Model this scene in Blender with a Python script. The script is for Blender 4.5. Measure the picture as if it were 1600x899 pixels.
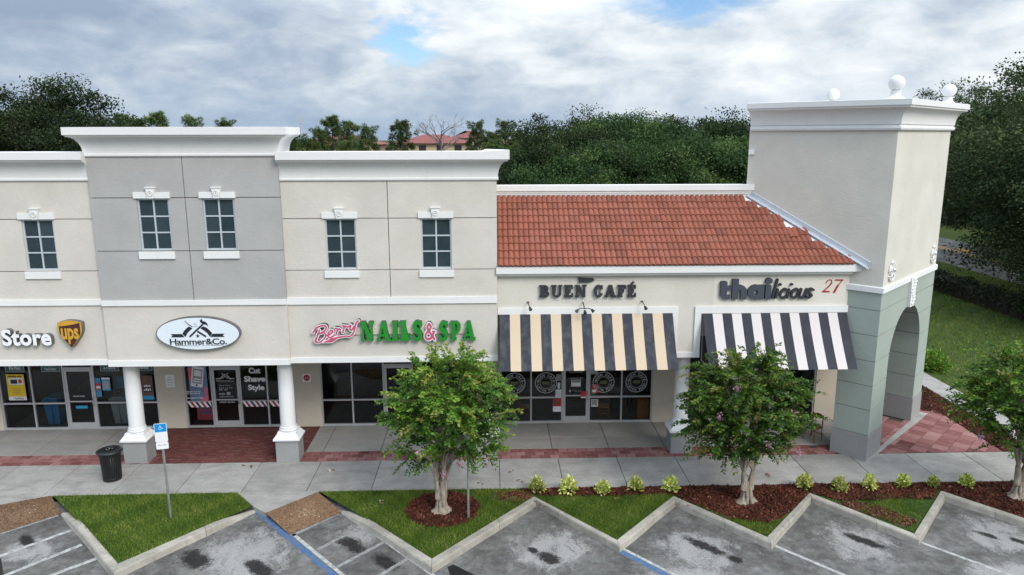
import bpy, math, random
import numpy as np
from mathutils import Vector, Matrix, geometry

for o in list(bpy.data.objects):
    bpy.data.objects.remove(o)
SC = bpy.context.scene
COL = SC.collection
R = math.radians

# ------------------------------------------------------------------ camera
cam = bpy.data.cameras.new('camera')
cam.sensor_width = 36.0
cam.lens = 26.24
cam.clip_start = 0.1
cam.clip_end = 3000
co = bpy.data.objects.new('camera', cam)
COL.objects.link(co)
P_, W_, R_ = 0.20180166, 0.02889059, -0.001942826


def cam_axes(p, w, r):
    rz = np.array([[math.cos(w), -math.sin(w), 0], [math.sin(w), math.cos(w), 0], [0, 0, 1]])
    b = np.array([[1, 0, 0], [0, 0, -1], [0, 1, 0]], float)
    rx = np.array([[1, 0, 0], [0, math.cos(p), -math.sin(p)], [0, math.sin(p), math.cos(p)]])
    rr = np.array([[math.cos(r), -math.sin(r), 0], [math.sin(r), math.cos(r), 0], [0, 0, 1]])
    return rr @ rx @ b @ rz


_m = cam_axes(P_, W_, R_)
cm = Matrix.Identity(4)
for i in range(3):
    cm[i][0] = _m[0][i]
    cm[i][1] = -_m[1][i]
    cm[i][2] = -_m[2][i]
cm[0][3], cm[1][3], cm[2][3] = 0, 0, 10.0
co.matrix_world = cm
SC.camera = co

# ------------------------------------------------------------------ view, sun, sky
SC.view_settings.view_transform = 'Standard'
SC.view_settings.look = 'None'
SC.view_settings.exposure = 0.5
SC.view_settings.gamma = 1.0
SUN_V = Vector((0.44, -0.63, 0.62)).normalized()
sun = bpy.data.lights.new('sun', 'SUN')
sun.energy = 1.5
sun.angle = R(22)
sun.color = (1.0, 0.955, 0.89)
so = bpy.data.objects.new('sun', sun)
COL.objects.link(so)
so.rotation_euler = SUN_V.to_track_quat('Z', 'Y').to_euler()
so.location = SUN_V * 60

W = bpy.data.worlds.new('World')
SC.world = W
W.use_nodes = True


class NT:
    """small helper round a node tree"""

    def __init__(s, tree):
        s.t = tree
        s.n = tree.nodes
        s.l = tree.links

    def node(s, typ, **kw):
        n = s.n.new(typ)
        for k, v in kw.items():
            setattr(n, k, v)
        return n

    def put(s, sock, v):
        if isinstance(v, bpy.types.NodeSocket):
            s.l.new(v, sock)
        elif v is not None:
            if hasattr(sock.default_value, '__len__') and not hasattr(v, '__len__'):
                v = [v] * len(sock.default_value)
            if hasattr(v, '__len__') and len(sock.default_value) == 4 and len(v) == 3:
                v = tuple(v) + (1.0,)
            sock.default_value = v

    def math(s, op, a, b=None, c=None, clamp=False):
        n = s.node('ShaderNodeMath', operation=op)
        n.use_clamp = clamp
        s.put(n.inputs[0], a)
        if b is not None:
            s.put(n.inputs[1], b)
        if c is not None:
            s.put(n.inputs[2], c)
        return n.outputs[0]

    def vmath(s, op, a, b=None):
        n = s.node('ShaderNodeVectorMath', operation=op)
        s.put(n.inputs[0], a)
        if b is not None:
            s.put(n.inputs[1], b)
        return n.outputs['Value'] if op in ('LENGTH', 'DISTANCE', 'DOT_PRODUCT') else n.outputs[0]

    def mix(s, f, a, b, blend='MIX'):
        n = s.node('ShaderNodeMix', data_type='RGBA', blend_type=blend)
        s.put(n.inputs[0], f)
        s.put(n.inputs[6], a)
        s.put(n.inputs[7], b)
        return n.outputs[2]

    def ramp(s, f, stops, interp='LINEAR'):
        n = s.node('ShaderNodeValToRGB')
        n.color_ramp.interpolation = interp
        e = n.color_ramp.elements
        while len(e) < len(stops):
            e.new(0.5)
        for q, (p, c) in zip(e, stops):
            q.position = p
            q.color = (c, c, c, 1) if not hasattr(c, '__len__') else tuple(c) + (1,) * (4 - len(c))
        s.put(n.inputs[0], f)
        return n.outputs[0]

    def noise(s, vec, scale, detail=4, rough=0.5, dist=0.0, out='Fac'):
        n = s.node('ShaderNodeTexNoise')
        if vec is not None:
            s.put(n.inputs['Vector'], vec)
        s.put(n.inputs['Scale'], scale)
        s.put(n.inputs['Detail'], detail)
        s.put(n.inputs['Roughness'], rough)
        s.put(n.inputs['Distortion'], dist)
        return n.outputs[out]

    def mapr(s, v, a, b, c=0.0, d=1.0):
        n = s.node('ShaderNodeMapRange')
        n.clamp = True
        for k, q in zip(range(5), (v, a, b, c, d)):
            s.put(n.inputs[k], q)
        return n.outputs[0]

    def scale(s, vec, sc):
        n = s.node('ShaderNodeMapping')
        s.put(n.inputs['Vector'], vec)
        n.inputs['Scale'].default_value = sc
        return n.outputs[0]


def build_world():
    t = NT(W.node_tree)
    t.n.clear()
    tc = t.node('ShaderNodeTexCoord').outputs['Generated']
    sep = t.node('ShaderNodeSeparateXYZ')
    t.put(sep.inputs[0], tc)
    zz = sep.outputs[2]
    sky = t.node('ShaderNodeTexSky', sky_type='NISHITA')
    sky.sun_disc = False
    sky.sun_elevation = math.asin(SUN_V.z)
    sky.sun_rotation = math.atan2(SUN_V.x, SUN_V.y)
    v1 = t.scale(tc, (1.0, 1.0, 2.5))
    big = t.noise(v1, 3.6, 4, 0.5, 0.35)
    mid = t.noise(v1, 9.0, 8, 0.56, 0.35)
    fine = t.noise(t.scale(tc, (1.0, 1.0, 2.4)), 20.0, 8, 0.6, 0.3)
    c = t.math('ADD', t.math('MULTIPLY', big, 0.52), t.math('MULTIPLY', mid, 0.36))
    c = t.math('ADD', c, t.math('MULTIPLY', fine, 0.12))
    # right part of the view is brighter cloud, the far left greyer
    sx = t.math('MULTIPLY', t.mapr(sep.outputs[0], -0.5, 0.2, -0.055, 0.055), 1.0)
    c = t.math('ADD', c, sx)
    cloud = t.ramp(c, [(0.36, (0.235, 0.30, 0.40)), (0.44, (0.315, 0.38, 0.47)), (0.505, (0.425, 0.485, 0.55)),
                       (0.575, (0.58, 0.625, 0.66)), (0.66, (0.74, 0.765, 0.78))])
    # low rain-blue bank at the horizon
    hz = t.mapr(t.math('ADD', zz, t.math('MULTIPLY', t.math('SUBTRACT', mid, 0.5), 0.06)), 0.0, 0.075, 1.0, 0.0)
    cloud = t.mix(t.math('MULTIPLY', hz, 0.62), cloud, (0.215, 0.305, 0.43))
    # overcast gets brighter towards the zenith
    up = t.mapr(zz, 0.13, 0.75, 1.0, 2.7)
    bc = t.node('ShaderNodeBackground')
    t.put(bc.inputs[0], cloud)
    t.put(bc.inputs[1], up)
    bs = t.node('ShaderNodeBackground')
    t.put(bs.inputs[0], t.mix(1.0, sky.outputs[0], (0.86, 1.05, 1.30), 'MULTIPLY'))
    t.put(bs.inputs[1], 0.085)

    # openings in the cloud
    def hole(d, r0, r1, sq):
        dv = t.vmath('SUBTRACT', tc, tuple(Vector(d).normalized()))
        dv = t.scale(dv, (1, 1, sq))
        L = t.vmath('LENGTH', dv)
        L = t.math('ADD', L, t.math('MULTIPLY', t.math('SUBTRACT', fine, 0.5), 0.10))
        L = t.math('ADD', L, t.math('MULTIPLY', t.math('SUBTRACT', mid, 0.5), 0.20))
        return t.mapr(L, r0, r1, 1.0, 0.0)
    h = t.math('MAXIMUM', hole((-0.105, 0.985, 0.114), 0.010, 0.048, 1.0), hole((0.24, 0.955, 0.170), 0.03, 0.11, 2.6))
    h = t.math('MAXIMUM', h, hole((0.5, 0.5, 0.62), 0.05, 0.25, 1.0))
    h = t.math('MAXIMUM', h, hole((-0.6, -0.2, 0.7), 0.05, 0.25, 1.0))
    ms = t.node('ShaderNodeMixShader')
    t.put(ms.inputs[0], h)
    t.l.new(bc.outputs[0], ms.inputs[1])
    t.l.new(bs.outputs[0], ms.inputs[2])
    out = t.node('ShaderNodeOutputWorld')
    t.l.new(ms.outputs[0], out.inputs[0])


build_world()

# ------------------------------------------------------------------ materials
MATS = {}


def mat(name, fn):
    m = bpy.data.materials.new(name)
    m.use_nodes = True
    t = NT(m.node_tree)
    t.n.clear()
    out = t.node('ShaderNodeOutputMaterial')
    sh = fn(t)
    t.l.new(sh, out.inputs[0])
    MATS[name] = m
    return m


def pbsdf(t, col, rough=0.8, normal=None, metal=0.0, spec=0.5):
    b = t.node('ShaderNodeBsdfPrincipled')
    t.put(b.inputs['Base Color'], col)
    t.put(b.inputs['Roughness'], rough)
    t.put(b.inputs['Metallic'], metal)
    t.put(b.inputs['Specular IOR Level'], spec)
    if normal is not None:
        t.l.new(normal, b.inputs['Normal'])
    return b.outputs[0]


def bump(t, h, strength=0.3, dist=0.02):
    b = t.node('ShaderNodeBump')
    t.put(b.inputs['Strength'], strength)
    t.put(b.inputs['Distance'], dist)
    t.l.new(h, b.inputs['Height'])
    return b.outputs[0]


def pos(t):
    return t.node('ShaderNodeNewGeometry').outputs['Position']


def rnd(t):
    return t.node('ShaderNodeObjectInfo').outputs['Random']


def mul(c, k):
    return tuple(x * k for x in c)


def stucco(name, col, var=0.07, streak=0.08, bstr=0.45):
    def f(t):
        p = pos(t)
        n1 = t.noise(p, 0.9, 4, 0.6)
        n2 = t.noise(p, 45, 3, 0.6)
        n3 = t.noise(t.scale(p, (3.0, 3.0, 0.18)), 1.6, 5, 0.65)
        c = t.mix(t.mapr(n1, 0.3, 0.7), mul(col, 1 - var), mul(col, 1 + var))
        st = t.math('MULTIPLY', t.mapr(n3, 0.56, 0.78), streak)
        c = t.mix(st, c, mul(col, 0.55))
        n5 = t.noise(t.scale(p, (1.0, 1.0, 2.2)), 0.35, 4, 0.6, 0.5)
        c = t.mix(t.mapr(n5, 0.42, 0.66, 0, 0.10), c, (col[0] * 0.80, col[1] * 0.77, col[2] * 0.72))
        c = t.mix(t.mapr(n2, 0.35, 0.75, 0, 0.16), c, mul(col, 0.72))
        n4 = t.noise(t.scale(p, (0.55, 0.55, 1.3)), 17, 5, 0.62, 0.6)
        h = t.math('ADD', t.math('MULTIPLY', n2, 0.7), t.math('MULTIPLY', n4, 1.4))
        return pbsdf(t, c, 0.92, bump(t, h, bstr, 0.012), 0, 0.2)
    return mat(name, f)


def plain(name, col, rough=0.6, var=0.06, metal=0.0, scale=6.0, spec=0.5):
    def f(t):
        n = t.noise(pos(t), scale, 4, 0.6)
        c = t.mix(t.mapr(n, 0.3, 0.7), mul(col, 1 - var), mul(col, 1 + var))
        return pbsdf(t, c, rough, bump(t, t.noise(pos(t), 60, 2), 0.06, 0.004), metal, spec)
    return mat(name, f)


CREAM = (0.60, 0.565, 0.51)
stucco('cream_stucco', CREAM)
stucco('grey_stucco', (0.405, 0.397, 0.385))
stucco('tower_stucco', (0.62, 0.595, 0.53), 0.06, 0.05)
stucco('cafe_stucco', (0.63, 0.595, 0.53), 0.05, 0.04)
stucco('fresh_stucco', (0.69, 0.655, 0.58), 0.03, 0.02)
stucco('beige_stucco', (0.56, 0.50, 0.41), 0.05, 0.05)
stucco('sage_stucco', (0.345, 0.395, 0.352), 0.05, 0.12)
stucco('plinth_stucco', (0.30, 0.30, 0.295), 0.06, 0.10)
stucco('white_trim', (0.745, 0.74, 0.73), 0.03, 0.13, 0.10)
stucco('groove', (0.24, 0.23, 0.22), 0.05, 0.1)


def column_f(t):
    p = pos(t)
    n = t.noise(t.scale(p, (3, 3, 0.4)), 2.4, 5, 0.65)
    c = t.mix(t.mapr(n, 0.5, 0.8, 0, 0.35), (0.74, 0.74, 0.74), (0.58, 0.57, 0.55))
    return pbsdf(t, c, 0.65, bump(t, t.noise(p, 30, 3), 0.1, 0.005))


mat('column_white', column_f)
plain('aluminium', (0.50, 0.51, 0.52), 0.42, 0.05, 0.35)
plain('window_metal', (0.52, 0.57, 0.61), 0.45, 0.05, 0.2)
plain('steel_post', (0.34, 0.36, 0.36), 0.45, 0.2, 0.6)
plain('black_metal', (0.012, 0.012, 0.013), 0.42, 0.2, 0.0)
plain('dark_return', (0.02, 0.02, 0.022), 0.5, 0.1)
plain('slate_face', (0.048, 0.058, 0.075), 0.55, 0.06)
plain('slate_return', (0.014, 0.015, 0.018), 0.55, 0.06)
plain('charcoal_face', (0.025, 0.028, 0.034), 0.55, 0.08)
plain('green_face', (0.012, 0.235, 0.022), 0.42, 0.05)
plain('green_return', (0.01, 0.07, 0.02), 0.5, 0.05)
plain('pink_face', (0.52, 0.085, 0.16), 0.45, 0.06)
plain('white_plastic', (0.80, 0.81, 0.83), 0.4, 0.02)
plain('oval_face', (0.70, 0.76, 0.82), 0.35, 0.015)
plain('ink', (0.012, 0.014, 0.02), 0.55, 0.05)
plain('pale_ink', (0.35, 0.38, 0.42), 0.55, 0.05)
plain('grey_return', (0.12, 0.115, 0.115), 0.5, 0.1)
plain('ups_brown', (0.065, 0.02, 0.016), 0.45, 0.05)
plain('ups_gold', (0.56, 0.31, 0.035), 0.45, 0.05)
plain('red_ink', (0.35, 0.014, 0.02), 0.5, 0.05)
plain('raceway', (0.62, 0.56, 0.46), 0.6, 0.05)
plain('vinyl_white', (0.72, 0.72, 0.72), 0.6, 0.02)
plain('vinyl_grey', (0.36, 0.37, 0.38), 0.6, 0.05)
plain('poster_yellow', (0.72, 0.50, 0.02), 0.5, 0.05)
plain('poster_blue', (0.02, 0.30, 0.52), 0.5, 0.05)
plain('poster_teal', (0.035, 0.105, 0.12), 0.5, 0.05)
plain('poster_white', (0.75, 0.75, 0.75), 0.5, 0.03)
plain('poster_grey', (0.22, 0.22, 0.24), 0.5, 0.1)
plain('poster_navy', (0.14, 0.20, 0.33), 0.5, 0.25, 0, 5)
plain('poster_pink', (0.62, 0.13, 0.19), 0.6, 0.08)
plain('poster_red', (0.50, 0.03, 0.04), 0.5, 0.05)
plain('poster_brown', (0.13, 0.07, 0.05), 0.6, 0.4, 0, 9)
plain('poster_green', (0.03, 0.16, 0.10), 0.5, 0.1)
plain('olive_print', (0.11, 0.12, 0.05), 0.6, 0.1)
plain('sign_blue', (0.0, 0.24, 0.62), 0.4, 0.03)
plain('bin_blue', (0.0, 0.20, 0.42), 0.5, 0.05)
plain('bin_grey', (0.30, 0.36, 0.37), 0.5, 0.06)
plain('wood', (0.36, 0.15, 0.045), 0.5, 0.25, 0, 9)
plain('patio_wood', (0.22, 0.085, 0.03), 0.5, 0.25, 0, 9)
plain('dark_wood', (0.035, 0.025, 0.02), 0.5, 0.2)
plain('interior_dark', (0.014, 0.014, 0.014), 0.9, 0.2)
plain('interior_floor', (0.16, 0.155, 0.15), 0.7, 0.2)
plain('roof_membrane', (0.42, 0.42, 0.42), 0.9, 0.2)
plain('flashing', (0.54, 0.57, 0.61), 0.45, 0.08, 0.2)
plain('navy_stripe', (0.02, 0.03, 0.09), 0.5, 0.05)


def canvas(name, col, fade):
    def f(t):
        p = pos(t)
        n = t.noise(t.scale(p, (2.2, 2.2, 0.7)), 2.0, 5, 0.6)
        c = t.mix(t.mapr(n, 0.46, 0.72, 0, fade), col, tuple(x * 0.65 + 0.10 for x in col))
        w = t.noise(p, 220, 2, 0.5)
        return pbsdf(t, c, 0.72, bump(t, w, 0.12, 0.002), 0, 0.35)
    return mat(name, f)


canvas('canvas_black', (0.026, 0.030, 0.042), 0.55)
canvas('canvas_black_clean', (0.022, 0.024, 0.034), 0.15)
canvas('canvas_tan', (0.56, 0.445, 0.315), 0.18)
canvas('canvas_white', (0.60, 0.55, 0.535), 0.12)


def glass_f(t):
    g = t.node('ShaderNodeBsdfGlossy')
    t.put(g.inputs['Color'], (0.85, 0.9, 0.92))
    t.put(g.inputs['Roughness'], 0.03)
    tr = t.node('ShaderNodeBsdfTransparent')
    t.put(tr.inputs['Color'], (0.66, 0.67, 0.67))
    fr = t.node('ShaderNodeFresnel')
    t.put(fr.inputs['IOR'], 1.5)
    m = t.node('ShaderNodeMixShader')
    t.put(m.inputs[0], fr.outputs[0])
    t.l.new(tr.outputs[0], m.inputs[1])
    t.l.new(g.outputs[0], m.inputs[2])
    return m.outputs[0]


mat('shop_glass', glass_f)


def upglass_f(t):
    p = pos(t)
    n = t.noise(t.scale(p, (1, 1, 0.7)), 2.6, 4, 0.6, 0.4)
    c = t.mix(t.mapr(n, 0.3, 0.7), (0.018, 0.034, 0.044), (0.036, 0.056, 0.066))
    c = t.mix(t.math('MULTIPLY', rnd(t), 0.75), c, (0.050, 0.072, 0.088))  # random paler colour per pane stands in for varied reflections
    return pbsdf(t, c, 0.12, bump(t, t.noise(p, 1.5, 2), 0.03, 0.02), 0, 0.6)


mat('tinted_glass', upglass_f)


def tile_f(t):
    p = pos(t)
    n = t.noise(p, 7, 5, 0.65)
    n2 = t.noise(t.scale(p, (1.0, 0.35, 0.35)), 2.2, 5, 0.65)
    n3 = t.noise(t.scale(p, (9, 1.2, 1.2)), 2.5, 4, 0.6)
    r = rnd(t)
    c = t.ramp(r, [(0.0, (0.185, 0.068, 0.045)), (0.12, (0.232, 0.080, 0.050)), (0.5, (0.262, 0.089, 0.056)),
                   (0.85, (0.285, 0.098, 0.063)), (1.0, (0.262, 0.103, 0.071))])
    c = t.mix(t.mapr(n, 0.35, 0.75, 0, 0.45), c, (0.24, 0.075, 0.055))
    c = t.mix(t.mapr(n2, 0.55, 0.75, 0, 0.55), c, (0.13, 0.065, 0.055))
    c = t.mix(t.mapr(n3, 0.6, 0.8, 0, 0.35), c, (0.36, 0.185, 0.135))
    return pbsdf(t, c, 0.85, bump(t, t.noise(p, 60, 3), 0.3, 0.006), 0, 0.25)


mat('roof_tile', tile_f)


def concrete(name, col, v=0.16, dark=0.35, rv=0.07):
    def f(t):
        p = pos(t)
        n = t.noise(p, 1.3, 6, 0.68, 0.3)
        n2 = t.noise(p, 11, 5, 0.7)
        n3 = t.noise(p, 90, 2, 0.6)
        n4 = t.noise(t.scale(p, (0.7, 2.2, 1)), 1.1, 6, 0.7, 0.4)
        c = t.mix(t.mapr(n, 0.3, 0.7), mul(col, 1 - v), mul(col, 1 + v))
        c = t.mix(t.mapr(n4, 0.50, 0.76, 0, dark), c, mul(col, 0.50))
        c = t.mix(t.mapr(n2, 0.45, 0.8, 0, 0.40), c, mul(col, 0.62))
        c = t.mix(t.mapr(n3, 0.55, 0.8, 0, 0.22), c, mul(col, 0.55))
        k = t.mapr(rnd(t), 0, 1, 1 - rv, 1 + rv)
        cc = t.node('ShaderNodeVectorMath', operation='SCALE')
        t.put(cc.inputs[0], c)
        t.put(cc.inputs['Scale'], k)
        return pbsdf(t, cc.outputs[0], 0.9, bump(t, t.math('ADD', n3, n2), 0.25, 0.006), 0, 0.25)
    return mat(name, f)


concrete('concrete', (0.31, 0.297, 0.277), 0.22, 0.62, 0.11)
concrete('walk_concrete', (0.285, 0.275, 0.258), 0.12, 0.42)
concrete('joint_dirt', (0.07, 0.066, 0.06), 0.2)
concrete('kerb_concrete', (0.35, 0.325, 0.28), 0.30, 0.75)
concrete('ramp_aggregate', (0.21, 0.135, 0.083), 0.3, 0.2)


def paver_mat(name, stops, dirt):
    def f(t):
        p = pos(t)
        c = t.ramp(rnd(t), stops)
        n = t.noise(p, 5, 5, 0.65)
        n2 = t.noise(p, 60, 3, 0.6)
        n3 = t.noise(t.scale(p, (1.0, 3.0, 1)), 3.5, 4, 0.6, 0.5)
        c = t.mix(t.mapr(n, 0.4, 0.75, 0, 0.5), c, dirt)
        c = t.mix(t.mapr(n3, 0.5, 0.72, 0, 0.5), c, (0.30, 0.175, 0.165))
        c = t.mix(t.mapr(n2, 0.5, 0.8, 0, 0.25), c, (0.09, 0.045, 0.04))
        return pbsdf(t, c, 0.85, bump(t, n2, 0.25, 0.005), 0, 0.3)
    return mat(name, f)


paver_mat('paver', [(0, (0.10, 0.022, 0.02)), (0.06, (0.16, 0.055, 0.05)), (0.35, (0.22, 0.085, 0.08)),
                    (0.7, (0.29, 0.13, 0.125)), (1.0, (0.34, 0.185, 0.175))], (0.16, 0.075, 0.065))
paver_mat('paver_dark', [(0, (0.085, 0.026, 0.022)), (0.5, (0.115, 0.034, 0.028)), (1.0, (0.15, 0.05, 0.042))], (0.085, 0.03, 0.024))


def asphalt_f(t):
    p = pos(t)
    n1 = t.noise(p, 0.8, 5, 0.6, 0.4)
    n2 = t.noise(p, 4.5, 8, 0.78, 0.3)
    n3 = t.noise(p, 95, 2, 0.6)
    n5 = t.noise(p, 26, 6, 0.8)
    n4 = t.noise(t.scale(p, (1.2, 0.8, 1)), 2.0, 10, 0.80, 0.5)
    m = t.math('ADD', t.math('MULTIPLY', n1, 0.45), t.math('MULTIPLY', n2, 0.55))
    c = t.ramp(m, [(0.36, (0.062, 0.060, 0.056)), (0.47, (0.105, 0.101, 0.095)), (0.55, (0.155, 0.150, 0.142)), (0.66, (0.24, 0.234, 0.224))])
    # pale, washed-out wear in the middle of the bays, breaking up into grains at its edge
    pale = None
    for (x, y, rx, ry) in ((1.5, 16.9, 1.8, 1.5), (-6.2, 16.8, 2.1, 2.1), (5.1, 16.7, 1.6, 1.7), (9.25, 17.0, 1.5, 1.7), (13.0, 17.2, 1.5, 1.5), (4.6, 15.6, 2.0, 0.9), (-3.6, 17.6, 1.0, 1.2), (-11.6, 17.3, 1.3, 1.0), (12.2, 15.6, 1.6, .9)):
        d = t.vmath('LENGTH', t.scale(t.vmath('SUBTRACT', p, (x, y, -0.15)), (1 / rx, 1 / ry, 0.0)))
        d = t.math('ADD', d, t.math('MULTIPLY', t.math('SUBTRACT', n1, 0.5), 1.1))
        k = t.mapr(d, 0.30, 1.15, 1.0, 0.0)
        pale = k if pale is None else t.math('MAXIMUM', pale, k)
    g = t.math('ADD', t.math('MULTIPLY', n4, 0.62), t.math('MULTIPLY', n5, 0.38))
    g = t.math('ADD', g, t.math('MULTIPLY', t.math('SUBTRACT', pale, 1.0), 0.30))
    pn = t.mapr(g, 0.40, 0.50)
    pc = t.mix(t.mapr(n5, 0.35, 0.65), (0.28, 0.273, 0.262), (0.42, 0.412, 0.397))
    c = t.mix(t.math('MULTIPLY', pn, 0.78), c, pc)
    oil = None
    for (x, y, rx, ry) in ((-7.25, 16.75, 0.75, 0.42), (1.35, 16.55, 0.50, 0.32), (5.35, 16.95, 0.85, 0.26), (9.45, 17.05, 0.75, 0.24),
                           (12.75, 17.25, 0.42, 0.16), (13.4, 16.9, 0.40, 0.15), (5.9, 16.35, 0.30, 0.22), (-5.6, 16.3, 0.8, 0.3), (1.0, 16.9, .22, .16), (-3.6, 17.35, .75, .35), (-2.6, 16.5, .7, .3), (-11.9, 17.75, .7, .2)):
        v = t.vmath('SUBTRACT', p, (x, y, -0.15))
        mp = t.node('ShaderNodeMapping', vector_type='TEXTURE')
        t.put(mp.inputs['Vector'], v)
        mp.inputs['Rotation'].default_value = (0, 0, R(-46))
        mp.inputs['Scale'].default_value = (rx, ry, 1e6)
        d = t.vmath('LENGTH', mp.outputs[0])
        k = t.mapr(d, 0.35, 1.25, 1.0, 0.0)
        oil = k if oil is None else t.math('MAXIMUM', oil, k)
    og = t.math('ADD', t.math('MULTIPLY', n2, 1.1), t.math('MULTIPLY', n5, 1.0))
    og = t.math('SUBTRACT', og, 0.56)
    om = t.mapr(t.math('ADD', t.math('MULTIPLY', og, 1.5), t.math('MULTIPLY', t.math('SUBTRACT', oil, 1.0), 0.85)), 0.34, 0.56)
    c = t.mix(t.math('MULTIPLY', om, 0.96), c, (0.016, 0.015, 0.014))
    c = t.mix(t.mapr(n3, 0.52, 0.75, 0, 0.30), c, (0.04, 0.04, 0.04))
    return pbsdf(t, c, 0.92, bump(t, t.math('ADD', n3, n5), 0.5, 0.008), 0, 0.2)


mat('asphalt', asphalt_f)


def paint(name, col, under=(0.15, 0.148, 0.14), lo=0.42, hi=0.62):
    def f(t):
        p = pos(t)
        n = t.noise(p, 9, 7, 0.75)
        n2 = t.noise(p, 70, 3, 0.7)
        k = t.mapr(t.math('ADD', t.math('MULTIPLY', n, 0.7), t.math('MULTIPLY', n2, 0.3)), lo, hi)
        c = t.mix(k, col, under)
        return pbsdf(t, c, 0.8, bump(t, n2, 0.3, 0.005))
    return mat(name, f)


paint('paint_white', (0.46, 0.46, 0.45), lo=0.44, hi=0.60)
paint('paint_worn', (0.34, 0.34, 0.33), lo=0.40, hi=0.58)
paint('paint_blue', (0.03, 0.11, 0.27), lo=0.44, hi=0.62)
paint('paint_yellow', (0.55, 0.27, 0.03), lo=0.60, hi=0.9)


def soil(name, c0, c1, c2, sc=5.0):
    def f(t):
        p = pos(t)
        n = t.noise(p, sc, 6, 0.7)
        n2 = t.noise(p, sc * 0.15, 4, 0.6)
        c = t.ramp(n, [(0.3, c0), (0.5, c1), (0.72, c2)])
        c = t.mix(t.mapr(n2, 0.42, 0.62, 0, 0.6), c, c0)
        return pbsdf(t, c, 0.95, bump(t, t.noise(p, sc * 9, 4, 0.7), 0.6, 0.02), 0, 0.1)
    return mat(name, f)


soil('lawn_soil', (0.030, 0.055, 0.012), (0.040, 0.075, 0.016), (0.060, 0.075, 0.026))
soil('lawn_far', (0.040, 0.062, 0.018), (0.058, 0.082, 0.022), (0.10, 0.11, 0.038), 0.9)
soil('ground_cover', (0.035, 0.045, 0.016), (0.05, 0.06, 0.022), (0.08, 0.075, 0.035), 0.3)
soil('mulch_bed', (0.022, 0.011, 0.008), (0.045, 0.016, 0.011), (0.075, 0.025, 0.016), 14)
soil('bare_soil', (0.05, 0.055, 0.02), (0.12, 0.09, 0.06), (0.22, 0.16, 0.12), 4)


def leafy(name, stops, trans=0.35, rough=0.55, spec=0.35):
    """foliage: colour from a per-leaf tint attribute"""
    def f(t):
        a = t.node('ShaderNodeAttribute', attribute_name='tint')
        c = t.ramp(a.outputs['Fac'], stops)
        oi = t.mapr(rnd(t), 0, 1, 0.72, 1.28)
        cc = t.node('ShaderNodeVectorMath', operation='SCALE')
        t.put(cc.inputs[0], c)
        t.put(cc.inputs['Scale'], oi)
        p = pbsdf(t, cc.outputs[0], rough, None, 0, spec)
        tl = t.node('ShaderNodeBsdfTranslucent')
        t.put(tl.inputs[0], cc.outputs[0])
        m = t.node('ShaderNodeMixShader')
        m.inputs[0].default_value = trans
        t.l.new(p, m.inputs[1])
        t.l.new(tl.outputs[0], m.inputs[2])
        return m.outputs[0]
    return mat(name, f)


leafy('myrtle_leaf', [(0, (0.030, 0.080, 0.012)), (0.35, (0.062, 0.145, 0.018)), (0.65, (0.11, 0.225, 0.024)), (0.9, (0.21, 0.33, 0.035)), (1, (0.27, 0.26, 0.06))], 0.35)
leafy('oak_leaf', [(0, (0.021, 0.036, 0.016)), (0.4, (0.038, 0.060, 0.023)), (0.75, (0.060, 0.086, 0.032)), (1, (0.095, 0.112, 0.045))], 0.25, 0.7, 0.15)
leafy('wood_leaf', [(0, (0.022, 0.048, 0.017)), (0.4, (0.039, 0.078, 0.024)), (0.75, (0.062, 0.110, 0.032)), (1, (0.098, 0.142, 0.044))], 0.25, 0.7, 0.15)
leafy('pine_needle', [(0, (0.036, 0.072, 0.022)), (0.5, (0.08, 0.13, 0.034)), (1, (0.17, 0.20, 0.05))], 0.2)
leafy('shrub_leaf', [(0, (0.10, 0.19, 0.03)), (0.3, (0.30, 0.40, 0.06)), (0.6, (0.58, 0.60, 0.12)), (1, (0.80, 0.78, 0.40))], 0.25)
leafy('hedge_leaf', [(0, (0.014, 0.024, 0.012)), (0.6, (0.030, 0.048, 0.018)), (1, (0.06, 0.09, 0.03))], 0.15)
leafy('grass_blade', [(0, (0.040, 0.080, 0.012)), (0.35, (0.088, 0.150, 0.018)), (0.65, (0.165, 0.235, 0.032)), (0.88, (0.27, 0.31, 0.065)), (1, (0.36, 0.29, 0.14))], 0.3, 0.6, 0.2)
leafy('mulch_chip', [(0, (0.026, 0.012, 0.009)), (0.4, (0.060, 0.021, 0.014)), (0.8, (0.115, 0.034, 0.020)), (1, (0.20, 0.10, 0.065))], 0.0, 0.9, 0.1)
leafy('aggregate', [(0, (0.10, 0.055, 0.03)), (0.5, (0.22, 0.13, 0.075)), (0.85, (0.36, 0.24, 0.15)), (1, (0.55, 0.45, 0.33))], 0.0, 0.9, 0.1)
leafy('petal', [(0, (0.50, 0.22, 0.33)), (1, (0.66, 0.42, 0.50))], 0.3)
def bark_f(t):
    p = pos(t)
    n = t.noise(t.scale(p, (1, 1, .16)), 26, 6, .7, .6)
    n2 = t.noise(p, 9, 5, .65)
    c = t.ramp(n, [(.3, (.14, .105, .08)), (.46, (.27, .225, .18)), (.6, (.40, .35, .295)), (.75, (.52, .47, .41))])
    c = t.mix(t.mapr(n2, .5, .7, 0, .6), c, (.22, .17, .125))
    return pbsdf(t, c, .9, bump(t, t.math('ADD', n, n2), .8, .02), 0, .2)


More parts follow.
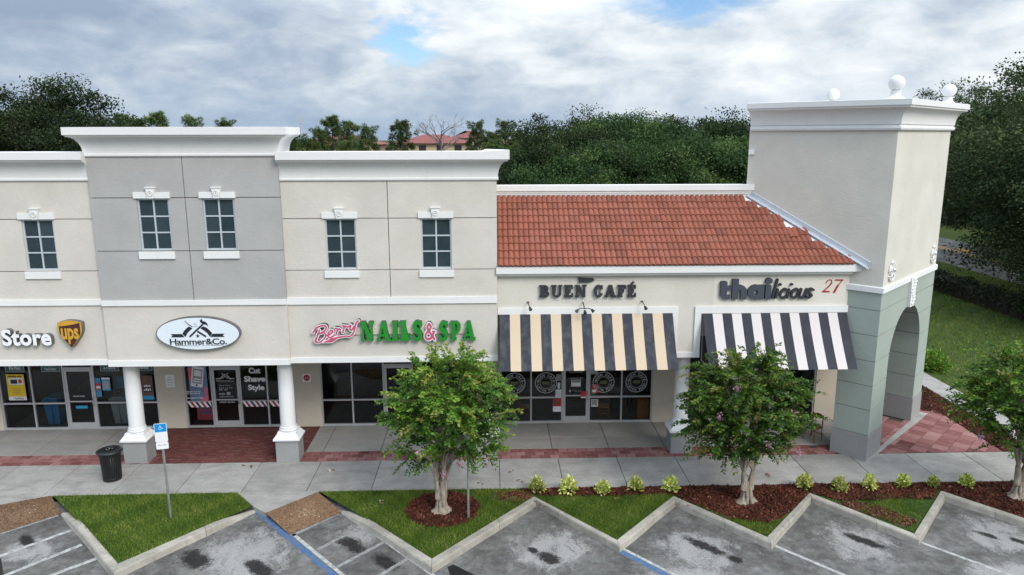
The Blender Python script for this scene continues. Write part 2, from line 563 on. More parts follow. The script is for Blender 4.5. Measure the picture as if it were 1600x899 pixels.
mat('myrtle_bark', bark_f)
plain('oak_bark', (0.075, 0.062, 0.05), 0.95, 0.3, 0, 4)
plain('grey_bark', (0.20, 0.17, 0.16), 0.95, 0.2, 0, 4)
plain('far_wall', (0.50, 0.38, 0.25), 0.9, 0.08)
plain('far_wall_pink', (0.48, 0.32, 0.25), 0.9, 0.08)
plain('far_roof', (0.20, 0.062, 0.055), 0.9, 0.2, 0, 0.6)
plain('far_glass', (0.03, 0.035, 0.04), 0.2, 0.1)
plain('car_white', (0.72, 0.73, 0.74), 0.25, 0.02)
plain('car_silver', (0.42, 0.43, 0.45), 0.3, 0.02, 0.4)
plain('car_dark', (0.05, 0.055, 0.07), 0.25, 0.05)
plain('tyre', (0.02, 0.02, 0.02), 0.9, 0.05)

# ------------------------------------------------------------------ objects
rng = np.random.default_rng(7)
random.seed(7)


def link(o):
    COL.objects.link(o)
    return o


def tag(o, label=None, cat=None, group=None, kind=None):
    if label:
        o['label'] = label
    if cat:
        o['category'] = cat
    if group:
        o['group'] = group
    if kind:
        o['kind'] = kind
    return o


def thing(name, label, cat, loc=(0, 0, 0), rz=0.0, group=None):
    o = bpy.data.objects.new(name, None)
    o.empty_display_size = 0.2
    o.location = loc
    o.rotation_euler = (0, 0, rz)
    link(o)
    return tag(o, label, cat, group)


LOCAL = set()      # things whose parts are modelled in the thing's own turned axes


def top_of(o):
    while o.parent is not None:
        o = o.parent
    return o


def origin_of(o):
    v = Vector((0, 0, 0))
    while o is not None:
        v += o.location
        o = o.parent
    return v


class MB:
    """mesh builder: collects faces with material slots, builds ONE object"""

    def __init__(s):
        s.v = []
        s.f = []
        s.m = []
        s.smooth = []

    def add(s, verts, faces, mi=0, smooth=False):
        b = len(s.v)
        s.v += [tuple(p) for p in verts]
        for f in faces:
            s.f.append(tuple(b + i for i in f))
            s.m.append(mi)
            s.smooth.append(smooth)
        return s

    def box(s, x0, y0, z0, x1, y1, z1, mi=0):
        v = [(x, y, z) for z in (z0, z1) for y in (y0, y1) for x in (x0, x1)]
        return s.add(v, [(0, 2, 3, 1), (4, 5, 7, 6), (0, 1, 5, 4), (2, 6, 7, 3), (0, 4, 6, 2), (1, 3, 7, 5)], mi)

    def quad(s, a, b, c, d, mi=0):
        return s.add([a, b, c, d], [(0, 1, 2, 3)], mi)

    def prism(s, poly, z0, z1, mi=0, cap=True):
        """polygon in XY lifted from z0 to z1"""
        n = len(poly)
        v = [(x, y, z0) for x, y in poly] + [(x, y, z1) for x, y in poly]
        f = [(i, (i + 1) % n, n + (i + 1) % n, n + i) for i in range(n)]
        s.add(v, f, mi)
        if cap:
            tri = geometry.tessellate_polygon([[Vector((x, y, 0)) for x, y in poly]])
            s.add([(x, y, z1) for x, y in poly], [orient(t, poly) for t in tri], mi)
        return s

    def sheet(s, poly, z, mi=0):
        tri = geometry.tessellate_polygon([[Vector((x, y, 0)) for x, y in poly]])
        return s.add([(x, y, z) for x, y in poly], [orient(t, poly) for t in tri], mi)

    def tube(s, pts, rad, n=8, mi=0, cap=True, smooth=True):
        pts = [Vector(p) for p in pts]
        rad = rad if hasattr(rad, '__len__') else [rad] * len(pts)
        rings = []
        up = Vector((0, 0, 1))
        for i, p in enumerate(pts):
            d = (pts[min(i + 1, len(pts) - 1)] - pts[max(i - 1, 0)]).normalized()
            a = d.cross(up)
            if a.length < 1e-3:
                a = Vector((1, 0, 0))
            a.normalize()
            b = d.cross(a).normalized()
            rings.append([p + (a * math.cos(2 * math.pi * k / n) + b * math.sin(2 * math.pi * k / n)) * rad[i] for k in range(n)])
        v = [q for r_ in rings for q in r_]
        f = []
        for i in range(len(pts) - 1):
            for k in range(n):
                f.append((i * n + k, i * n + (k + 1) % n, (i + 1) * n + (k + 1) % n, (i + 1) * n + k))
        s.add(v, f, mi, smooth)
        if cap:
            s.add(rings[0], [tuple(range(n))], mi)
            s.add(rings[-1], [tuple(reversed(range(n)))], mi)
        return s

    def lathe(s, prof, c, n=20, mi=0, smooth=True):
        """(r, z) profile round the vertical through c"""
        v = []
        for r_, z in prof:
            for k in range(n):
                a = 2 * math.pi * k / n
                v.append((c[0] + r_ * math.cos(a), c[1] + r_ * math.sin(a), c[2] + z))
        f = [(i * n + k, i * n + (k + 1) % n, (i + 1) * n + (k + 1) % n, (i + 1) * n + k) for i in range(len(prof) - 1) for k in range(n)]
        return s.add(v, f, mi, smooth)

    def build(s, name, mats, parent=None, at=None):
        me = bpy.data.meshes.new(name)
        o0 = origin_of(parent) if parent is not None else Vector((0, 0, 0))
        if at is not None:
            o0 = o0 + (Vector(at) - o0)
        v = [(x - o0[0], y - o0[1], z - o0[2]) for x, y, z in s.v] if parent is None or top_of(parent).name not in LOCAL else s.v
        me.from_pydata(v, [], s.f)
        mats = mats if isinstance(mats, (list, tuple)) else [mats]
        for m in mats:
            me.materials.append(MATS[m])
        me.polygons.foreach_set('material_index', s.m)
        me.polygons.foreach_set('use_smooth', s.smooth)
        me.update()
        o = bpy.data.objects.new(name, me)
        link(o)
        if parent is not None:
            o.parent = parent
        elif at is not None:
            o.location = at
        return o


def orient(t, poly):
    (ax, ay), (bx, by), (cx, cy) = (poly[i][:2] for i in t)
    return tuple(t) if (bx - ax) * (cy - ay) - (by - ay) * (cx - ax) > 0 else tuple(reversed(t))


def arrays(name, verts, quads, mt, parent=None, tint=None, loc=None):
    """fast mesh from arrays; tint is one value per face"""
    me = bpy.data.meshes.new(name)
    nv, nf, k = len(verts), len(quads), quads.shape[1]
    me.vertices.add(nv)
    me.vertices.foreach_set('co', np.ascontiguousarray(verts, dtype=np.float32).ravel())
    me.loops.add(nf * k)
    me.loops.foreach_set('vertex_index', np.ascontiguousarray(quads, dtype=np.int32).ravel())
    me.polygons.add(nf)
    me.polygons.foreach_set('loop_start', np.arange(0, nf * k, k, dtype=np.int32))
    me.update(calc_edges=True)
    if tint is not None:
        a = me.attributes.new('tint', 'FLOAT', 'FACE')
        a.data.foreach_set('value', np.ascontiguousarray(tint, dtype=np.float32))
    me.materials.append(MATS[mt])
    me.validate()
    o = bpy.data.objects.new(name, me)
    link(o)
    if parent is not None:
        o.parent = parent
    if loc is not None:
        o.location = loc
    return o


def copy_tree(o, parent=None):
    c = o.copy()
    link(c)
    c.parent = parent
    for ch in list(o.children):
        copy_tree(ch, c)
    return c


# ------------------------------------------------------------------ lettering
# letters are unions of strokes on a grid; the outline is traced and filled
def g_box(x0, y0, x1, y1):
    return lambda x, y: np.maximum(np.abs(x - (x0 + x1) / 2) - (x1 - x0) / 2, np.abs(y - (y0 + y1) / 2) - (y1 - y0) / 2)


def g_par(x0, y0, x1, y1, w):
    k = math.cos(math.atan2(abs(x1 - x0), abs(y1 - y0)))
    return lambda x, y: np.maximum((np.abs(x - (x0 + (x1 - x0) * (y - y0) / (y1 - y0))) - w / 2) * k, np.abs(y - (y0 + y1) / 2) - abs(y1 - y0) / 2)


def g_ell(cx, cy, rx, ry):
    return lambda x, y: (np.sqrt(((x - cx) / rx) ** 2 + ((y - cy) / ry) ** 2) - 1) * min(rx, ry)


def g_ring(cx, cy, rx, ry, tx, ty):
    a, b = g_ell(cx, cy, rx, ry), g_ell(cx, cy, rx - tx, ry - ty)
    return lambda x, y: np.maximum(a(x, y), -b(x, y))


def g_line(pts, w):
    """polyline of round strokes; w one width or one per point"""
    ws = w if hasattr(w, '__len__') else [w] * len(pts)

    def f(x, y):
        out = np.full_like(x, 9.0)
        for (ax, ay), (bx, by), wa, wb in zip(pts[:-1], pts[1:], ws[:-1], ws[1:]):
            dx, dy = bx - ax, by - ay
            t = np.clip(((x - ax) * dx + (y - ay) * dy) / (dx * dx + dy * dy + 1e-12), 0, 1)
            out = np.minimum(out, np.hypot(x - ax - t * dx, y - ay - t * dy) - (wa + (wb - wa) * t) / 2)
        return out
    return f


def g_poly(pts):
    def f(x, y):
        ins = np.zeros(x.shape, bool)
        d = np.full(x.shape, 9.0)
        n = len(pts)
        for i in range(n):
            (ax, ay), (bx, by) = pts[i], pts[(i + 1) % n]
            dx, dy = bx - ax, by - ay
            t = np.clip(((x - ax) * dx + (y - ay) * dy) / (dx * dx + dy * dy + 1e-12), 0, 1)
            d = np.minimum(d, np.hypot(x - ax - t * dx, y - ay - t * dy))
            c = ((ay > y) != (by > y)) & (x < (bx - ax) * (y - ay) / (by - ay + 1e-12) + ax)
            ins ^= c
        return np.where(ins, -d, d)
    return f


def g_or(*fs):
    def f(x, y):
        o = fs[0](x, y)
        for q in fs[1:]:
            o = np.minimum(o, q(x, y))
        return o
    return f


def g_and(*fs):
    def f(x, y):
        o = fs[0](x, y)
        for q in fs[1:]:
            o = np.maximum(o, q(x, y))
        return o
    return f


def g_cut(a, b):
    return lambda x, y: np.maximum(a(x, y), -b(x, y))


def spline(pts, n=8):
    """Catmull-Rom through the points"""
    p = [np.array(q, float) for q in pts]
    p = [2 * p[0] - p[1]] + p + [2 * p[-1] - p[-2]]
    out = []
    for i in range(1, len(p) - 2):
        for k in range(n):
            t = k / n
            out.append(tuple(0.5 * (2 * p[i] + (p[i + 1] - p[i - 1]) * t + (2 * p[i - 1] - 5 * p[i] + 4 * p[i + 1] - p[i + 2]) * t * t
                                    + (3 * p[i] - p[i - 1] - 3 * p[i + 1] + p[i + 2]) * t ** 3)))
    out.append(tuple(p[-2]))
    return out


def trace(fn, x0, y0, x1, y1, step):
    """outline loops of fn < 0 (marching squares)"""
    nx, ny = int((x1 - x0) / step) + 2, int((y1 - y0) / step) + 2
    X, Y = np.meshgrid(x0 + np.arange(nx) * step, y0 + np.arange(ny) * step)
    V = fn(X, Y) + 1e-7
    V[0, :] = V[-1, :] = np.maximum(V[0, :], 1e-3)
    V[:, 0] = V[:, -1] = 1e-3
    V[0, :] = V[-1, :] = 1e-3
    ins = V < 0
    nxt = {}

    def ex(i, j):      # crossing on the horizontal edge (j, i)-(j, i+1)
        return ('h', i, j)

    def ey(i, j):
        return ('v', i, j)
    code = ins[:-1, :-1] * 1 + ins[:-1, 1:] * 2 + ins[1:, 1:] * 4 + ins[1:, :-1] * 8
    js, is_ = np.nonzero((code > 0) & (code < 15))
    for j, i in zip(js.tolist(), is_.tolist()):
        c = int(code[j, i])
        b, r_, t, l = ex(i, j), ey(i + 1, j), ex(i, j + 1), ey(i, j)
        segs = {1: [(b, l)], 2: [(r_, b)], 3: [(r_, l)], 4: [(t, r_)], 5: [(b, l), (t, r_)], 6: [(t, b)], 7: [(t, l)], 8: [(l, t)],
                9: [(b, t)], 10: [(r_, b), (l, t)], 11: [(r_, t)], 12: [(l, r_)], 13: [(b, r_)], 14: [(l, b)]}[c]
        for a, d in segs:
            nxt[a] = d

    def pt(e):
        k, i, j = e
        if k == 'h':
            a, b = V[j, i], V[j, i + 1]
            return (x0 + (i + a / (a - b)) * step, y0 + j * step)
        a, b = V[j, i], V[j + 1, i]
        return (x0 + i * step, y0 + (j + a / (a - b)) * step)
    loops = []
    while nxt:
        s = next(iter(nxt))
        lp = [s]
        e = nxt.pop(s)
        while e != s and e in nxt:
            lp.append(e)
            e = nxt.pop(e)
        q = [pt(x) for x in lp]
        # drop points on straight runs
        out = []
        n = len(q)
        for k in range(n):
            a, b, c = q[k - 1], q[k], q[(k + 1) % n]
            if abs((b[0] - a[0]) * (c[1] - b[1]) - (b[1] - a[1]) * (c[0] - b[0])) > step * step * 0.02:
                out.append(b)
        if len(out) >= 3:
            loops.append(out)
    return loops


def inside_loop(poly, x, y):
    c = False
    for i in range(len(poly)):
        (ax, ay), (bx, by) = poly[i - 1], poly[i]
        if (ay > y) != (by > y) and x < (bx - ax) * (y - ay) / (by - ay) + ax:
            c = not c
    return c


def solid(mb, loops, frame, d0, d1, face=0, side=None):
    """filled outline in a plane: frame = (origin, ux, uy, un); front at d1 along un, sides back to d0"""
    if len(loops) > 1:
        ar = [sum(p[k - 1][0] * p[k][1] - p[k][0] * p[k - 1][1] for k in range(len(p))) for p in loops]
        big = max(range(len(loops)), key=lambda k: abs(ar[k]))
        outs = [k for k in range(len(loops)) if ar[k] * ar[big] > 0]
        if len(outs) > 1:
            for k in outs:
                grp = [loops[k]] + [loops[q] for q in range(len(loops)) if q not in outs and inside_loop(loops[k], *loops[q][0])]
                solid(mb, grp, frame, d0, d1, face, side)
            return mb
    o, ux, uy, un = (Vector(q) for q in frame)
    tri = geometry.tessellate_polygon([[Vector((x, y, 0)) for x, y in lp] for lp in loops])
    flat = [p for lp in loops for p in lp]
    fr = [o + ux * x + uy * y + un * d1 for x, y in flat]
    nn = ux.cross(uy).dot(un)
    fc = []
    for t in tri:
        t2 = orient(t, flat)
        fc.append(t2 if nn > 0 else tuple(reversed(t2)))
    mb.add(fr, fc, face)
    if side is not None and abs(d1 - d0) > 1e-6:
        b = 0
        for lp in loops:
            n = len(lp)
            v = [o + ux * x + uy * y + un * d1 for x, y in lp] + [o + ux * x + uy * y + un * d0 for x, y in lp]
            mb.add(v, [(i, (i + 1) % n, n + (i + 1) % n, n + i) for i in range(n)], side)
    return mb


S_, T_, SE, OV = 0.27, 0.13, 0.115, 0.085    # stem, thin, serif, overhang


def stem(x, y0=0.0, y1=1.0, w=S_, foot=True, head=True):
    fs = [g_box(x, y0, x + w, y1)]
    if foot:
        fs.append(g_box(x - OV, y0, x + w + OV, y0 + SE))
    if head:
        fs.append(g_box(x - OV, y1 - SE, x + w + OV, y1))
    return g_or(*fs)


def serif_glyph(c):
    """bold slab serif capitals, unit height: (outline function, advance)"""
    x = 0.09
    hp = lambda k: (lambda X, Y: k - X)
    if c == 'B':
        b1 = g_and(g_ring(x + 0.34, 0.735, 0.33, 0.265, 0.24, 0.12), hp(x + 0.34))
        b2 = g_and(g_ring(x + 0.36, 0.285, 0.37, 0.285, 0.26, 0.12), hp(x + 0.36))
        return g_or(stem(x), b1, b2, g_box(x, 0.88, x + 0.35, 1), g_box(x, 0.465, x + 0.37, 0.575), g_box(x, 0, x + 0.37, 0.12)), 0.84
    if c == 'P':
        b1 = g_and(g_ring(x + 0.34, 0.69, 0.36, 0.31, 0.25, 0.12), hp(x + 0.34))
        return g_or(stem(x), b1, g_box(x, 0.88, x + 0.35, 1), g_box(x, 0.38, x + 0.35, 0.5)), 0.78
    if c == 'U':
        bt = g_and(g_ring(x + 0.37, 0.33, 0.37, 0.34, 0.2, 0.15), lambda X, Y: Y - 0.33)
        return g_or(stem(x, 0.3, 1, S_, False), stem(x + 0.74 - 0.15, 0.3, 1, 0.15, False), bt), 0.93
    if c in 'EFÉ':
        fs = [stem(x), g_box(x, 0.88, x + 0.62, 1), g_box(x + 0.53, 0.68, x + 0.62, 1), g_box(x, 0.45, x + 0.46, 0.56), g_box(x + 0.38, 0.36, x + 0.46, 0.65)]
        if c != 'F':
            fs += [g_box(x, 0, x + 0.65, 0.12), g_box(x + 0.56, 0, x + 0.65, 0.33)]
        if c == 'É':
            fs.append(g_par(x + 0.22, 1.06, x + 0.44, 1.27, 0.18))
        return g_or(*fs), 0.78 if c != 'F' else 0.74
    if c == 'N':
        return g_or(stem(x, 0, 1, 0.14), g_box(x + 0.60, 0, x + 0.74, 1), g_box(x + 0.50, 1 - SE, x + 0.84, 1), g_par(x + 0.12, 1, x + 0.62, 0, 0.30)), 0.97
    if c == 'C':
        r_ = g_cut(g_ring(x + 0.36, 0.5, 0.40, 0.52, 0.25, 0.14), g_box(x + 0.52, 0.30, x + 0.9, 0.70))
        return g_or(r_, g_box(x + 0.60, 0.66, x + 0.71, 0.99), g_par(x + 0.6, 0.2, x + 0.66, 0.31, 0.14)), 0.84
    if c == 'A':
        fs = [g_par(x + 0.05, 0, x + 0.36, 1, 0.15), g_par(x + 0.70, 0, x + 0.40, 1, 0.30), g_box(x + 0.15, 0.25, x + 0.6, 0.36),
              g_box(x - 0.08, 0, x + 0.24, SE), g_box(x + 0.46, 0, x + 0.93, SE)]
        return g_or(*fs), 0.98
    if c == 'I':
        return stem(x), 0.46
    if c == 'L':
        return g_or(stem(x), g_box(x, 0, x + 0.62, 0.13), g_box(x + 0.52, 0, x + 0.62, 0.36)), 0.76
    if c == 'S':
        pts = spline([(0.62, 0.76), (0.50, 0.91), (0.30, 0.91), (0.17, 0.76), (0.27, 0.58), (0.48, 0.46), (0.58, 0.27), (0.44, 0.09), (0.24, 0.09), (0.10, 0.25)], 6)
        n = len(pts)
        w = [0.14 + 0.16 * math.sin(math.pi * k / (n - 1)) ** 1.3 for k in range(n)]
        return g_or(g_line(pts, w), g_box(0.58, 0.68, 0.68, 0.99), g_box(0.05, 0.01, 0.15, 0.34)), 0.78
    if c == '&':
        pts = spline([(0.80, 0.06), (0.40, 0.52), (0.28, 0.76), (0.40, 0.92), (0.54, 0.80), (0.44, 0.60), (0.18, 0.40), (0.12, 0.20), (0.28, 0.07), (0.52, 0.12), (0.70, 0.34), (0.76, 0.50)], 6)
        n = len(pts)
        return g_or(g_line(pts, [0.15] * n), g_box(0.62, 0.46, 0.9, 0.54)), 0.98
    return None, 0.42


LOOPS = {}


def glyph_loops(c, grow=0.0):
    k = (c, grow)
    if k not in LOOPS:
        f, adv = serif_glyph(c)
        LOOPS[k] = (trace((lambda X, Y: f(X, Y) - grow), -0.3, -0.25, 1.35, 1.5, 0.02) if f else [], adv)
    return LOOPS[k]


def serif_word(text, x0, z0, height, width, y, depth, face, side, name, parent, fat=0.87):
    """one child per letter, upright on a wall facing -Y; width is the run from first to last edge"""
    adv = sum(glyph_loops(c)[1] for c in text)
    kx = width / adv
    x = x0
    for c in text:
        lp, a = glyph_loops(c)
        if lp:
            mb = MB()
            solid(mb, [[(px * kx * fat + (1 - fat) * a * kx / 2, pz * height) for px, pz in q] for q in lp], ((x, y, z0), (1, 0, 0), (0, 0, 1), (0, -1, 0)), 0, depth, 0, 1)
            mb.build(name, [face, side], parent)
        x += a * kx


TXT = {}


def text_data(body, size=1.0, bold=0.0, extrude=0.0, shear=0.0, space=1.0, align='LEFT', line=1.0):
    """vertices and faces of a line in the built-in font, in its own plane"""
    c = bpy.data.curves.new('line', 'FONT')
    c.body = body
    c.size = size
    c.offset = bold * size
    c.extrude = extrude
    c.shear = shear
    c.space_character = space
    c.space_line = line
    c.align_x = align
    c.resolution_u = 4
    o = bpy.data.objects.new('line', c)
    COL.objects.link(o)
    dg = bpy.context.evaluated_depsgraph_get()
    me = bpy.data.meshes.new_from_object(o.evaluated_get(dg))
    v = np.array([tuple(p.co) for p in me.vertices]) if len(me.vertices) else np.zeros((0, 3))
    f = [tuple(p.vertices) for p in me.polygons]
    nz = [p.normal.z for p in me.polygons]
    bpy.data.objects.remove(o)
    bpy.data.curves.remove(c)
    bpy.data.meshes.remove(me)
    return v, f, nz


def fit_text(body, box, bold=0.0, shear=0.0, space=1.0):
    """flat text scaled to box = (x0, z0, x1, z1): 2-D vertices, faces"""
    v, f, nz = text_data(body, 1.0, bold, 0.0, shear, space)
    x0, z0, x1, z1 = box
    a, b = v.min(0), v.max(0)
    p = (v[:, :2] - a[:2]) / np.maximum(b[:2] - a[:2], 1e-6)
    p[:, 0] = x0 + p[:, 0] * (x1 - x0)
    p[:, 1] = z0 + p[:, 1] * (z1 - z0)
    return p, f


# lines too small to be read in the photograph: set as rows of word-long dashes
UNREAD = {'Shipping Made', 'SAVE', 'SHOP', 'trespassing', 'loitering soliciting', 'violators towed away', 'Download our app', 'and book your cut',
          'Book on-line today', 'Mon - Fri  9-7', 'Sat  8-5', 'hammerandco', 'Get Sharp - Stay Sharp', 'BIENVENIDOS', 'welcome to our cafe', 'open daily',
          '$250 FINE', 'follow', 'visa', 'EST.', '2018', 'NO', 'Notary'}


def flat_text(mb, body, box, y, mi=0, bold=0.0, shear=0.0, space=1.0):
    """print on a wall facing -Y"""
    if body in UNREAD:
        x0, z0, x1, z1 = box
        words_ = body.split()
        n = sum(len(w) for w in words_) + 0.8 * (len(words_) - 1)
        u = (x1 - x0) / n
        x = x0
        for w in words_:
            for k in range(len(w)):
                h = (0.65, 1.0, 0.7, 0.85)[(k + len(w)) % 4]
                mb.quad((x + u * .08, y, z0), (x + u * .80, y, z0), (x + u * .80, y, z0 + (z1 - z0) * h), (x + u * .08, y, z0 + (z1 - z0) * h), mi)
                x += u
            x += .8 * u
        return mb
    p, f = fit_text(body, box, bold, shear, space)
    return mb.add([(x, y, z) for x, z in p], f, mi)


def islands(v, f):
    par = list(range(len(v)))

    def find(a):
        while par[a] != a:
            par[a] = par[par[a]]
            a = par[a]
        return a
    for q in f:
        for k in q[1:]:
            par[find(k)] = find(q[0])
    g = {}
    for i, q in enumerate(f):
        g.setdefault(find(q[0]), []).append(i)
    return list(g.values())


def sans_letters(body, box, y, depth, face, side, parent, bold=0.03, shear=0.0, space=1.0, name='letter'):
    """raised letters of the built-in font fitted to box on a wall facing -Y, one child per letter"""
    v, f, nz = text_data(body, 1.0, bold, 0.1, shear, space)
    x0, z0, x1, z1 = box
    a, b = v.min(0), v.max(0)
    p = np.empty_like(v)
    p[:, 0] = x0 + (v[:, 0] - a[0]) / (b[0] - a[0]) * (x1 - x0)
    p[:, 2] = z0 + (v[:, 1] - a[1]) / (b[1] - a[1]) * (z1 - z0)
    p[:, 1] = np.where(v[:, 2] > 0, y - depth, y - 0.005)
    ext = []
    for g in islands(v, f):
        ids = sorted({k for i in g for k in f[i]})
        ext.append([p[ids, 0].min(), p[ids, 0].max(), g])
    ext.sort(key=lambda e: e[0])
    merged = []
    for e in ext:
        if merged and e[0] < merged[-1][1] - 0.25 * (e[1] - e[0]):
            merged[-1][1] = max(merged[-1][1], e[1])
            merged[-1][2] = merged[-1][2] + e[2]
        else:
            merged.append(list(e))
    for _, _, g in merged:
        mb = MB()
        for i in g:
            if nz[i] < -0.5:
                continue
            mb.add([p[k] for k in f[i]], [tuple(range(len(f[i])))], 0 if nz[i] > 0.5 else 1)
        mb.build(name, [face, side], parent)

# ================================================================== THE SETTING: ground
def struct(name, mb, mats, parent=None):
    o = mb.build(name, mats, parent)
    if parent is None:
        o['kind'] = 'structure'
    return o


YST = 24.9                        # shopfront line
LOT = -0.15

m = MB()
m.quad((-900, -200, -0.42), (900, -200, -0.42), (900, 1500, -0.42), (-900, 1500, -0.42))
struct('ground', m, 'ground_cover')

m = MB()
m.quad((-30, 2, LOT), (40, 2, LOT), (40, 19.86, LOT), (-30, 19.86, LOT))
lot = struct('parking_lot', m, 'asphalt')

m = MB()
m.sheet([(16.0, 19.88), (36.0, 19.88), (36.0, 90), (13.5, 90), (13.5, 29.2), (16.0, 29.2)], -0.035)
struct('lawn', m, 'lawn_far')

# kerb line: outer (parking side) and inner (planting side) top edges
K_OUT = [(-4.13, 18.94), (-1.45, 15.98), (1.22, 19.16), (3.13, 16.73), (5.09, 19.03), (6.93, 16.75), (8.95, 19.09), (10.70, 16.79),
         (12.75, 19.08), (14.45, 17.0), (16.5, 19.1), (18.2, 17.0)]
K_IN = [(-3.88, 18.96), (-1.47, 16.33), (1.17, 19.40), (3.12, 17.03), (5.10, 19.30), (6.94, 17.05), (9.01, 19.36), (10.74, 17.08),
        (12.81, 19.36), (14.47, 17.3), (16.5, 19.36), (18.2, 17.3)]
K1_OUT = [(-11.79, 19.12), (-8.83, 15.96), (-6.50, 19.07)]
K1_IN = [(-11.55, 19.15), (-8.92, 16.36), (-6.62, 19.12)]
SIDE_Y = 19.94


def lerp2(a, b, t):
    return (a[0] + (b[0] - a[0]) * t, a[1] + (b[1] - a[1]) * t)


kerb_root = MB()
kerb = None


def kerb_run(out, inn, taper0=False, taper1=False):
    global kerb
    n = len(out)
    for i in range(n - 1):
        L = math.dist(out[i], out[i + 1])
        pieces = 2 if L > 2.4 else 1
        cuts = [0.0] + ([0.52 + 0.12 * math.sin(i * 2.3)] if pieces == 2 else []) + [1.0]
        for a, b in zip(cuts[:-1], cuts[1:]):
            g = 0.006 / L
            a2, b2 = a + g, b - g
            secs = []
            steps = 5
            for q in range(steps + 1):
                t = a2 + (b2 - a2) * q / steps
                o_, n_ = lerp2(out[i], out[i + 1], t), lerp2(inn[i], inn[i + 1], t)
                s = t + i
                h = 0.0
                if taper0 and s < 0.28:
                    h = -0.13 * (1 - s / 0.28)
                if taper1 and s > n - 1 - 0.28:
                    h = -0.13 * (1 - (n - 1 - s) / 0.28)
                w = 0.012 * math.sin(t * 9.0 + i * 1.7)
                dx, dy = o_[0] - n_[0], o_[1] - n_[1]
                l = math.hypot(dx, dy) or 1
                ux, uy = dx / l, dy / l
                o_ = (o_[0] + ux * w, o_[1] + uy * w)
                top = 0.022 + h
                secs.append([(n_[0] + ux * 0.012, n_[1] + uy * 0.012, -0.16), (n_[0] + ux * 0.012, n_[1] + uy * 0.012, top),
                             (o_[0] - ux * 0.035, o_[1] - uy * 0.035, top + 0.006), (o_[0], o_[1], top - 0.028),
                             (o_[0] + ux * 0.035, o_[1] + uy * 0.035, -0.16)])
            mb = MB()
            v = [p for s_ in secs for p in s_]
            f = []
            for q in range(steps):
                for k in range(4):
                    f.append((q * 5 + k, q * 5 + k + 1, (q + 1) * 5 + k + 1, (q + 1) * 5 + k))
            f.append((0, 1, 2, 3, 4))
            f.append(tuple(steps * 5 + k for k in (4, 3, 2, 1, 0)))
            mb.add(v, f)
            if kerb is None:
                kerb = struct('kerb', mb, 'kerb_concrete')
            else:
                mb.build('kerb_stone', 'kerb_concrete', kerb)


kerb_run(K1_OUT, K1_IN, True, True)
kerb_run(K_OUT, K_IN, True, False)

# front pavement: slabs 1.853 m wide with dirty open joints
def slab(name, x0, y0, x1, y1, z, mt, parent, g=0.009, th=0.05):
    mb = MB()
    e = 0.006
    mb.add([(x0 + g, y0 + g, z - th), (x1 - g, y0 + g, z - th), (x1 - g, y1 - g, z - th), (x0 + g, y1 - g, z - th),
            (x0 + g, y0 + g, z - e), (x1 - g, y0 + g, z - e), (x1 - g, y1 - g, z - e), (x0 + g, y1 - g, z - e),
            (x0 + g + e, y0 + g + e, z), (x1 - g - e, y0 + g + e, z), (x1 - g - e, y1 - g - e, z), (x0 + g + e, y1 - g - e, z)],
           [(0, 1, 5, 4), (1, 2, 6, 5), (2, 3, 7, 6), (3, 0, 4, 7), (4, 5, 9, 8), (5, 6, 10, 9), (6, 7, 11, 10), (7, 4, 8, 11), (8, 9, 10, 11)])
    return mb.build(name, mt, parent)


JX = 0.22
m = MB()
m.quad((-24, SIDE_Y, -0.03), (26, SIDE_Y - 0.0, -0.03), (26, 21.96, -0.03), (-24, 21.96, -0.03))
side = struct('sidewalk', m, 'joint_dirt')
for k in range(-13, 14):
    x = JX + 1.853 * k
    slab('slab', x, SIDE_Y, x + 1.853, 21.96, 0.0, 'concrete', side)
# landing between the grass wedges, left landing, two tan ramps
m = MB()
m.sheet([(-7.29, 19.94), (-4.98, 19.94), (-6.13, 18.74), (-6.54, 19.08)], -0.004)
m.prism([(-7.29, 19.94), (-6.54, 19.08), (-6.13, 18.74), (-4.98, 19.94)], -0.16, -0.004, 0, False)
m.build('landing', 'concrete', side)
m = MB()
m.sheet([(-24, 19.94), (-24, 18.2), (-15.4, 18.2), (-13.62, 19.43), (-12.53, 19.94)], -0.004)
m.build('landing', 'concrete', side)


def ramp(p):
    """p: top-left, top-right, bottom-right, bottom-left"""
    mb = MB()
    N = 10
    v = []
    for j in range(N + 1):
        for i in range(N + 1):
            a, b = lerp2(p[0], p[1], i / N), lerp2(p[3], p[2], i / N)
            q = lerp2(a, b, j / N)
            v.append((q[0], q[1], -0.008 - 0.125 * (j / N) + 0.0))
    mb.add(v, [(j * (N + 1) + i, (j + 1) * (N + 1) + i, (j + 1) * (N + 1) + i + 1, j * (N + 1) + i + 1) for j in range(N) for i in range(N)])
    return mb


RAMP1 = [(-13.62, 19.43), (-12.53, 19.94), (-11.80, 19.14), (-12.95, 18.02)]
RAMP2 = [(-6.13, 18.74), (-5.0, 19.92), (-4.14, 18.97), (-5.26, 17.82)]
r1 = struct('ramp', ramp(RAMP1), 'ramp_aggregate')
r2 = struct('ramp', ramp(RAMP2), 'ramp_aggregate')

# planting: soil sheets under the grass and the mulch
W1 = [(-12.47, SIDE_Y), (-11.66, 19.13)] + [(x, y) for x, y in K1_IN[1:]] + [(-7.29, SIDE_Y)]
BED = [(-4.96, SIDE_Y), (-3.98, 18.96)] + K_IN[1:] + [(18.2, SIDE_Y)]
m = MB()
m.sheet(W1, -0.012)
m.sheet(BED, -0.012)
struct('planting_strip', m, 'lawn_soil')


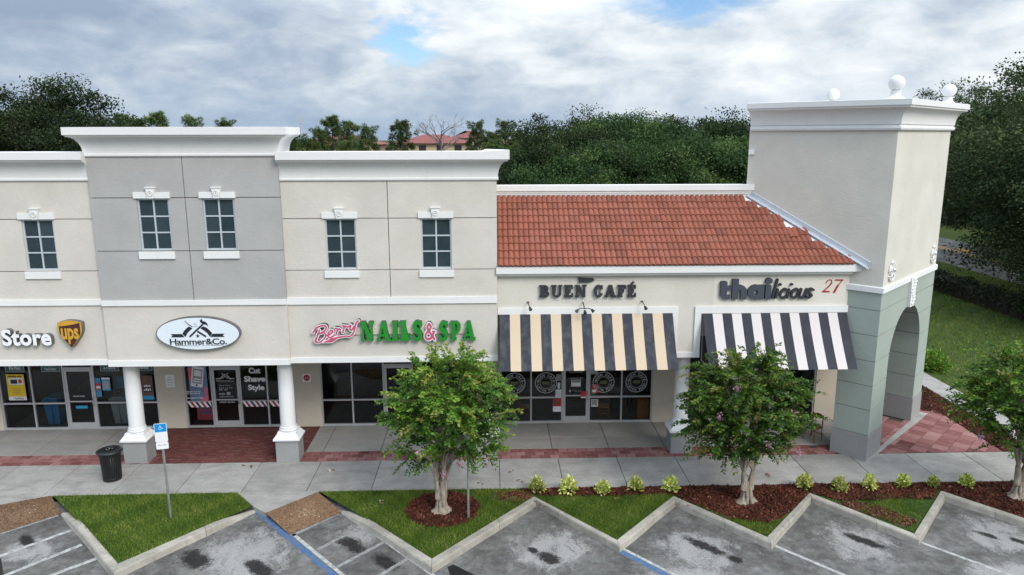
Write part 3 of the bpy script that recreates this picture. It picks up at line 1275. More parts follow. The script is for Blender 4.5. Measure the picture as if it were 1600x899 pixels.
def wavy(poly, amp=0.05, step=0.18, seed=1):
    r_ = random.Random(seed)
    out = []
    n = len(poly)
    for i in range(n):
        a, b = poly[i], poly[(i + 1) % n]
        L = math.dist(a, b)
        k = max(1, int(L / step))
        for q in range(k):
            p = lerp2(a, b, q / k)
            out.append((p[0] + r_.uniform(-amp, amp), p[1] + r_.uniform(-amp, amp)))
    return out


CIRC = [(-1.36 + 1.0 * math.cos(2 * math.pi * k / 40) * (1 + 0.04 * math.sin(k * 1.9)), 18.80 + 0.98 * math.sin(2 * math.pi * k / 40) * (1 + 0.04 * math.cos(k * 2.7))) for k in range(40)]
M2 = wavy([(0.75, 19.88), (1.35, 19.46), (2.3, 19.44), (3.2, 19.36), (4.2, 19.44), (5.15, 19.42), (5.3, 19.88)], 0.035, 0.15, 3)
M3 = wavy([(5.2, 19.88), (5.18, 19.32), (6.25, 18.05), (6.75, 17.9), (7.2, 17.75), (7.7, 18.0), (8.9, 19.25), (9.15, 19.88)], 0.03, 0.15, 4)
M4 = wavy([(9.0, 19.88), (9.1, 19.30), (9.7, 18.92), (10.6, 18.9), (11.6, 18.95), (12.2, 18.85), (12.75, 19.4), (12.9, 19.88)], 0.05, 0.18, 5)
M5 = [(12.8, 19.88), (12.86, 19.33), (14.47, 17.33), (16.5, 19.38), (18.0, 19.4), (18.1, 19.88)]
PLAZA_R = 16.4
M6 = [(16.42, 21.98), (17.48, 21.98), (17.48, 27.5), (17.48, 29.0), (15.6, 29.0), (15.55, 25.75), (16.05, 25.5), (16.42, 25.0)]
m = MB()
for i, q in enumerate((CIRC, M2, M3, M4, M5)):
    m.sheet(q, 0.004)
m.sheet(M6, -0.006)
struct('mulch_bed', m, 'mulch_bed')
m = MB()
m.sheet(wavy([(9.55, 18.75), (10.0, 18.2), (10.75, 17.45), (11.2, 17.7), (11.0, 18.2), (10.6, 18.6), (10.1, 18.85)], 0.06, 0.2, 8), 0.002)
m.sheet(wavy([(0.1, 19.75), (0.1, 19.3), (0.75, 19.1), (1.15, 19.45), (0.8, 19.75)], 0.07, 0.2, 9), 0.002)
struct('bare_soil', m, 'bare_soil')

# brick band along the front of the arcade and the walk behind it
BAND0, BAND1 = 21.97, 22.70
m = MB()
m.quad((-24, BAND0, -0.03), (12.2, BAND0, -0.03), (12.2, YST, -0.03), (-24, YST, -0.03))
walk = struct('walkway', m, 'joint_dirt')


def make_block(name, lx, ly, mt, z=0.0, th=0.05, g=0.005):
    e = 0.006
    hx, hy = lx / 2 - g, ly / 2 - g
    mb = MB()
    mb.add([(-hx, -hy, z - th), (hx, -hy, z - th), (hx, hy, z - th), (-hx, hy, z - th),
            (-hx, -hy, z - e), (hx, -hy, z - e), (hx, hy, z - e), (-hx, hy, z - e),
            (-hx + e, -hy + e, z), (hx - e, -hy + e, z), (hx - e, hy - e, z), (-hx + e, hy - e, z)],
           [(0, 1, 5, 4), (1, 2, 6, 5), (2, 3, 7, 6), (3, 0, 4, 7), (4, 5, 9, 8), (5, 6, 10, 9), (6, 7, 11, 10), (7, 4, 8, 11), (8, 9, 10, 11)])
    return mb.build(name, mt)


PL, PWD = 0.305, (BAND1 - BAND0) / 3
proto = make_block('paver', PL, PWD, 'paver')
proto_d = make_block('paver', PL, PWD, 'paver_dark')
used = set()


def put_paver(pr, x, y, parent, z=0.0, rz=0.0):
    o = pr if pr.name not in used else pr.copy()
    if pr.name in used:
        link(o)
    used.add(pr.name)
    o.location = (x, y, z + random.uniform(-0.002, 0.002))
    o.rotation_euler = (random.uniform(-0.004, 0.004), random.uniform(-0.004, 0.004), rz)
    o.parent = parent
    return o


PLINTHS = [(-11.07, 22.30, 0.70), (-6.37, 22.24, 0.70), (-0.16, 22.38, 0.70), (6.04, 22.48, 0.68)]
cnt = 0
far_band = MB()
for r_ in range(3):
    y = BAND0 + PWD * (r_ + 0.5)
    off = 0.15 * (r_ % 2)
    for k in range(-64, 42):
        x = PL * (k + 0.5) + off
        if x > 11.3 - (y - 21.8) * 1.0 or x < -16.6:
            continue
        if any(abs(x - px) < 0.35 - 0.12 and abs(y - py) < 0.31 - 0.05 for px, py, _ in PLINTHS):
            continue
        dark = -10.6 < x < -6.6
        if cnt < 270:
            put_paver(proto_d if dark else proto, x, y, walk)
        else:
            far_band.box(x - PL / 2 + .006, y - PWD / 2 + .006, -0.05, x + PL / 2 - .006, y + PWD / 2 - .006, 0.0)
        cnt += 1
far_band.box(-23.9, BAND0 + .01, -0.05, -16.65, BAND1 - .01, -0.001)
tag(far_band.build('paver_band', 'paver', walk), kind='stuff')
# entrance apron of small dark bricks before the barber shop
m = MB()
bw, bl = 0.105, 0.21
nrow = int((YST - BAND1 - 0.02) / bw)
for j in range(nrow):
    y = BAND1 + 0.01 + j * bw
    left, right = -11.55 + 1.0 * (j / nrow) * -0.0, -6.02
    x = left + (bl / 2 if j % 2 else 0)
    while x < right:
        x1 = min(x + bl, right)
        m.box(x + .003, y + .003, -0.04, x1 - .003, y + bw - .003, random.uniform(-0.003, 0.0))
        x += bl
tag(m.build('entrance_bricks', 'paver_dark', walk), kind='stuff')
for k in range(-13, 7):
    x0 = JX + 1.853 * k - 0.12
    x1 = x0 + 1.853
    for (y0, y1) in (((BAND1, YST),) if x0 < 0 else ((BAND1, 23.62), (23.62, YST))):
        a, b = x0, x1
        if b <= -11.55 or a >= -6.02:
            pass
        elif a < -11.55:
            b = -11.55
        elif b > -6.02:
            a = -6.02
        else:
            continue
        b = min(b, 12.1)
        if b - a > 0.1:
            slab('slab', a, y0, b, y1, 0.0, 'walk_concrete', walk)

# corner plaza: pavers laid on the diagonal, parallel with the tower's open side
P0 = (11.66, 21.44)
C45 = math.sqrt(0.5)


def tw(u, v):
    return (P0[0] + (u - v) * C45, P0[1] + (u + v) * C45)


def inside(poly, x, y):
    c = False
    n = len(poly)
    for i in range(n):
        (ax, ay), (bx, by) = poly[i], poly[(i + 1) % n]
        if (ay > y) != (by > y) and x < (bx - ax) * (y - ay) / (by - ay) + ax:
            c = not c
    return c


PLZ = [(11.98, 21.98), (16.4, 21.98), (16.4, 25.0), (16.05, 25.5), (15.68, 25.7)]
m = MB()
m.sheet([(11.0, 21.98), (16.42, 21.98), (16.42, 25.05), (16.05, 25.55), (15.6, 25.95), (12.4, 28.5), (9.0, 24.95), (11.0, 22.9)], -0.035)
plaza = struct('plaza', m, 'joint_dirt')
PU, PV = 0.42, 0.46
proto_p = make_block('paver', PV, PU, 'paver')
half = make_block('paver', PV, PU / 2, 'paver')
for i in range(-1, 16):
    for j in range(-12, 10):
        v = -0.27 - PV * (j + 0.5) + (0.0)
        u = PU * (i + 0.5) + (PU / 2 if j % 2 else 0)
        x, y = tw(u, v)
        c_in = inside(PLZ, x, y)
        arch = (v > 0.0 and v < 4.3 and 0.1 < u < 4.4)
        corners = [tw(u + a * PU / 2, v + b * PV / 2) for a in (-1, 1) for b in (-1, 1)]
        if v < 0 and c_in and all(q[1] > 21.985 and q[0] < 16.44 for q in corners):
            put_paver(proto_p, x, y, plaza, -0.004, R(135))
        elif arch and y > 21.9 and x > 9.6:
            put_paver(proto_p, x, y, plaza, -0.004, R(135))
        elif v < 0 and sum(q[1] > 21.985 and q[0] < 16.44 and inside(PLZ, *q) for q in corners) >= 1 and -0.3 < u:
            # cut pieces along the edge
            sq = [tw(u + a * (PU / 2 - .006), v + b * (PV / 2 - .006)) for a, b in ((-1, -1), (1, -1), (1, 1), (-1, 1))]
            cut = sq
            for ax, sg, lim in ((1, 1, 21.985), (0, -1, 16.41)):
                new = []
                for k in range(len(cut)):
                    p, q = cut[k], cut[(k + 1) % len(cut)]
                    ip, iq = sg * p[ax] > sg * lim, sg * q[ax] > sg * lim
                    if ip:
                        new.append(p)
                    if ip != iq:
                        t = (lim - p[ax]) / (q[ax] - p[ax])
                        new.append(lerp2(p, q, t))
                cut = new
                if len(cut) < 3:
                    break
            if len(cut) >= 3 and abs(sum(cut[k][0] * cut[(k + 1) % len(cut)][1] - cut[(k + 1) % len(cut)][0] * cut[k][1] for k in range(len(cut)))) > 0.02:
                ar = sum(cut[k][0] * cut[(k + 1) % len(cut)][1] - cut[(k + 1) % len(cut)][0] * cut[k][1] for k in range(len(cut)))
                if ar < 0:
                    cut = cut[::-1]
                mb = MB()
                mb.prism(cut, -0.05, -0.004)
                mb.build('paver', 'paver', plaza)
bpy.data.objects.remove(half)
m = MB()
q = [tw(0.0, -0.26), tw(5.75, -0.26), tw(5.75, -0.012), tw(0.0, -0.012)]
q = [(max(a, 11.0), max(b, 21.50)) for a, b in q]
m.prism(q, -0.06, 0.004)
m.build('edging', 'concrete', plaza)
m = MB()
m.prism([(11.1, 21.97), (11.66, 21.97), (11.98, 22.0), (11.98, 21.965)], -0.05, -0.003)
# path up the side of the building
m = MB()
m.quad((17.5, 21.97, -0.03), (18.55, 21.97, -0.03), (18.55, 60, -0.03), (17.5, 60, -0.03))
path = struct('path', m, 'joint_dirt')
for k in range(22):
    slab('slab', 17.5, 21.97 + 1.5 * k, 18.55, 21.97 + 1.5 * (k + 1), -0.006, 'concrete', path, 0.006, 0.03)

# side street beyond the lawn
m = MB()
m.quad((30.85, 21, -0.028), (32.25, 21, -0.028), (32.25, 120, -0.028), (30.85, 120, -0.028))
struct('pavement', m, 'concrete')
m = MB()
m.quad((36.0, 2, -0.02), (44.6, 2, -0.02), (44.6, 220, -0.02), (36.0, 220, -0.02))
road = struct('road', m, 'asphalt')
m = MB()
for x in (40.3, 40.75):
    m.quad((x, 2, -0.016), (x + .16, 2, -0.016), (x + .16, 220, -0.016), (x, 220, -0.016))
m.build('centre_line', 'paint_yellow', road)
m = MB()
m.add([(41.2, 62.6, -0.014), (42.6, 62.8, -0.014), (42.3, 63.8, -0.014), (41.7, 65.4, -0.014)], [(0, 1, 2, 3)])
m.build('turn_arrow', 'paint_yellow', road)
m = MB()
m.quad((44.6, 2, -0.035), (70, 2, -0.035), (70, 220, -0.035), (44.6, 220, -0.035))
struct('verge', m, 'lawn_far')
# painted lines on the lot
Z1 = LOT + 0.004


def stripe(a, b, w, mt, off=0.0, z=Z1):
    d = Vector((b[0] - a[0], b[1] - a[1]))
    n = Vector((-d.y, d.x)).normalized()
    k = n * (w / 2)
    o = n * off
    mb = MB()
    N = 12
    v = []
    for i in range(N + 1):
        p = Vector(a) + d * (i / N)
        v += [tuple(p + o - k) + (z,), tuple(p + o + k) + (z,)]
    mb.add(v, [(2 * i, 2 * i + 2, 2 * i + 3, 2 * i + 1) for i in range(N)])
    return mb.build('parking_line', mt, lot)


DIR = (0.656, -0.755)


def along(p, L):
    return (p[0] + DIR[0] * L, p[1] + DIR[1] * L)


p = (-6.56, 19.2)
stripe(p, along(p, 9), 0.17, 'paint_blue')
p = (-5.18, 17.86)
stripe(p, along(p, 7), 0.10, 'paint_white', 0.0)
stripe((-4.12, 19.06), along((-4.12, 19.06), 9), 0.10, 'paint_white', -0.03)
stripe((-5.20, 17.78), (-4.22, 18.92), 0.12, 'paint_worn')
for a, b in (((-4.38, 17.08), (-3.46, 18.22)), ((-3.74, 16.30), (-2.74, 17.42)), ((-2.98, 15.55), (-2.02, 16.68))):
    stripe(a, b, 0.11, 'paint_worn', 0, Z1 + 0.003)
for a, b in (((-12.25, 16.93), (-11.05, 18.25)), ((-11.6, 16.06), (-10.40, 17.52)), ((-10.9, 15.7), (-9.7, 16.86)), ((-13.0, 17.95), (-11.85, 19.06))):
    stripe(a, b, 0.13, 'paint_white' if a[0] > -12.6 else 'paint_worn', 0, Z1 + 0.003)
p = (-1.33, 15.93)
stripe(p, along(p, 6), 0.17, 'paint_blue', 0.02)
p = (3.22, 16.86)
stripe(p, along(p, 6), 0.16, 'paint_blue', -0.10)
stripe(p, along(p, 6), 0.09, 'paint_white', 0.04, Z1 + 0.003)
p = (7.10, 16.90)
stripe(p, along(p, 6), 0.10, 'paint_white')
p = (10.86, 16.93)
stripe(p, along(p, 6), 0.10, 'paint_white')
# flat black patches beside the access aisles
m = MB()
m.sheet([(-12.35, 16.9), (-12.05, 16.95), (-11.55, 16.25), (-11.95, 15.9), (-12.6, 16.2)], LOT + 0.002)
m.sheet([(-1.10, 16.24), (-0.95, 16.33), (-0.3, 15.75), (0.2, 15.1), (-0.5, 15.0), (-1.0, 15.85)], LOT + 0.002)
m.build('black_patch', 'black_metal', lot)

# ================================================================== BUILDINGS
def facade(parent, x0, x1, z0, z1, y, vl, hl, holes, mt, th=0.12, gap=0.011, name='wall_panel'):
    """stucco face split by control joints into panels; holes = (x0, z0, x1, z1) are left open"""
    xs = [x0] + sorted(vl) + [x1]
    zs = [z0] + sorted(hl) + [z1]
    for i in range(len(xs) - 1):
        for j in range(len(zs) - 1):
            a0, a1 = xs[i] + (gap if i else 0), xs[i + 1] - (gap if i < len(xs) - 2 else 0)
            b0, b1 = zs[j] + (gap if j else 0), zs[j + 1] - (gap if j < len(zs) - 2 else 0)
            hs = [h for h in holes if h[0] < a1 and h[2] > a0 and h[1] < b1 and h[3] > b0]
            cx = sorted({a0, a1} | {min(max(v, a0), a1) for h in hs for v in (h[0], h[2])})
            cz = sorted({b0, b1} | {min(max(v, b0), b1) for h in hs for v in (h[1], h[3])})
            solid_c = {}
            for q in range(len(cx) - 1):
                for r_ in range(len(cz) - 1):
                    mx, mz = (cx[q] + cx[q + 1]) / 2, (cz[r_] + cz[r_ + 1]) / 2
                    solid_c[q, r_] = not any(h[0] < mx < h[2] and h[1] < mz < h[3] for h in hs)
            mb = MB()
            for (q, r_), s in solid_c.items():
                if not s:
                    continue
                X0, X1, Z0, Z1_ = cx[q], cx[q + 1], cz[r_], cz[r_ + 1]
                mb.quad((X0, y, Z0), (X1, y, Z0), (X1, y, Z1_), (X0, y, Z1_))
                if not solid_c.get((q - 1, r_)):
                    mb.quad((X0, y + th, Z0), (X0, y, Z0), (X0, y, Z1_), (X0, y + th, Z1_))
                if not solid_c.get((q + 1, r_)):
                    mb.quad((X1, y, Z0), (X1, y + th, Z0), (X1, y + th, Z1_), (X1, y, Z1_))
                if not solid_c.get((q, r_ - 1)):
                    mb.quad((X0, y + th, Z0), (X1, y + th, Z0), (X1, y, Z0), (X0, y, Z0))
                if not solid_c.get((q, r_ + 1)):
                    mb.quad((X0, y, Z1_), (X1, y, Z1_), (X1, y + th, Z1_), (X0, y + th, Z1_))
            if mb.f:
                mb.build(name, mt, parent)


def upper_window(parent, cx, z0, z1, y):
    """six-pane blind window with lintel, keystone and sill"""
    w = 0.45
    yf = y + 0.05
    fr = MB()
    t = 0.045
    fr.box(cx - w, yf, z0, cx - w + t, yf + .05, z1)
    fr.box(cx + w - t, yf, z0, cx + w, yf + .05, z1)
    fr.box(cx - w + t, yf, z0, cx + w - t, yf + .05, z0 + t)
    fr.box(cx - w + t, yf, z1 - t, cx + w - t, yf + .05, z1)
    fr.box(cx - .022, yf + .003, z0 + t, cx + .022, yf + .05, z1 - t)
    dz = (z1 - z0 - 2 * t) / 3
    for k in (1, 2):
        fr.box(cx - w + t, yf + .006, z0 + t + dz * k - .02, cx + w - t, yf + .05, z0 + t + dz * k + .02)
    win = fr.build('window', 'window_metal', parent)
    for i in range(2):
        for k in range(3):
            p = MB()
            a = cx - w + t if i == 0 else cx + .022
            b = cx - .022 if i == 0 else cx + w - t
            c0 = z0 + t + dz * k + (.02 if k else 0)
            c1 = z0 + t + dz * (k + 1) - (.02 if k < 2 else 0)
            p.box(a, yf + .03, c0, b, yf + .045, c1)
            p.build('pane', 'tinted_glass', win)
    m_ = MB()
    m_.box(cx - .518, y - .055, z1 + .012, cx + .518, y + .02, z1 + .185)
    m_.build('lintel', 'white_trim', win)
    m_ = MB()
    zt, zb = z1 + .335, z1 + .012
    yk = y - .105
    m_.add([(cx - .085, yk, zb), (cx + .085, yk, zb), (cx + .135, yk, zt - .03), (cx - .135, yk, zt - .03),
            (cx - .085, y, zb), (cx + .085, y, zb), (cx + .135, y, zt - .03), (cx - .135, y, zt - .03)],
           [(0, 1, 2, 3), (5, 4, 7, 6), (0, 3, 7, 4), (1, 5, 6, 2), (0, 4, 5, 1), (3, 2, 6, 7)])
    m_.box(cx - .145, yk - .02, zt - .03, cx + .145, y, zt)
    # carved ring and scroll
    pts = [(cx + .07 * math.cos(a), yk - .008, z1 + .16 + .07 * math.sin(a)) for a in [2 * math.pi * k / 14 for k in range(15)]]
    m_.tube(pts, .014, 5)
    m_.lathe([(0.0, 0.0), (.03, 0.0)], (cx, yk, z1 + .16), 6)
    m_.tube([(cx - .03, yk - .006, z1 + .15), (cx, yk - .012, z1 + .19), (cx + .03, yk - .006, z1 + .15)], .012, 5)
    m_.build('keystone', 'white_trim', win)
    m_ = MB()
    m_.box(cx - .513, y - .06, z0 - .245, cx + .513, y + .02, z0 - .03)
    m_.build('sill', 'white_trim', win)
    return win


def cove_profile(over, z0, z1, zc0, zc1):
    """cornice section (outwards, up): small roll, concave cove, square cap"""
    p = [(0.0, z0 - 0.02), (0.035, z0 - 0.02), (0.055, z0 + 0.005), (0.055, z0 + 0.05), (0.04, z0 + 0.075)]
    n = 10
    for k in range(1, n + 1):
        a = math.pi / 2 * k / n
        p.append((0.04 + (over - 0.10) * (1 - math.cos(a)), z0 + 0.075 + (z1 - z0 - 0.10) * math.sin(a)))
    p += [(over - 0.045, z1), (over - 0.02, zc0 - 0.01), (over, zc0), (over, zc1), (-0.3, zc1 + 0.01), (-0.3, z0)]
    return p


def cornice(parent, x0, x1, y, z0, z1, zc0, zc1, over, endl, endr, lift=0.0, mt='white_trim', depth=1.2):
    """run along the front; mitred returns down the sides where endl/endr, else cut square"""
    prof = cove_profile(over, z0, z1, zc0, zc1)
    mb = MB()
    secs = []
    if endl:
        secs.append([(x0 - o, y + depth, z) for o, z in prof])
        secs.append([(x0 - o, y - o, z) for o, z in prof])
    else:
        secs.append([(x0, y - o, z) for o, z in prof])
    xm = [x1 - 0.9, x1 - 0.45] if lift else []
    for x in xm:
        secs.append([(x, y - o, z) for o, z in prof])
    if endr:
        secs.append([(x1 + o, y - o, z + (lift if z > zc1 - .02 else 0)) for o, z in prof])
        secs.append([(x1 + o, y + depth, z) for o, z in prof])
    else:
        secs.append([(x1, y - o, z) for o, z in prof])
    n = len(prof)
    v = [p for s in secs for p in s]
    f = [(i * n + k, (i + 1) * n + k, (i + 1) * n + (k + 1) % n, i * n + (k + 1) % n) for i in range(len(secs) - 1) for k in range(n)]
    f.append(tuple(range(n)))
    f.append(tuple(reversed([(len(secs) - 1) * n + k for k in range(n)])))
    mb.add(v, f)
    return mb.build('cornice', mt, parent)


def column(parent, cx, cy, w, top, d=0.62):
    s = MB()
    s.lathe([(.235, 1.10), (.235, 1.5), (.232, 2.2), (.222, top - .12), (.235, top - .11), (.235, top - .06), (.222, top - .05), (.222, top)], (cx, cy, 0), 28)
    col = s.build('column', 'column_white', parent)
    p = MB()
    p.box(cx - w / 2, cy - d / 2, 0.001, cx + w / 2, cy + d / 2, .715)
    p.build('plinth', 'plinth_stucco', col)
    b = MB()
    o = .055
    hw, hd = w / 2 + o, d / 2 + o
    rings = [(hw, hd, .715), (hw + .004, hd + .004, .73), (hw + .004, hd + .004, .775), (hw - .03, hd - .03, .80), (hw - .05, hd - .05, .835), (hw - .115, hd - .10, .92), (hw - .118, hd - .103, .965), (hw - .135, hd - .12, .975)]
    v = [(cx + sx * a, cy + sy * c, z) for a, c, z in rings for sx, sy in ((-1, -1), (1, -1), (1, 1), (-1, 1))]
    f = [(i * 4 + k, i * 4 + (k + 1) % 4, (i + 1) * 4 + (k + 1) % 4, (i + 1) * 4 + k) for i in range(len(rings) - 1) for k in range(4)]
    e = (len(rings) - 1) * 4
    f += [(e, e + 1, e + 2, e + 3), (3, 2, 1, 0)]
    b.add(v, f)
    b.lathe([(.24, .97), (.275, .985), (.285, 1.015), (.275, 1.045), (.25, 1.055), (.25, 1.075), (.262, 1.085), (.262, 1.10), (.236, 1.12)], (cx, cy, 0), 28)
    b.build('base_moulding', 'column_white', col)
    return col


ZH = 3.2      # head of the shopfronts / arcade ceiling


def shopfront(parent, x0, x1, mullions, doors, rail=0.95, floor_y=31.0, extra=None):
    """aluminium frame, panes and doors; mullions list of x, doors list of (x0, x1)"""
    y0, y1 = YST - 0.03, YST + 0.075
    fr = MB()
    t = .05
    xs = sorted(set([x0, x1] + mullions + [v for d in doors for v in d]))
    for x in xs:
        a = x if x == x0 else (x - t if x == x1 else x - t / 2)
        fr.box(a, y0, 0.002, a + t, y1, ZH)
    bays = []
    for a, b in zip(xs[:-1], xs[1:]):
        isdoor = any(abs(a - d[0]) < 1e-6 and abs(b - d[1]) < 1e-6 for d in doors)
        a1 = a + (t if a == x0 else t / 2)
        b1 = b - (t if b == x1 else t / 2)
        bays.append((a1, b1, isdoor))
        fr.box(a1, y0 + .004, ZH - .05, b1, y1, ZH)
        if isdoor:
            fr.box(a1, y0 + .004, 2.19, b1, y1, 2.24)
            fr.box(a1, y0 + .004, 0.002, b1, y1, .02)
        else:
            fr.box(a1, y0 + .004, rail - .025, b1, y1, rail + .025)
            fr.box(a1, y0 + .004, 0.002, b1, y1, .07)
    sf = fr.build('shopfront', 'aluminium', parent)
    for a1, b1, isdoor in bays:
        gy = YST + .03
        if not isdoor:
            for z0, z1 in ((.07, rail - .025), (rail + .025, ZH - .05)):
                p = MB()
                p.quad((a1, gy, z0), (b1, gy, z0), (b1, gy, z1), (a1, gy, z1))
                p.build('pane', 'shop_glass', sf)
        else:
            p = MB()
            p.quad((a1, gy, 2.24), (b1, gy, 2.24), (b1, gy, ZH - .05), (a1, gy, ZH - .05))
            p.build('pane', 'shop_glass', sf)
            d = MB()
            g = .008
            a, b = a1 + g, b1 - g
            yd0, yd1 = YST - .022, YST + .03
            st = .085
            d.box(a, yd0, .025, a + st, yd1, 2.18)
            d.box(b - st, yd0, .025, b, yd1, 2.18)
            d.box(a + st, yd0 + .003, .025, b - st, yd1, .24)
            d.box(a + st, yd0 + .003, 2.09, b - st, yd1, 2.18)
            d.box(a + st, yd0 + .003, .985, b - st, yd1, 1.03)
            door = d.build('door', 'aluminium', parent)
            for z0, z1 in ((.24, .985), (1.03, 2.09)):
                p = MB()
                p.quad((a + st, YST + .004, z0), (b - st, YST + .004, z0), (b - st, YST + .004, z1), (a + st, YST + .004, z1))
                p.build('pane', 'shop_glass', door)
            h = MB()
            hx = b - st / 2
            h.tube([(hx, yd0, 1.16), (hx, yd0 - .06, 1.14), (hx, yd0 - .07, 1.02), (hx, yd0 - .06, .88), (hx, yd0, .86)], .016, 6)
            h.build('handle', 'steel_post', door)
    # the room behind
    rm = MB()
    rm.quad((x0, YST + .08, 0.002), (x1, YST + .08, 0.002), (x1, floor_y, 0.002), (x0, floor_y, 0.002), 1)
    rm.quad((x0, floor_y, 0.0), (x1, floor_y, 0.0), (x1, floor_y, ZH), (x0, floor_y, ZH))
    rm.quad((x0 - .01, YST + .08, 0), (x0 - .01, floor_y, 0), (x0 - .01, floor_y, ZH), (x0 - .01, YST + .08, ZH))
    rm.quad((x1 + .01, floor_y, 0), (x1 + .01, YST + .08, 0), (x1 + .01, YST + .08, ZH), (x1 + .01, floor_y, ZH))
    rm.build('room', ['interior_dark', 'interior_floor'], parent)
    return sf


def shop_block(name, label, x0, x1, y, zc0, ztop, cornice_args, vl, hl, band, lint, windows, mt_low, mt_up, lower, cap_over, backing=True, depth_y=38.0):
    b = thing(name, label, 'building', ((x0 + x1) / 2, y, 0), 0, 'two storey shop fronts in the row')
    holes = [(c - .45, w0, c + .45, w1) for c, w0, w1 in windows]
    # low panel between lintel and band, then the upper panels
    facade(b, x0, x1, lint[1], band[0], y, [], [], [], mt_low)
    facade(b, x0, x1, band[1], zc0, y, vl, hl, holes, mt_up)
    m_ = MB()
    m_.box(x0, y - .05, band[0], x1, y + .1, band[1])
    m_.build('string_course', 'white_trim', b)
    m_ = MB()
    m_.box(x0, y - .055, lint[0], x1, y + .3, lint[1])
    m_.build('beam_trim', 'white_trim', b)
    for c, w0, w1 in windows:
        upper_window(b, c, w0, w1, y)
    m_ = MB()
    m_.box(x0 + .002, y + .1201, lint[0] + .004, x1 - .002, y + .32, ztop)
    m_.build('wall', 'groove', b)
    m_ = MB()
    m_.box(x0 + .004, y + .3201, 3.206, x1 - .004, depth_y, 7.9)
    m_.build('roof', 'roof_membrane', b)
    cornice(b, *cornice_args)
    return b


YG, YB, YC = 21.85, 21.97, 22.13
bA = shop_block('shop_building', 'cream two storey shop front with one blind window, left of the grey block', -21.0, -11.48, YB, 8.74, 9.40,
                (-21.0, -11.482, YB, 8.74, 9.30, 9.335, 9.545, 0.37, False, False), [-14.6], [6.10, 7.63], (5.07, 5.245), (3.225, 3.39),
                [(-13.14, 6.125, 7.62), (-16.0, 6.125, 7.62)], 'cream_stucco', 'cream_stucco', None, .37)
bG = shop_block('shop_building', 'tallest shop front, grey upper wall with two blind windows and white cornice', -11.48, -6.08, YG, 9.43, 10.1,
                (-11.48, -6.08, YG, 9.43, 9.99, 10.02, 10.23, 0.385, True, True), [-8.79], [6.698, 8.245], (5.07, 5.225), (3.205, 3.382),
                [(-9.725, 6.715, 8.22), (-7.86, 6.715, 8.22)], 'cream_stucco', 'grey_stucco', None, .385)
bB = shop_block('shop_building', 'cream two storey shop front with two blind windows, right of the grey block', -6.08, 0.19, YB, 8.72, 9.40,
                (-6.078, 0.19, YB, 8.72, 9.285, 9.315, 9.535, 0.37, False, True, 0.05), [-3.0], [6.075, 7.61], (5.04, 5.245), (3.222, 3.385),
                [(-4.41, 6.095, 7.60), (-1.605, 6.095, 7.60)], 'cream_stucco', 'cream_stucco', None, .37)

column(bG, -11.07, 22.30, 0.70, 3.205)
column(bG, -6.37, 22.24, 0.70, 3.205)
column(bB, -0.16, 22.38, 0.70, 3.222)


def pier(parent, x0, x1):
    m_ = MB()
    m_.box(x0, YST - .06, 0.001, x1, YST + .2, ZH)
    return m_.build('storefront_pier', 'beige_stucco', parent)


# header wall above the glass line is the arcade soffit edge; fronts below
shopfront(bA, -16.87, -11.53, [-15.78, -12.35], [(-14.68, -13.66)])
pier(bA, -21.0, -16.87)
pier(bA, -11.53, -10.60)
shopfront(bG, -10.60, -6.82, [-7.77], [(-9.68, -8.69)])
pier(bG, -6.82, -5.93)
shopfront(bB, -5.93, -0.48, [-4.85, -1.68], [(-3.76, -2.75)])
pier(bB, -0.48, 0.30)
# side walls of the upper parts that stand clear of their neighbours
m = MB()
m.box(-11.478, YG + .3, 9.2, -11.40, YG + 1.2, 10.05)
m.box(-6.16, YG + .3, 9.2, -6.082, YG + 1.2, 10.05)
m.build('return_wall', 'grey_stucco', bG)
m = MB()
m.box(0.10, YB + .325, 3.3, 0.188, 32.4, 9.3)
m.build('return_wall', 'cream_stucco', bB)

# ------------------------------------------------------------------ the low wing with the tiled roof
bC = thing('cafe_building', 'low cream wing with red tiled roof and two striped awnings', 'building', (5.5, YC, 0))
XR = lambda y: 33.1 - y                     # line of the tower's wall in plan
facade(bC, 0.192, 6.80, 4.84, 5.83, YC, [], [], [], 'cafe_stucco')
facade(bC, 6.80, 10.97, 4.84, 5.83, YC - .004, [], [], [], 'fresh_stucco')
facade(bC, 5.73, 6.25, 3.39, 4.84, YC, [], [], [], 'cafe_stucco')
m = MB()
m.box(0.20, YC - .06, 4.645, 5.73, YC + .1, 4.839)
m.box(5.535, YC - .058, 3.222, 5.729, YC + .1, 4.644)
m.box(6.25, YC - .06, 4.625, 10.985, YC + .1, 4.839)
m.box(6.251, YC - .058, 3.222, 6.445, YC + .1, 4.624)
m.box(5.73, YC - .056, 3.222, 6.25, YC + .1, 3.389)
m.build('opening_trim', 'white_trim', bC)
m = MB()
m.box(0.195, YC + .121, 4.66, 10.9, YC + .36, 5.84)
m.box(5.54, YC + .121, 3.24, 6.44, YC + .5, 4.66)
m.build('wall', 'beige_stucco', bC)
m = MB()
m.box(0.2, YST - .055, ZH, 12.0, YST + .12, 4.66)
m.build('header_wall', 'beige_stucco', bC)
m = MB()
m.box(0.196, YC + .361, 4.661, 10.5, YST + 7.0, 5.84)
m.build('soffit', 'beige_stucco', bC)
column(bC, 6.04, 22.48, 0.68, 3.222)
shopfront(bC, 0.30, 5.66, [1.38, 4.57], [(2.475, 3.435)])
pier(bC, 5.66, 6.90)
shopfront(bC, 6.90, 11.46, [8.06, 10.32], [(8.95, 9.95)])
pier(bC, 11.46, 12.6)
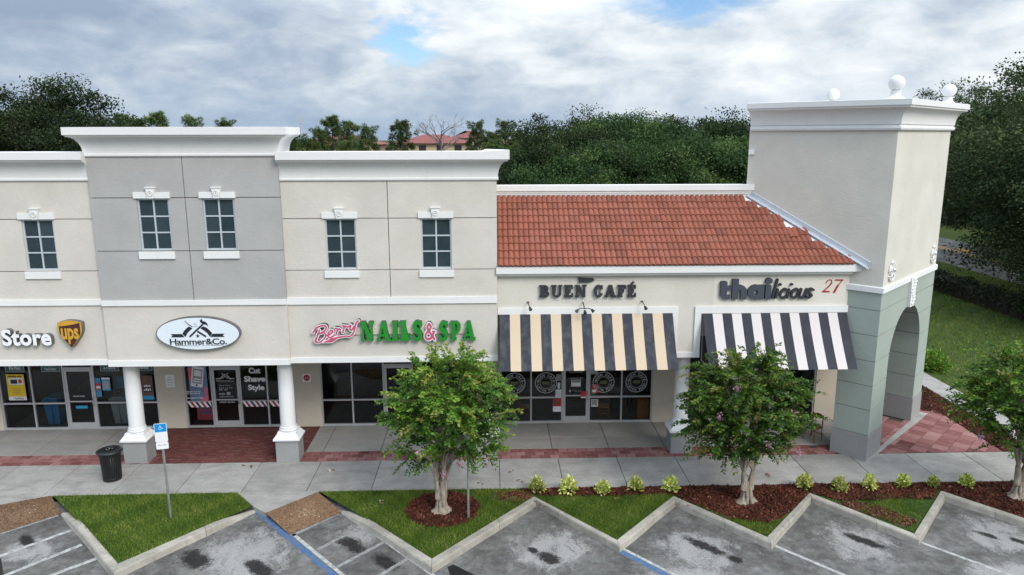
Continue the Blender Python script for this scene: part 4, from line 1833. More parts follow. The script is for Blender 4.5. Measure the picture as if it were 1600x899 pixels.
# eave board, small mould under it
m = MB()
xe = XR(21.89)
m.add([(0.165, 21.885, 5.93), (xe, 21.885, 5.93), (xe, 21.885, 6.125), (0.165, 21.885, 6.125),
       (0.165, 22.13, 5.93), (XR(22.13), 22.13, 5.93), (XR(22.13), 22.13, 6.125), (0.165, 22.13, 6.125)],
      [(0, 1, 2, 3), (0, 4, 5, 1), (3, 2, 6, 7), (4, 0, 3, 7), (1, 5, 6, 2)])
m.build('eave_board', 'white_trim', bC)
m = MB()
m.box(0.193, 21.98, 5.845, XR(22.13) + .02, 22.128, 5.929)
m.build('eave_mould', 'white_trim', bC)
# roof slope
E0, E1 = (21.88, 6.15), (24.49, 7.99)       # (y, z) at eave and at the top
sl = math.hypot(E1[0] - E0[0], E1[1] - E0[1])
ang = math.atan2(E1[1] - E0[1], E1[0] - E0[0])
m = MB()
m.add([(0.195, E0[0], E0[1] - .02), (XR(E0[0]), E0[0], E0[1] - .02), (XR(E1[0]), E1[0], E1[1] - .02), (0.195, E1[0], E1[1] - .02)], [(0, 1, 2, 3)])
m.add([(0.195, E1[0], 5.84), (XR(E1[0]), E1[0], 5.84), (XR(E1[0]), E1[0], E1[1] - .02), (0.195, E1[0], E1[1] - .02)], [(0, 1, 2, 3)])
roof = m.build('roof', 'white_trim', bC)
NR = 10
TWD, TLEN = 0.326, sl / NR


def tile_mesh():
    """double-roll tile, local x across, y up the slope, z out of the roof"""
    mb = MB()
    n = 16
    prof = []
    for k in range(n + 1):
        u = k / n
        h = 0.05 * abs(math.sin(2 * math.pi * u)) ** 0.75
        prof.append((u * (TWD - .004), h))
    L = TLEN + 0.05
    v = []
    for (y, lift) in ((-.012, 0.040), (0.004, 0.048), (L, 0.006)):
        for x, h in prof:
            v.append((x, y, h + lift))
    for x, h in prof:
        v.append((x, -.012, h + 0.004))
    q = n + 1
    f = []
    for r_ in range(2):
        for k in range(n):
            f.append((r_ * q + k, r_ * q + k + 1, (r_ + 1) * q + k + 1, (r_ + 1) * q + k))
    for k in range(n):
        f.append((3 * q + k, 3 * q + k + 1, k + 1, k))
    f += [(0, q, 2 * q, 3 * q), (n, 3 * q + n, 2 * q + n, q + n)]
    mb.add(v, f, 0, False)
    return mb


tm = tile_mesh()
tile0 = None
cpos = origin_of(roof)
n_tile = 0
tile_list = []
for j in range(NR):
    s0 = j * TLEN
    y = E0[0] + s0 * math.cos(ang)
    z = E0[1] + s0 * math.sin(ang)
    x = 0.205 + (0.0 if j % 2 == 0 else 0.0)
    while True:
        lim = XR(y + TLEN * math.cos(ang)) - 0.10
        if x + TWD > lim + 0.14 + 0.10 * math.sin(j * 2.1) + (0.12 if j < 3 else 0):
            break
        tile_list.append((x, y, z))
        x += TWD
for k, (x, y, z) in enumerate(tile_list[:300]):
    if tile0 is None:
        tile0 = tm.build('tile', 'roof_tile')
        o = tile0
    else:
        o = tile0.copy()
        link(o)
    o.location = (x - cpos[0] + random.uniform(-.003, .003), y - cpos[1], z - cpos[2] + random.uniform(-.004, .004))
    o.rotation_euler = (ang + random.uniform(-.012, .012), random.uniform(-.006, .006), random.uniform(-.008, .008))
    o.parent = roof
print('tiles', len(tile_list))
# lifted loose tiles by the tower
for (x, y, z, r_) in ((9.30, 22.80, 6.85, .10),):
    o = tile0.copy()
    link(o)
    o.location = (x - cpos[0], y - cpos[1], z - cpos[2])
    o.rotation_euler = (ang + r_ * .6, r_ * .4, r_ * 1.6)
    o.parent = roof
# metal flashing up the tower wall
m = MB()
pa = Vector((XR(24.55), 24.55, 8.04))
pb = Vector((XR(21.72), 21.72, 6.07))
nrm = Vector((-C45, -C45, 0))
d = (pb - pa)
steps = [pa, pb]
w0 = 0.16
v = []
for p in steps:
    v += [tuple(p + nrm * .03 + Vector((0, 0, .17))), tuple(p + nrm * .03), tuple(p + nrm * .15 + Vector((0, 0, 0.0))), tuple(p + nrm * .16 + Vector((0, 0, -.03))), tuple(p + nrm * 0.0 + Vector((0, 0, .18)))]
m.add(v, [(0, 1, 6, 5), (1, 2, 7, 6), (2, 3, 8, 7), (4, 0, 5, 9), (5, 6, 7, 8)])
m.build('flashing', 'flashing', roof)
# parapet behind the tiles
m = MB()
xr = XR(24.5) - .01
for (y, z0, z1) in ((24.50, 5.9, 8.07), (24.475, 8.071, 8.125), (24.455, 8.126, 8.20), (24.415, 8.201, 8.385)):
    m.add([(0.19, y, z0), (xr + (24.5 - y), y, z0), (xr + (24.5 - y), y, z1), (0.19, y, z1), (0.19, 24.82, z0), (xr - .3, 24.82, z0), (xr - .3, 24.82, z1), (0.19, 24.82, z1)],
          [(0, 1, 2, 3), (3, 2, 6, 7), (0, 4, 5, 1), (5, 4, 7, 6), (4, 0, 3, 7), (1, 5, 6, 2)])
m.build('parapet', 'white_trim', bC)
m = MB()
m.box(0.2, 24.83, 5.86, 12.0, 32.2, 7.75)
m.build('flat_roof', 'roof_membrane', bC)

# ------------------------------------------------------------------ corner tower, turned 45 degrees
tower = thing('corner_tower', 'tall cream corner tower with sage green arched base and ball finials', 'tower', (P0[0], P0[1], 0), R(45))
LOCAL.add(tower.name)
TU, TV = 5.61, 4.5
m = MB()
m.box(0, 0, 5.52, TU, TV, 10.12)
m.build('wall', 'tower_stucco', tower)
ARC_U0, ARC_U1, SPR = 1.27, 4.55, 2.87
UC, AR = (ARC_U0 + ARC_U1) / 2, (ARC_U1 - ARC_U0) / 2


def uL(z):
    return ARC_U0 if z <= SPR else (UC - math.sqrt(max(0.0, AR * AR - (z - SPR) ** 2)) if z < SPR + AR else UC)


LV = [0.0, 0.82, 1.64, 2.414, 3.20, 4.005, 4.796, 5.34]
TD = 1.08
for i in range(len(LV) - 1):
    z0, z1 = LV[i] + (0.012 if i else 0.001), LV[i + 1] - (0.012 if i < 6 else 0)
    base = i == 0
    mt = 'plinth_stucco' if base else 'sage_stucco'
    o_ = 0.02 if base else 0.0
    zs = [z0 + (z1 - z0) * k / 8 for k in range(9)]
    if i == 6:
        polys = [[(0, z0), (TU, z0), (TU, z1), (0, z1)]]
    else:
        left = [(-0, z0)] + [(uL(z) + o_, z) for z in zs] + [(0, z1)]
        right = [(TU, z0), (TU, z1)] + [(2 * UC - uL(z) - o_, z) for z in reversed(zs)]
        polys = [left, right]
    for q, pl in enumerate(polys):
        dep = TD if q == 0 and i < 6 else TV
        dep = TD if i == 6 else dep
        mb = MB()
        flat = [Vector((a, b, 0)) for a, b in pl]
        tri = geometry.tessellate_polygon([flat])
        mb.add([(a, -o_, b) for a, b in pl], [orient(t, pl) for t in tri])
        mb.add([(a, dep + o_, b) for a, b in pl], [tuple(reversed(orient(t, pl))) for t in tri])
        n = len(pl)
        v = [(a, -o_, b) for a, b in pl] + [(a, dep + o_, b) for a, b in pl]
        sg = sum(pl[k][0] * pl[(k + 1) % n][1] - pl[(k + 1) % n][0] * pl[k][1] for k in range(n))
        f = [(k, n + k, n + (k + 1) % n, (k + 1) % n) if sg > 0 else (k, (k + 1) % n, n + (k + 1) % n, n + k) for k in range(n)]
        mb.add(v, f)
        if base:
            mb.v = [((-o_ if abs(a) < 1e-6 else (TU + o_ if abs(a - TU) < 1e-6 else a)), b, c) for a, b, c in mb.v]
        mb.build('base_course' if base else 'rusticated_block', mt, tower)
m = MB()                                    # recessed core seen in the joints
for i in range(0, 6):
    pass
m.box(0.012, 0.012, 0.002, ARC_U0 - .012, TD - .012, SPR)
m.box(ARC_U1 + .012, 0.012, 0.002, TU - .012, TV - .012, 5.33)
m.box(0.012, 0.012, SPR + AR + .05, TU - .012, TD - .012, 5.33)
m.add([(0.012, 0.012, SPR), (0.8, 0.012, SPR + AR), (0.012, .012, SPR + AR), (0.012, TD - .012, SPR), (0.8, TD - .012, SPR + AR), (0.012, TD - .012, SPR + AR), (1.2, .012, SPR), (1.2, TD - .012, SPR)],
      [(0, 6, 1, 2), (3, 5, 4, 7), (0, 2, 5, 3)])
m.box(0.02, TD, 4.7, .4, TV - .02, 5.5)
m.build('core', 'groove', tower)
m = MB()
m.box(0.02, 0.02, 5.345, TU - .02, TV - .02, 5.515)
m.build('floor', 'sage_stucco', tower)


def ring_sweep(mb, prof, u0, v0, u1, v1, mi=0, back=1.0):
    n = len(prof)
    v = []
    for o, z in prof:
        v += [(u0 - o, v0 - o, z), (u1 + o, v0 - o, z), (u1 + o, v1 + o * back, z), (u0 - o, v1 + o * back, z)]
    f = [(i * 4 + k, i * 4 + (k + 1) % 4, (i + 1) * 4 + (k + 1) % 4, (i + 1) * 4 + k) for i in range(n - 1) for k in range(4)]
    return mb.add(v, f, mi)


m = ring_sweep(MB(), [(-.03, 5.341), (.055, 5.341), (.055, 5.50), (.03, 5.52), (-.03, 5.521)], 0, 0, TU, TV)
m.build('string_course', 'white_trim', tower)
prof = [(-.02, 10.10), (.05, 10.10), (.085, 10.125), (.10, 10.17), (.09, 10.22), (.055, 10.25), (.055, 10.275), (.085, 10.28)]
for k in range(1, 11):
    a = math.pi / 2 * k / 10
    prof.append((.085 + .25 * (1 - math.cos(a)), 10.28 + .46 * math.sin(a)))
prof += [(.36, 10.745), (.36, 10.785), (.38, 10.79), (.385, 10.80), (.40, 10.805), (.40, 10.965), (.37, 10.975), (-.4, 10.985), (-1.5, 10.98), (-2.2, 10.97)]
m = ring_sweep(MB(), prof, 0, 0, TU, TV - .05, 0, 0.0)
m.add([(-o_, TV - .05, z_) for o_, z_ in prof] + [(1.5, TV - .05, 10.97), (1.5, TV - .05, 10.1)], [tuple(range(len(prof) + 2))])
m.build('cornice', 'white_trim', tower)
m = MB()
for k in range(1, 12):
    m.box(-.402, -.4 + (TV + .8) * k / 12 - .004, 10.81, -.399, -.4 + (TV + .8) * k / 12 + .004, 10.962)
m.box(0, 0, 10.0, .01, .01, 10.01)
for (u, v) in ((.24, .24), (5.50, .16), (5.50, 3.98)):
    b = MB()
    b.lathe([(.31, 10.97), (.30, 11.0), (.20, 11.035), (.145, 11.09), (.13, 11.15), (.15, 11.185), (.165, 11.20), (.15, 11.215), (.10, 11.22)], (u, v, 0), 20)
    fin = b.build('finial', 'white_trim', tower)
    s = MB()
    s.lathe([(.225 * math.sin(math.pi * k / 12) + 1e-4, 11.425 - .225 * math.cos(math.pi * k / 12)) for k in range(13)], (u, v, 0), 20)
    s.build('ball', 'white_trim', fin)
# carved keystone and two rosettes on the arched side
m = MB()
kz0, kz1 = 4.47, 5.46
m.add([(UC - .20, -.09, kz0), (UC + .20, -.09, kz0), (UC + .30, -.09, kz1), (UC - .30, -.09, kz1), (UC - .20, .3, kz0), (UC + .20, .3, kz0), (UC + .30, .02, kz1), (UC - .30, .02, kz1)],
      [(0, 1, 2, 3), (0, 4, 5, 1), (3, 2, 6, 7), (4, 0, 3, 7), (1, 5, 6, 2)])
for k in range(9):
    t = k / 8
    a = math.sin(t * 9)
    m.tube([(UC - .12 + .1 * a, -.10, kz0 + .1 + .8 * t), (UC + .1 * a, -.125, kz0 + .14 + .8 * t), (UC + .12 + .06 * a, -.10, kz0 + .1 + .8 * t)], .03, 5)
m.build('keystone', 'white_trim', tower)
for u in (.65, 5.08):
    m = MB()
    for k in range(5):
        a = math.pi / 2 + 2 * math.pi * k / 5
        pts = [(u + .26 * math.cos(a + d_), -.03, 5.93 + .29 * math.sin(a + d_)) for d_ in (-.5, -.25, 0, .25, .5)]
        m.tube(pts, .035, 5)
        m.tube([(u + .08 * math.cos(a), -.035, 5.93 + .08 * math.sin(a)), (u + .2 * math.cos(a), -.05, 5.93 + .2 * math.sin(a))], [.05, .035], 6)
    ring = [(u + .13 * math.cos(2 * math.pi * k / 16), -.03, 5.93 + .14 * math.sin(2 * math.pi * k / 16)) for k in range(17)]
    m.tube(ring, .025, 5)
    m.build('rosette', 'white_trim', tower)
m = MB()
m.box(-.10, TV - .20, 9.36, .0, TV - .05, 9.50)
m.build('security_box', 'white_plastic', tower)

# ================================================================== SIGNS ON THE WALLS
FR = lambda x, z, y: ((x, y, z), (1, 0, 0), (0, 0, 1), (0, -1, 0))


def densify(p, closed=True):
    return p


# white channel letters and the brown shield
t = thing('letter_sign', 'row of white raised letters with dark sides on the cream wall', 'sign', (-13.75, YB, 4.1))
sans_letters('Store', (-14.50, 3.885, -13.06, 4.39), YB, 0.17, 'white_plastic', 'grey_return', t, 0.035, 0, 1.05)
t = thing('shield_sign', 'brown and gold shield sign beside the white letters', 'sign', (-12.47, YB, 4.25))
cx, cz = -12.475, 4.26


def shield(w, h, top, dx=0.0):
    """outline from the top left corner clockwise: arched top, upright sides, rounded foot with a point"""
    pts = []
    for k in range(13):
        u = -1 + 2 * k / 12
        pts.append((u * w, h * .40 + top * (1 - u * u)))
    side_ = []
    for k in range(1, 11):
        t_ = k / 10
        a = max(0.0, (t_ - .42) / .58)
        side_.append((w * (1 - a ** 2.1), h * .40 - h * (.62 * t_ + .34 * t_ ** 2 * a)))
    pts += side_
    pts += [(-x, z) for x, z in side_[:-1]][::-1]
    return pts


sh = shield(.35, .80, .07)
m = MB()
solid(m, [list(reversed(sh))], FR(cx, cz, YB), 0, .19, 0, 1)
m.build('shield_body', ['ups_gold', 'grey_return'], t)
m = MB()
top_cut = shield(.305, .70, -.02)
top_cut = [(x, z - .04 + (0.10 * (x + .305) / .61 - .02 if z > .1 else 0)) for x, z in top_cut]
solid(m, [list(reversed(top_cut))], FR(cx, cz, YB), .19, .196, 0, None)
m.build('shield_field', 'ups_brown', t)
m = MB()
p, f = fit_text('ups', (cx - .26, cz - .33, cx + .25, cz + .16), .03)
m.add([(x, YB - .200, z) for x, z in p], f)
m.build('lettering', 'ups_gold', t)

# oval barber sign
t = thing('oval_sign', 'white oval sign with crossed hammer and razor on the wall', 'sign', (-8.70, YG, 4.23))
cx, cz, ax, az = -8.70, 4.235, 1.235, .515
el = [(ax * math.cos(2 * math.pi * k / 72), az * math.sin(2 * math.pi * k / 72)) for k in range(72)]
m = MB()
solid(m, [el], FR(cx, cz, YG), 0, .15, 0, 0)
m.build('rim', 'grey_return', t)
m = MB()
el2 = [(x * .975, z * .945) for x, z in el]
solid(m, [el2], FR(cx, cz, YG), .15, .158, 0, None)
m.build('face', 'oval_face', t)
yp = YG - .163
m = MB()
U = 1 / 530.0        # one tracing unit in metres; the drawing is centred at (800, 410)


def px(x, z):
    return (cx + (x - 800) * U, cz + (410 - z) * U)


def flat_poly(mb, pts, mi=0, y=None):
    mb_pts = [px(*p_) for p_ in pts]
    tri = geometry.tessellate_polygon([[Vector((a, b, 0)) for a, b in mb_pts]])
    mb.add([(a, (yp if y is None else y), b) for a, b in mb_pts], [orient(t_, mb_pts) for t_ in tri], mi)


def thick(p_, w):
    (x0, y0), (x1, y1) = p_
    d_ = Vector((x1 - x0, y1 - y0)).normalized()
    n_ = Vector((-d_.y, d_.x)) * w / 2
    return [(x0 + n_.x, y0 + n_.y), (x1 + n_.x, y1 + n_.y), (x1 - n_.x, y1 - n_.y), (x0 - n_.x, y0 - n_.y)]


flat_poly(m, [(375, 412), (548, 412), (590, 466), (375, 466), (402, 440)])
flat_poly(m, [(1215, 412), (1028, 412), (990, 466), (1215, 466), (1185, 440)])
flat_poly(m, [(556, 410), (590, 360), (635, 315), (672, 290), (722, 322), (690, 350), (640, 395), (604, 462)])
flat_poly(m, [(1024, 410), (990, 360), (945, 315), (890, 290), (845, 322), (885, 350), (940, 395), (985, 462)])
flat_poly(m, thick(((665, 462), (885, 262)), 28))
flat_poly(m, [(842, 205), (866, 175), (888, 180), (886, 205), (930, 215), (960, 250), (968, 298), (945, 268), (915, 262), (890, 262), (868, 240)], 0, yp - .001)
flat_poly(m, thick(((795, 372), (925, 460)), 30), 0, yp - .0005)
flat_poly(m, thick(((650, 245), (725, 300)), 14))
st = []
for k in range(10):
    r_ = 36 if k % 2 == 0 else 15
    a = math.pi / 2 + math.pi * k / 5
    st.append((795 + r_ * math.cos(a), 447 - r_ * math.sin(a)))
flat_poly(m, st)
flat_poly(m, [(432, 598), (630, 598), (630, 606), (432, 606)])
flat_poly(m, [(985, 596), (1198, 594), (1198, 602), (985, 604)])
p, f = fit_text('Hammer&Co.', (*px(352, 588), *px(1240, 488)), .022, 0, .95)
m.add([(x, yp, z) for x, z in p], f)
m.build('print', 'ink', t)
m = MB()
flat_poly(m, thick(((612, 200), (655, 248)), 22))
for bx, tx in (((740, 262, 795, 244), 'EST.'), ((745, 298, 805, 278), '2018'), ((640, 614, 975, 590), 'BARBER SHOP')):
    flat_text(m, tx, (*px(bx[0], bx[1]), *px(bx[2], bx[3])), yp, 0, .01)
m.build('fine_print', 'pale_ink', t)

# nail salon sign
t = thing('salon_sign', 'pink script and big green serif letters on the cream wall', 'sign', (-2.9, YB, 4.2))
m = MB()
m.box(-4.95, YB - .05, 4.10, -0.62, YB, 4.31)
m.build('raceway', 'raceway', t)
serif_word('NAILS', -3.95, 3.925, .60, 1.93, YB, .17, 'green_face', 'green_return', 'letter', t)
serif_word('SPA', -1.60, 3.915, .59, 1.14, YB, .17, 'green_face', 'green_return', 'letter', t)
# script
SU = 1 / 596.0


def sp(x, z):
    return ((x - 120) * SU, (535 - z) * SU)


B1 = [sp(*q) for q in spline([(112, 350), (165, 275), (250, 228), (335, 222), (352, 265), (310, 325), (215, 372)], 6)]
B2 = [sp(*q) for q in spline([(232, 300), (190, 400), (152, 512)], 6)]
B3 = [sp(*q) for q in spline([(215, 368), (305, 350), (338, 400), (300, 470), (215, 528), (150, 512), (160, 455)], 6)]
E1_ = [sp(*q) for q in spline([(372, 400), (430, 370), (468, 325), (428, 308), (378, 375), (385, 432), (430, 440), (490, 395)], 6)]
R1_ = [sp(*q) for q in spline([(512, 270), (548, 285), (538, 335), (522, 392)], 6)]
R1b = [sp(*q) for q in spline([(534, 345), (556, 300), (585, 280), (604, 300)], 6)]
R2_ = [sp(*q) for q in spline([(636, 228), (672, 236), (660, 295), (644, 350)], 6)]
R2b = [sp(*q) for q in spline([(656, 300), (680, 252), (708, 232), (728, 250)], 6)]
Y1_ = [sp(*q) for q in spline([(755, 240), (790, 215), (772, 285), (800, 305), (850, 235)], 6)]
Y2_ = [sp(*q) for q in spline([(930, 138), (895, 160), (862, 260), (830, 360), (770, 420), (690, 415)], 6)]
SW = [sp(*q) for q in ((275, 532), (400, 470), (560, 420), (700, 400), (760, 412), (700, 425), (560, 455), (440, 532))]
lines = (B1, B2, B3, E1_, R1_, R1b, R2_, R2b, Y1_, Y2_)


def script(w, grow):
    return g_or(*[g_line(q, w + 2 * grow) for q in lines], lambda X, Y: g_poly(SW)(X, Y) - grow)


for nm, w, gr, d0, d1, face, side_ in (('script_body', .030, .021, 0, .15, 'white_plastic', 'dark_return'), ('script_face', .030, 0.0, .15, .156, 'pink_face', None)):
    lp = trace(script(w + .022, gr), -.12, -.12, 1.55, .85, .0115)
    m = MB()
    solid(m, lp, FR(-5.33, 3.885, YB), d0, d1, 0, 1 if side_ else None)
    m.build(nm, [face] + ([side_] if side_ else []), t)
AMP, _ = serif_glyph('&')
for nm, gr, d0, d1, face, side_ in (('ampersand', .06, 0, .15, 'white_plastic', 'dark_return'), ('ampersand_face', .0, .15, .156, 'pink_face', None)):
    lp = trace(lambda X, Y: AMP(X, Y) - gr, -.2, -.2, 1.2, 1.2, .025)
    m = MB()
    solid(m, [[(a * .40, b * .54) for a, b in q] for q in lp], FR(-2.03, 3.93, YB), d0, d1, 0, 1 if side_ else None)
    m.build(nm, [face] + ([side_] if side_ else []), t)

# café sign
t = thing('cafe_sign', 'charcoal slab serif letters above the tan striped awning', 'sign', (2.93, YC, 5.35))
serif_word('BUEN', 1.44, 5.175, .37, 1.50, YC, .10, 'charcoal_face', 'dark_return', 'letter', t)
serif_word('CAFÉ', 3.08, 5.165, .37, 1.36, YC, .10, 'charcoal_face', 'dark_return', 'letter', t)
m = MB()
lp = [[(0, -.07), (.30, -.075), (.40, -.055), (.48, -.005), (.43, .045), (.22, .055), (-.03, .075), (0.0, .03)]]
solid(m, lp, FR(2.66, 5.70, YC), 0, .07, 0, 0)
m.build('cup_mark', 'charcoal_face', t)
m = MB()
flat_text(m, 'LATIN FOOD', (2.20, 5.005, 3.57, 5.135), YC - .012, 0, .004, 0, 1.0)
for sx, x in ((1, 1.95), (-1, 3.90)):
    pts = [(x - .13 * sx, YC - .012, 5.07), (x - .05 * sx, YC - .012, 5.10), (x + .05 * sx, YC - .012, 5.075), (x + .17 * sx, YC - .012, 5.07)]
    m.tube(pts, .008, 5)
for x0, x1, x2 in ((2.05, 2.35, 2.62), (3.95, 3.6, 3.2)):
    m.tube(spline([(x0, YC - .012, 5.68), ((x0 + x1) / 2, YC - .012, 5.71), (x1, YC - .012, 5.67), (x2, YC - .012, 5.69)], 4), .007, 4)
m.build('thin_lettering', 'vinyl_white', t)

# thai restaurant sign
t = thing('restaurant_sign', 'slate grey rounded and italic letters above the white striped awning', 'sign', (8.5, YC, 5.33))
HV = .115
TH = {
    't': (g_or(g_box(.02, .12, .02 + 2 * HV, .60), g_box(.02, .33, .40, .47), g_ell(.02 + HV, .60, HV, .03), g_and(g_ring(.30, .19, .28, .19, .20, .15), lambda X, Y: np.maximum(Y - .19, X - .36)), g_box(.30, .0, .36, .15)), .425),
    'h': (g_or(g_box(.0, 0, .22, .70), g_box(.30, 0, .52, .26), g_and(g_ring(.26, .26, .26, .24, .22, .18), lambda X, Y: .24 - Y)), .56),
    'a': (g_or(g_cut(g_ell(.26, .245, .27, .255), g_ell(.27, .245, .065, .085)), g_box(.36, 0, .56, .49)), .60),
    'i': (g_or(g_box(.0, 0, .20, .48), g_ell(.11, .625, .125, .105)), .26)}
x = 6.965
for c in 'thai':
    fn, adv = TH[c]
    m = MB()
    solid(m, [[(a_ * .885, b_ * .905) for a_, b_ in q] for q in trace(fn, -.1, -.1, .75, .85, .012)], FR(x, 5.064, YC), 0, .10, 0, 1)
    m.build('letter', ['slate_face', 'slate_return'], t)
    x += adv * .885
x0, U_ = 8.56, 1.0


def ital(pts, k=.22):
    return [(a + k * b, b) for a, b in pts]


curs = {
    'l': ([[(.04, 0.02), (.04, .58)]], .10), 'i': ([[(.04, .02), (.04, .27)], [(.06, .42), (.075, .435)]], .135),
    'c': ([spline([(.20, .24), (.12, .29), (.03, .20), (.03, .08), (.12, .01), (.21, .05)], 5)], .215),
    'o': ([spline([(.13, .29), (.03, .22), (.03, .07), (.12, .01), (.22, .08), (.22, .22), (.13, .29)], 5)], .245),
    'u': ([spline([(.03, .28), (.03, .08), (.10, .01), (.19, .07), (.21, .28)], 5), [(.21, .28), (.215, .03)]], .235),
    's': ([spline([(.18, .25), (.10, .29), (.03, .23), (.10, .15), (.17, .08), (.09, .01), (.0, .05)], 5)], .20)}
x = x0
for c in 'licious':
    st_, adv = curs[c]
    fn = g_or(*[g_line(ital(q), .068) for q in st_])
    m = MB()
    solid(m, trace(fn, -.15, -.12, .5, .75, .012), FR(x, 5.085, YC), 0, .09, 0, 1)
    m.build('letter', ['charcoal_face', 'slate_return'], t)
    x += adv
# the thin red numerals
fn = g_or(g_line(ital(spline([(.03, .27), (.06, .36), (.16, .38), (.20, .29), (.13, .16), (.0, .02)], 6), .2), [.02] * 18 + [.035] * 7 + [.025] * 6),
          g_line(ital([(0.0, .02), (.20, .02)], .2), .04),
          g_line(ital([(.30, .375), (.52, .375)], .2), .035), g_line(ital(spline([(.52, .375), (.42, .20), (.36, .0)], 5), .2), [.02] * 5 + [.055] * 6))
m = MB()
solid(m, trace(fn, -.1, -.1, .8, .5, .008), FR(10.17, 5.255, YC - .004), 0, .02, 0, 0)
o = m.build('wall_numerals', 'red_ink')
tag(o, 'thin red numerals 27 beside the slate grey letters', 'sign')

# ================================================================== AWNINGS
def awning(name, label, x0, x1, n, ytop, ztop, ybot, zbot, dark, light):
    t = thing(name, label, 'awning', ((x0 + x1) / 2, ytop, ztop), 0, 'striped awnings')
    w = (x1 - x0) / n
    ns = 6
    for k in range(n):
        a, b = x0 + w * k, x0 + w * (k + 1)
        mb = MB()
        v = []
        for s in range(ns + 1):
            q = s / ns
            y, z = ytop + (ybot - ytop) * q, ztop + (zbot - ztop) * q
            sag = .035 * math.sin(math.pi * q)
            for x in (a, b):
                v.append((x, y + sag * .6, z - sag * .5))
        m_ = len(v)
        v += [(x, y + .008, z - .006) for x, y, z in v]
        f = []
        for s in range(ns):
            f.append((2 * s, 2 * s + 2, 2 * s + 3, 2 * s + 1))
            f.append((m_ + 2 * s, m_ + 2 * s + 1, m_ + 2 * s + 3, m_ + 2 * s + 2))
        f.append((2 * ns, m_ + 2 * ns, m_ + 2 * ns + 1, 2 * ns + 1))
        if k == 0:
            f += [(2 * s, m_ + 2 * s, m_ + 2 * s + 2, 2 * s + 2) for s in range(ns)]
        if k == n - 1:
            f += [(2 * s + 1, 2 * s + 3, m_ + 2 * s + 3, m_ + 2 * s + 1) for s in range(ns)]
        mb.add(v, f, 0, False)
        mb.build('canvas_panel', dark if k % 2 == 0 else light, t)
    fr = MB()
    for x in (x0 + .03, (x0 + x1) / 2, x1 - .03):
        fr.tube([(x, ytop + .02, ztop - .06), (x, ybot + .05, zbot - .0)], .018, 6)
        fr.tube([(x, ytop + .02, zbot + .02), (x, ybot + .05, zbot + .01)], .018, 6)
        fr.tube([(x, ytop + .03, zbot + .02), (x, ytop + .03, ztop - .06)], .018, 6)
    fr.tube([(x0 + .03, ybot + .05, zbot + .012), (x1 - .03, ybot + .05, zbot + .012)], .018, 6)
    fr.build('frame', 'steel_post', t)
    return t


awning('awning', 'black and tan striped awning below the café letters', .257, 5.555, 17, 22.07, 4.645, 21.10, 3.15, 'canvas_black', 'canvas_tan')
awning('awning', 'black and white striped awning beside the sage tower', 6.49, 10.955, 15, 22.07, 4.615, 21.08, 3.11, 'canvas_black_clean', 'canvas_white')

# little flood lamps over the café awning
def lamp_head(parent, x, y, z, dx, dy):
    mb = MB()
    d = Vector((dx, dy, -.5)).normalized()
    p = Vector((x, y, z))
    mb.tube([p - d * .04, p - d * .015, p + d * .045, p + d * .075], [.02, .035, .05, .054], 10)
    return mb.build('lamp_head', 'black_metal', parent)


for x, lab in ((1.16, 'single black flood lamp over the left part of the café awning'), (4.64, 'single black flood lamp over the right part of the café awning')):
    t = thing('flood_lamp', lab, 'lamp', (x, YC, 4.9), 0, 'flood lamps above the café awning')
    m = MB()
    m.tube([(x - .03, YC, 5.02), (x - .04, YC - .12, 5.03), (x - .02, YC - .25, 4.97), (x, YC - .30, 4.93)], .014, 6)
    m.lathe([(.001, 0), (.04, 0), (.04, .02), (.001, .02)], (x - .03, YC - .02, 5.01), 8)
    m.build('arm', 'black_metal', t)
    lamp_head(t, x + .01, YC - .33, 4.90, .2, -.4)
t = thing('flood_lamp', 'triple black flood lamp on a branched arm mid-way along the café awning', 'lamp', (2.82, YC, 4.9), 0, 'flood lamps above the café awning')
m = MB()
m.tube([(2.80, YC, 5.0), (2.80, YC - .15, 4.98), (2.81, YC - .33, 4.87)], .016, 6)
m.tube([(2.62, YC - .34, 4.85), (2.70, YC - .33, 4.89), (2.81, YC - .33, 4.87), (2.92, YC - .33, 4.89), (3.02, YC - .34, 4.85)], .014, 6)
m.build('arm', 'black_metal', t)
lamp_head(t, 2.60, YC - .36, 4.83, -.5, -.2)
lamp_head(t, 3.04, YC - .36, 4.83, .5, -.2)
lamp_head(t, 2.82, YC - .38, 4.80, 0, -.4)

# ================================================================== POSTERS, NOTICES, WINDOW PRINT
YP = YST - .045        # print stands on the outside of the glass plane, clear of the frame
PN = YST - .075


def poster(name, label, x0, z0, x1, z1, parts, base='poster_white', y=None, cat='poster', group=None):
    y = YP if y is None else y
    mb = MB()
    mb.box(x0, y, z0, x1, y + .008, z1)
    mats = [base]
    lay = 0
    for (a, b, c, d, mt) in parts:
        lay += 1
        if mt not in mats:
            mats.append(mt)
        yy = y - .0012 * lay
        X0, X1 = x0 + (x1 - x0) * a, x0 + (x1 - x0) * c
        Z0, Z1_ = z0 + (z1 - z0) * b, z0 + (z1 - z0) * d
        mb.quad((X0, yy, Z0), (X1, yy, Z0), (X1, yy, Z1_), (X0, yy, Z1_), mats.index(mt))
    o = mb.build(name, mats)
    return tag(o, label, cat, group or {'window_poster': 'posters and cards in the shop windows', 'door_sticker': 'stickers on the shop doors', 'wall_notice': 'notices on the beige piers'}.get(name))


def words(o, items, mt, y, name='print'):
    mb = MB()
    for tx, box, bold in items:
        flat_text(mb, tx, box, y, 0, bold)
    return mb.build(name, mt, o)


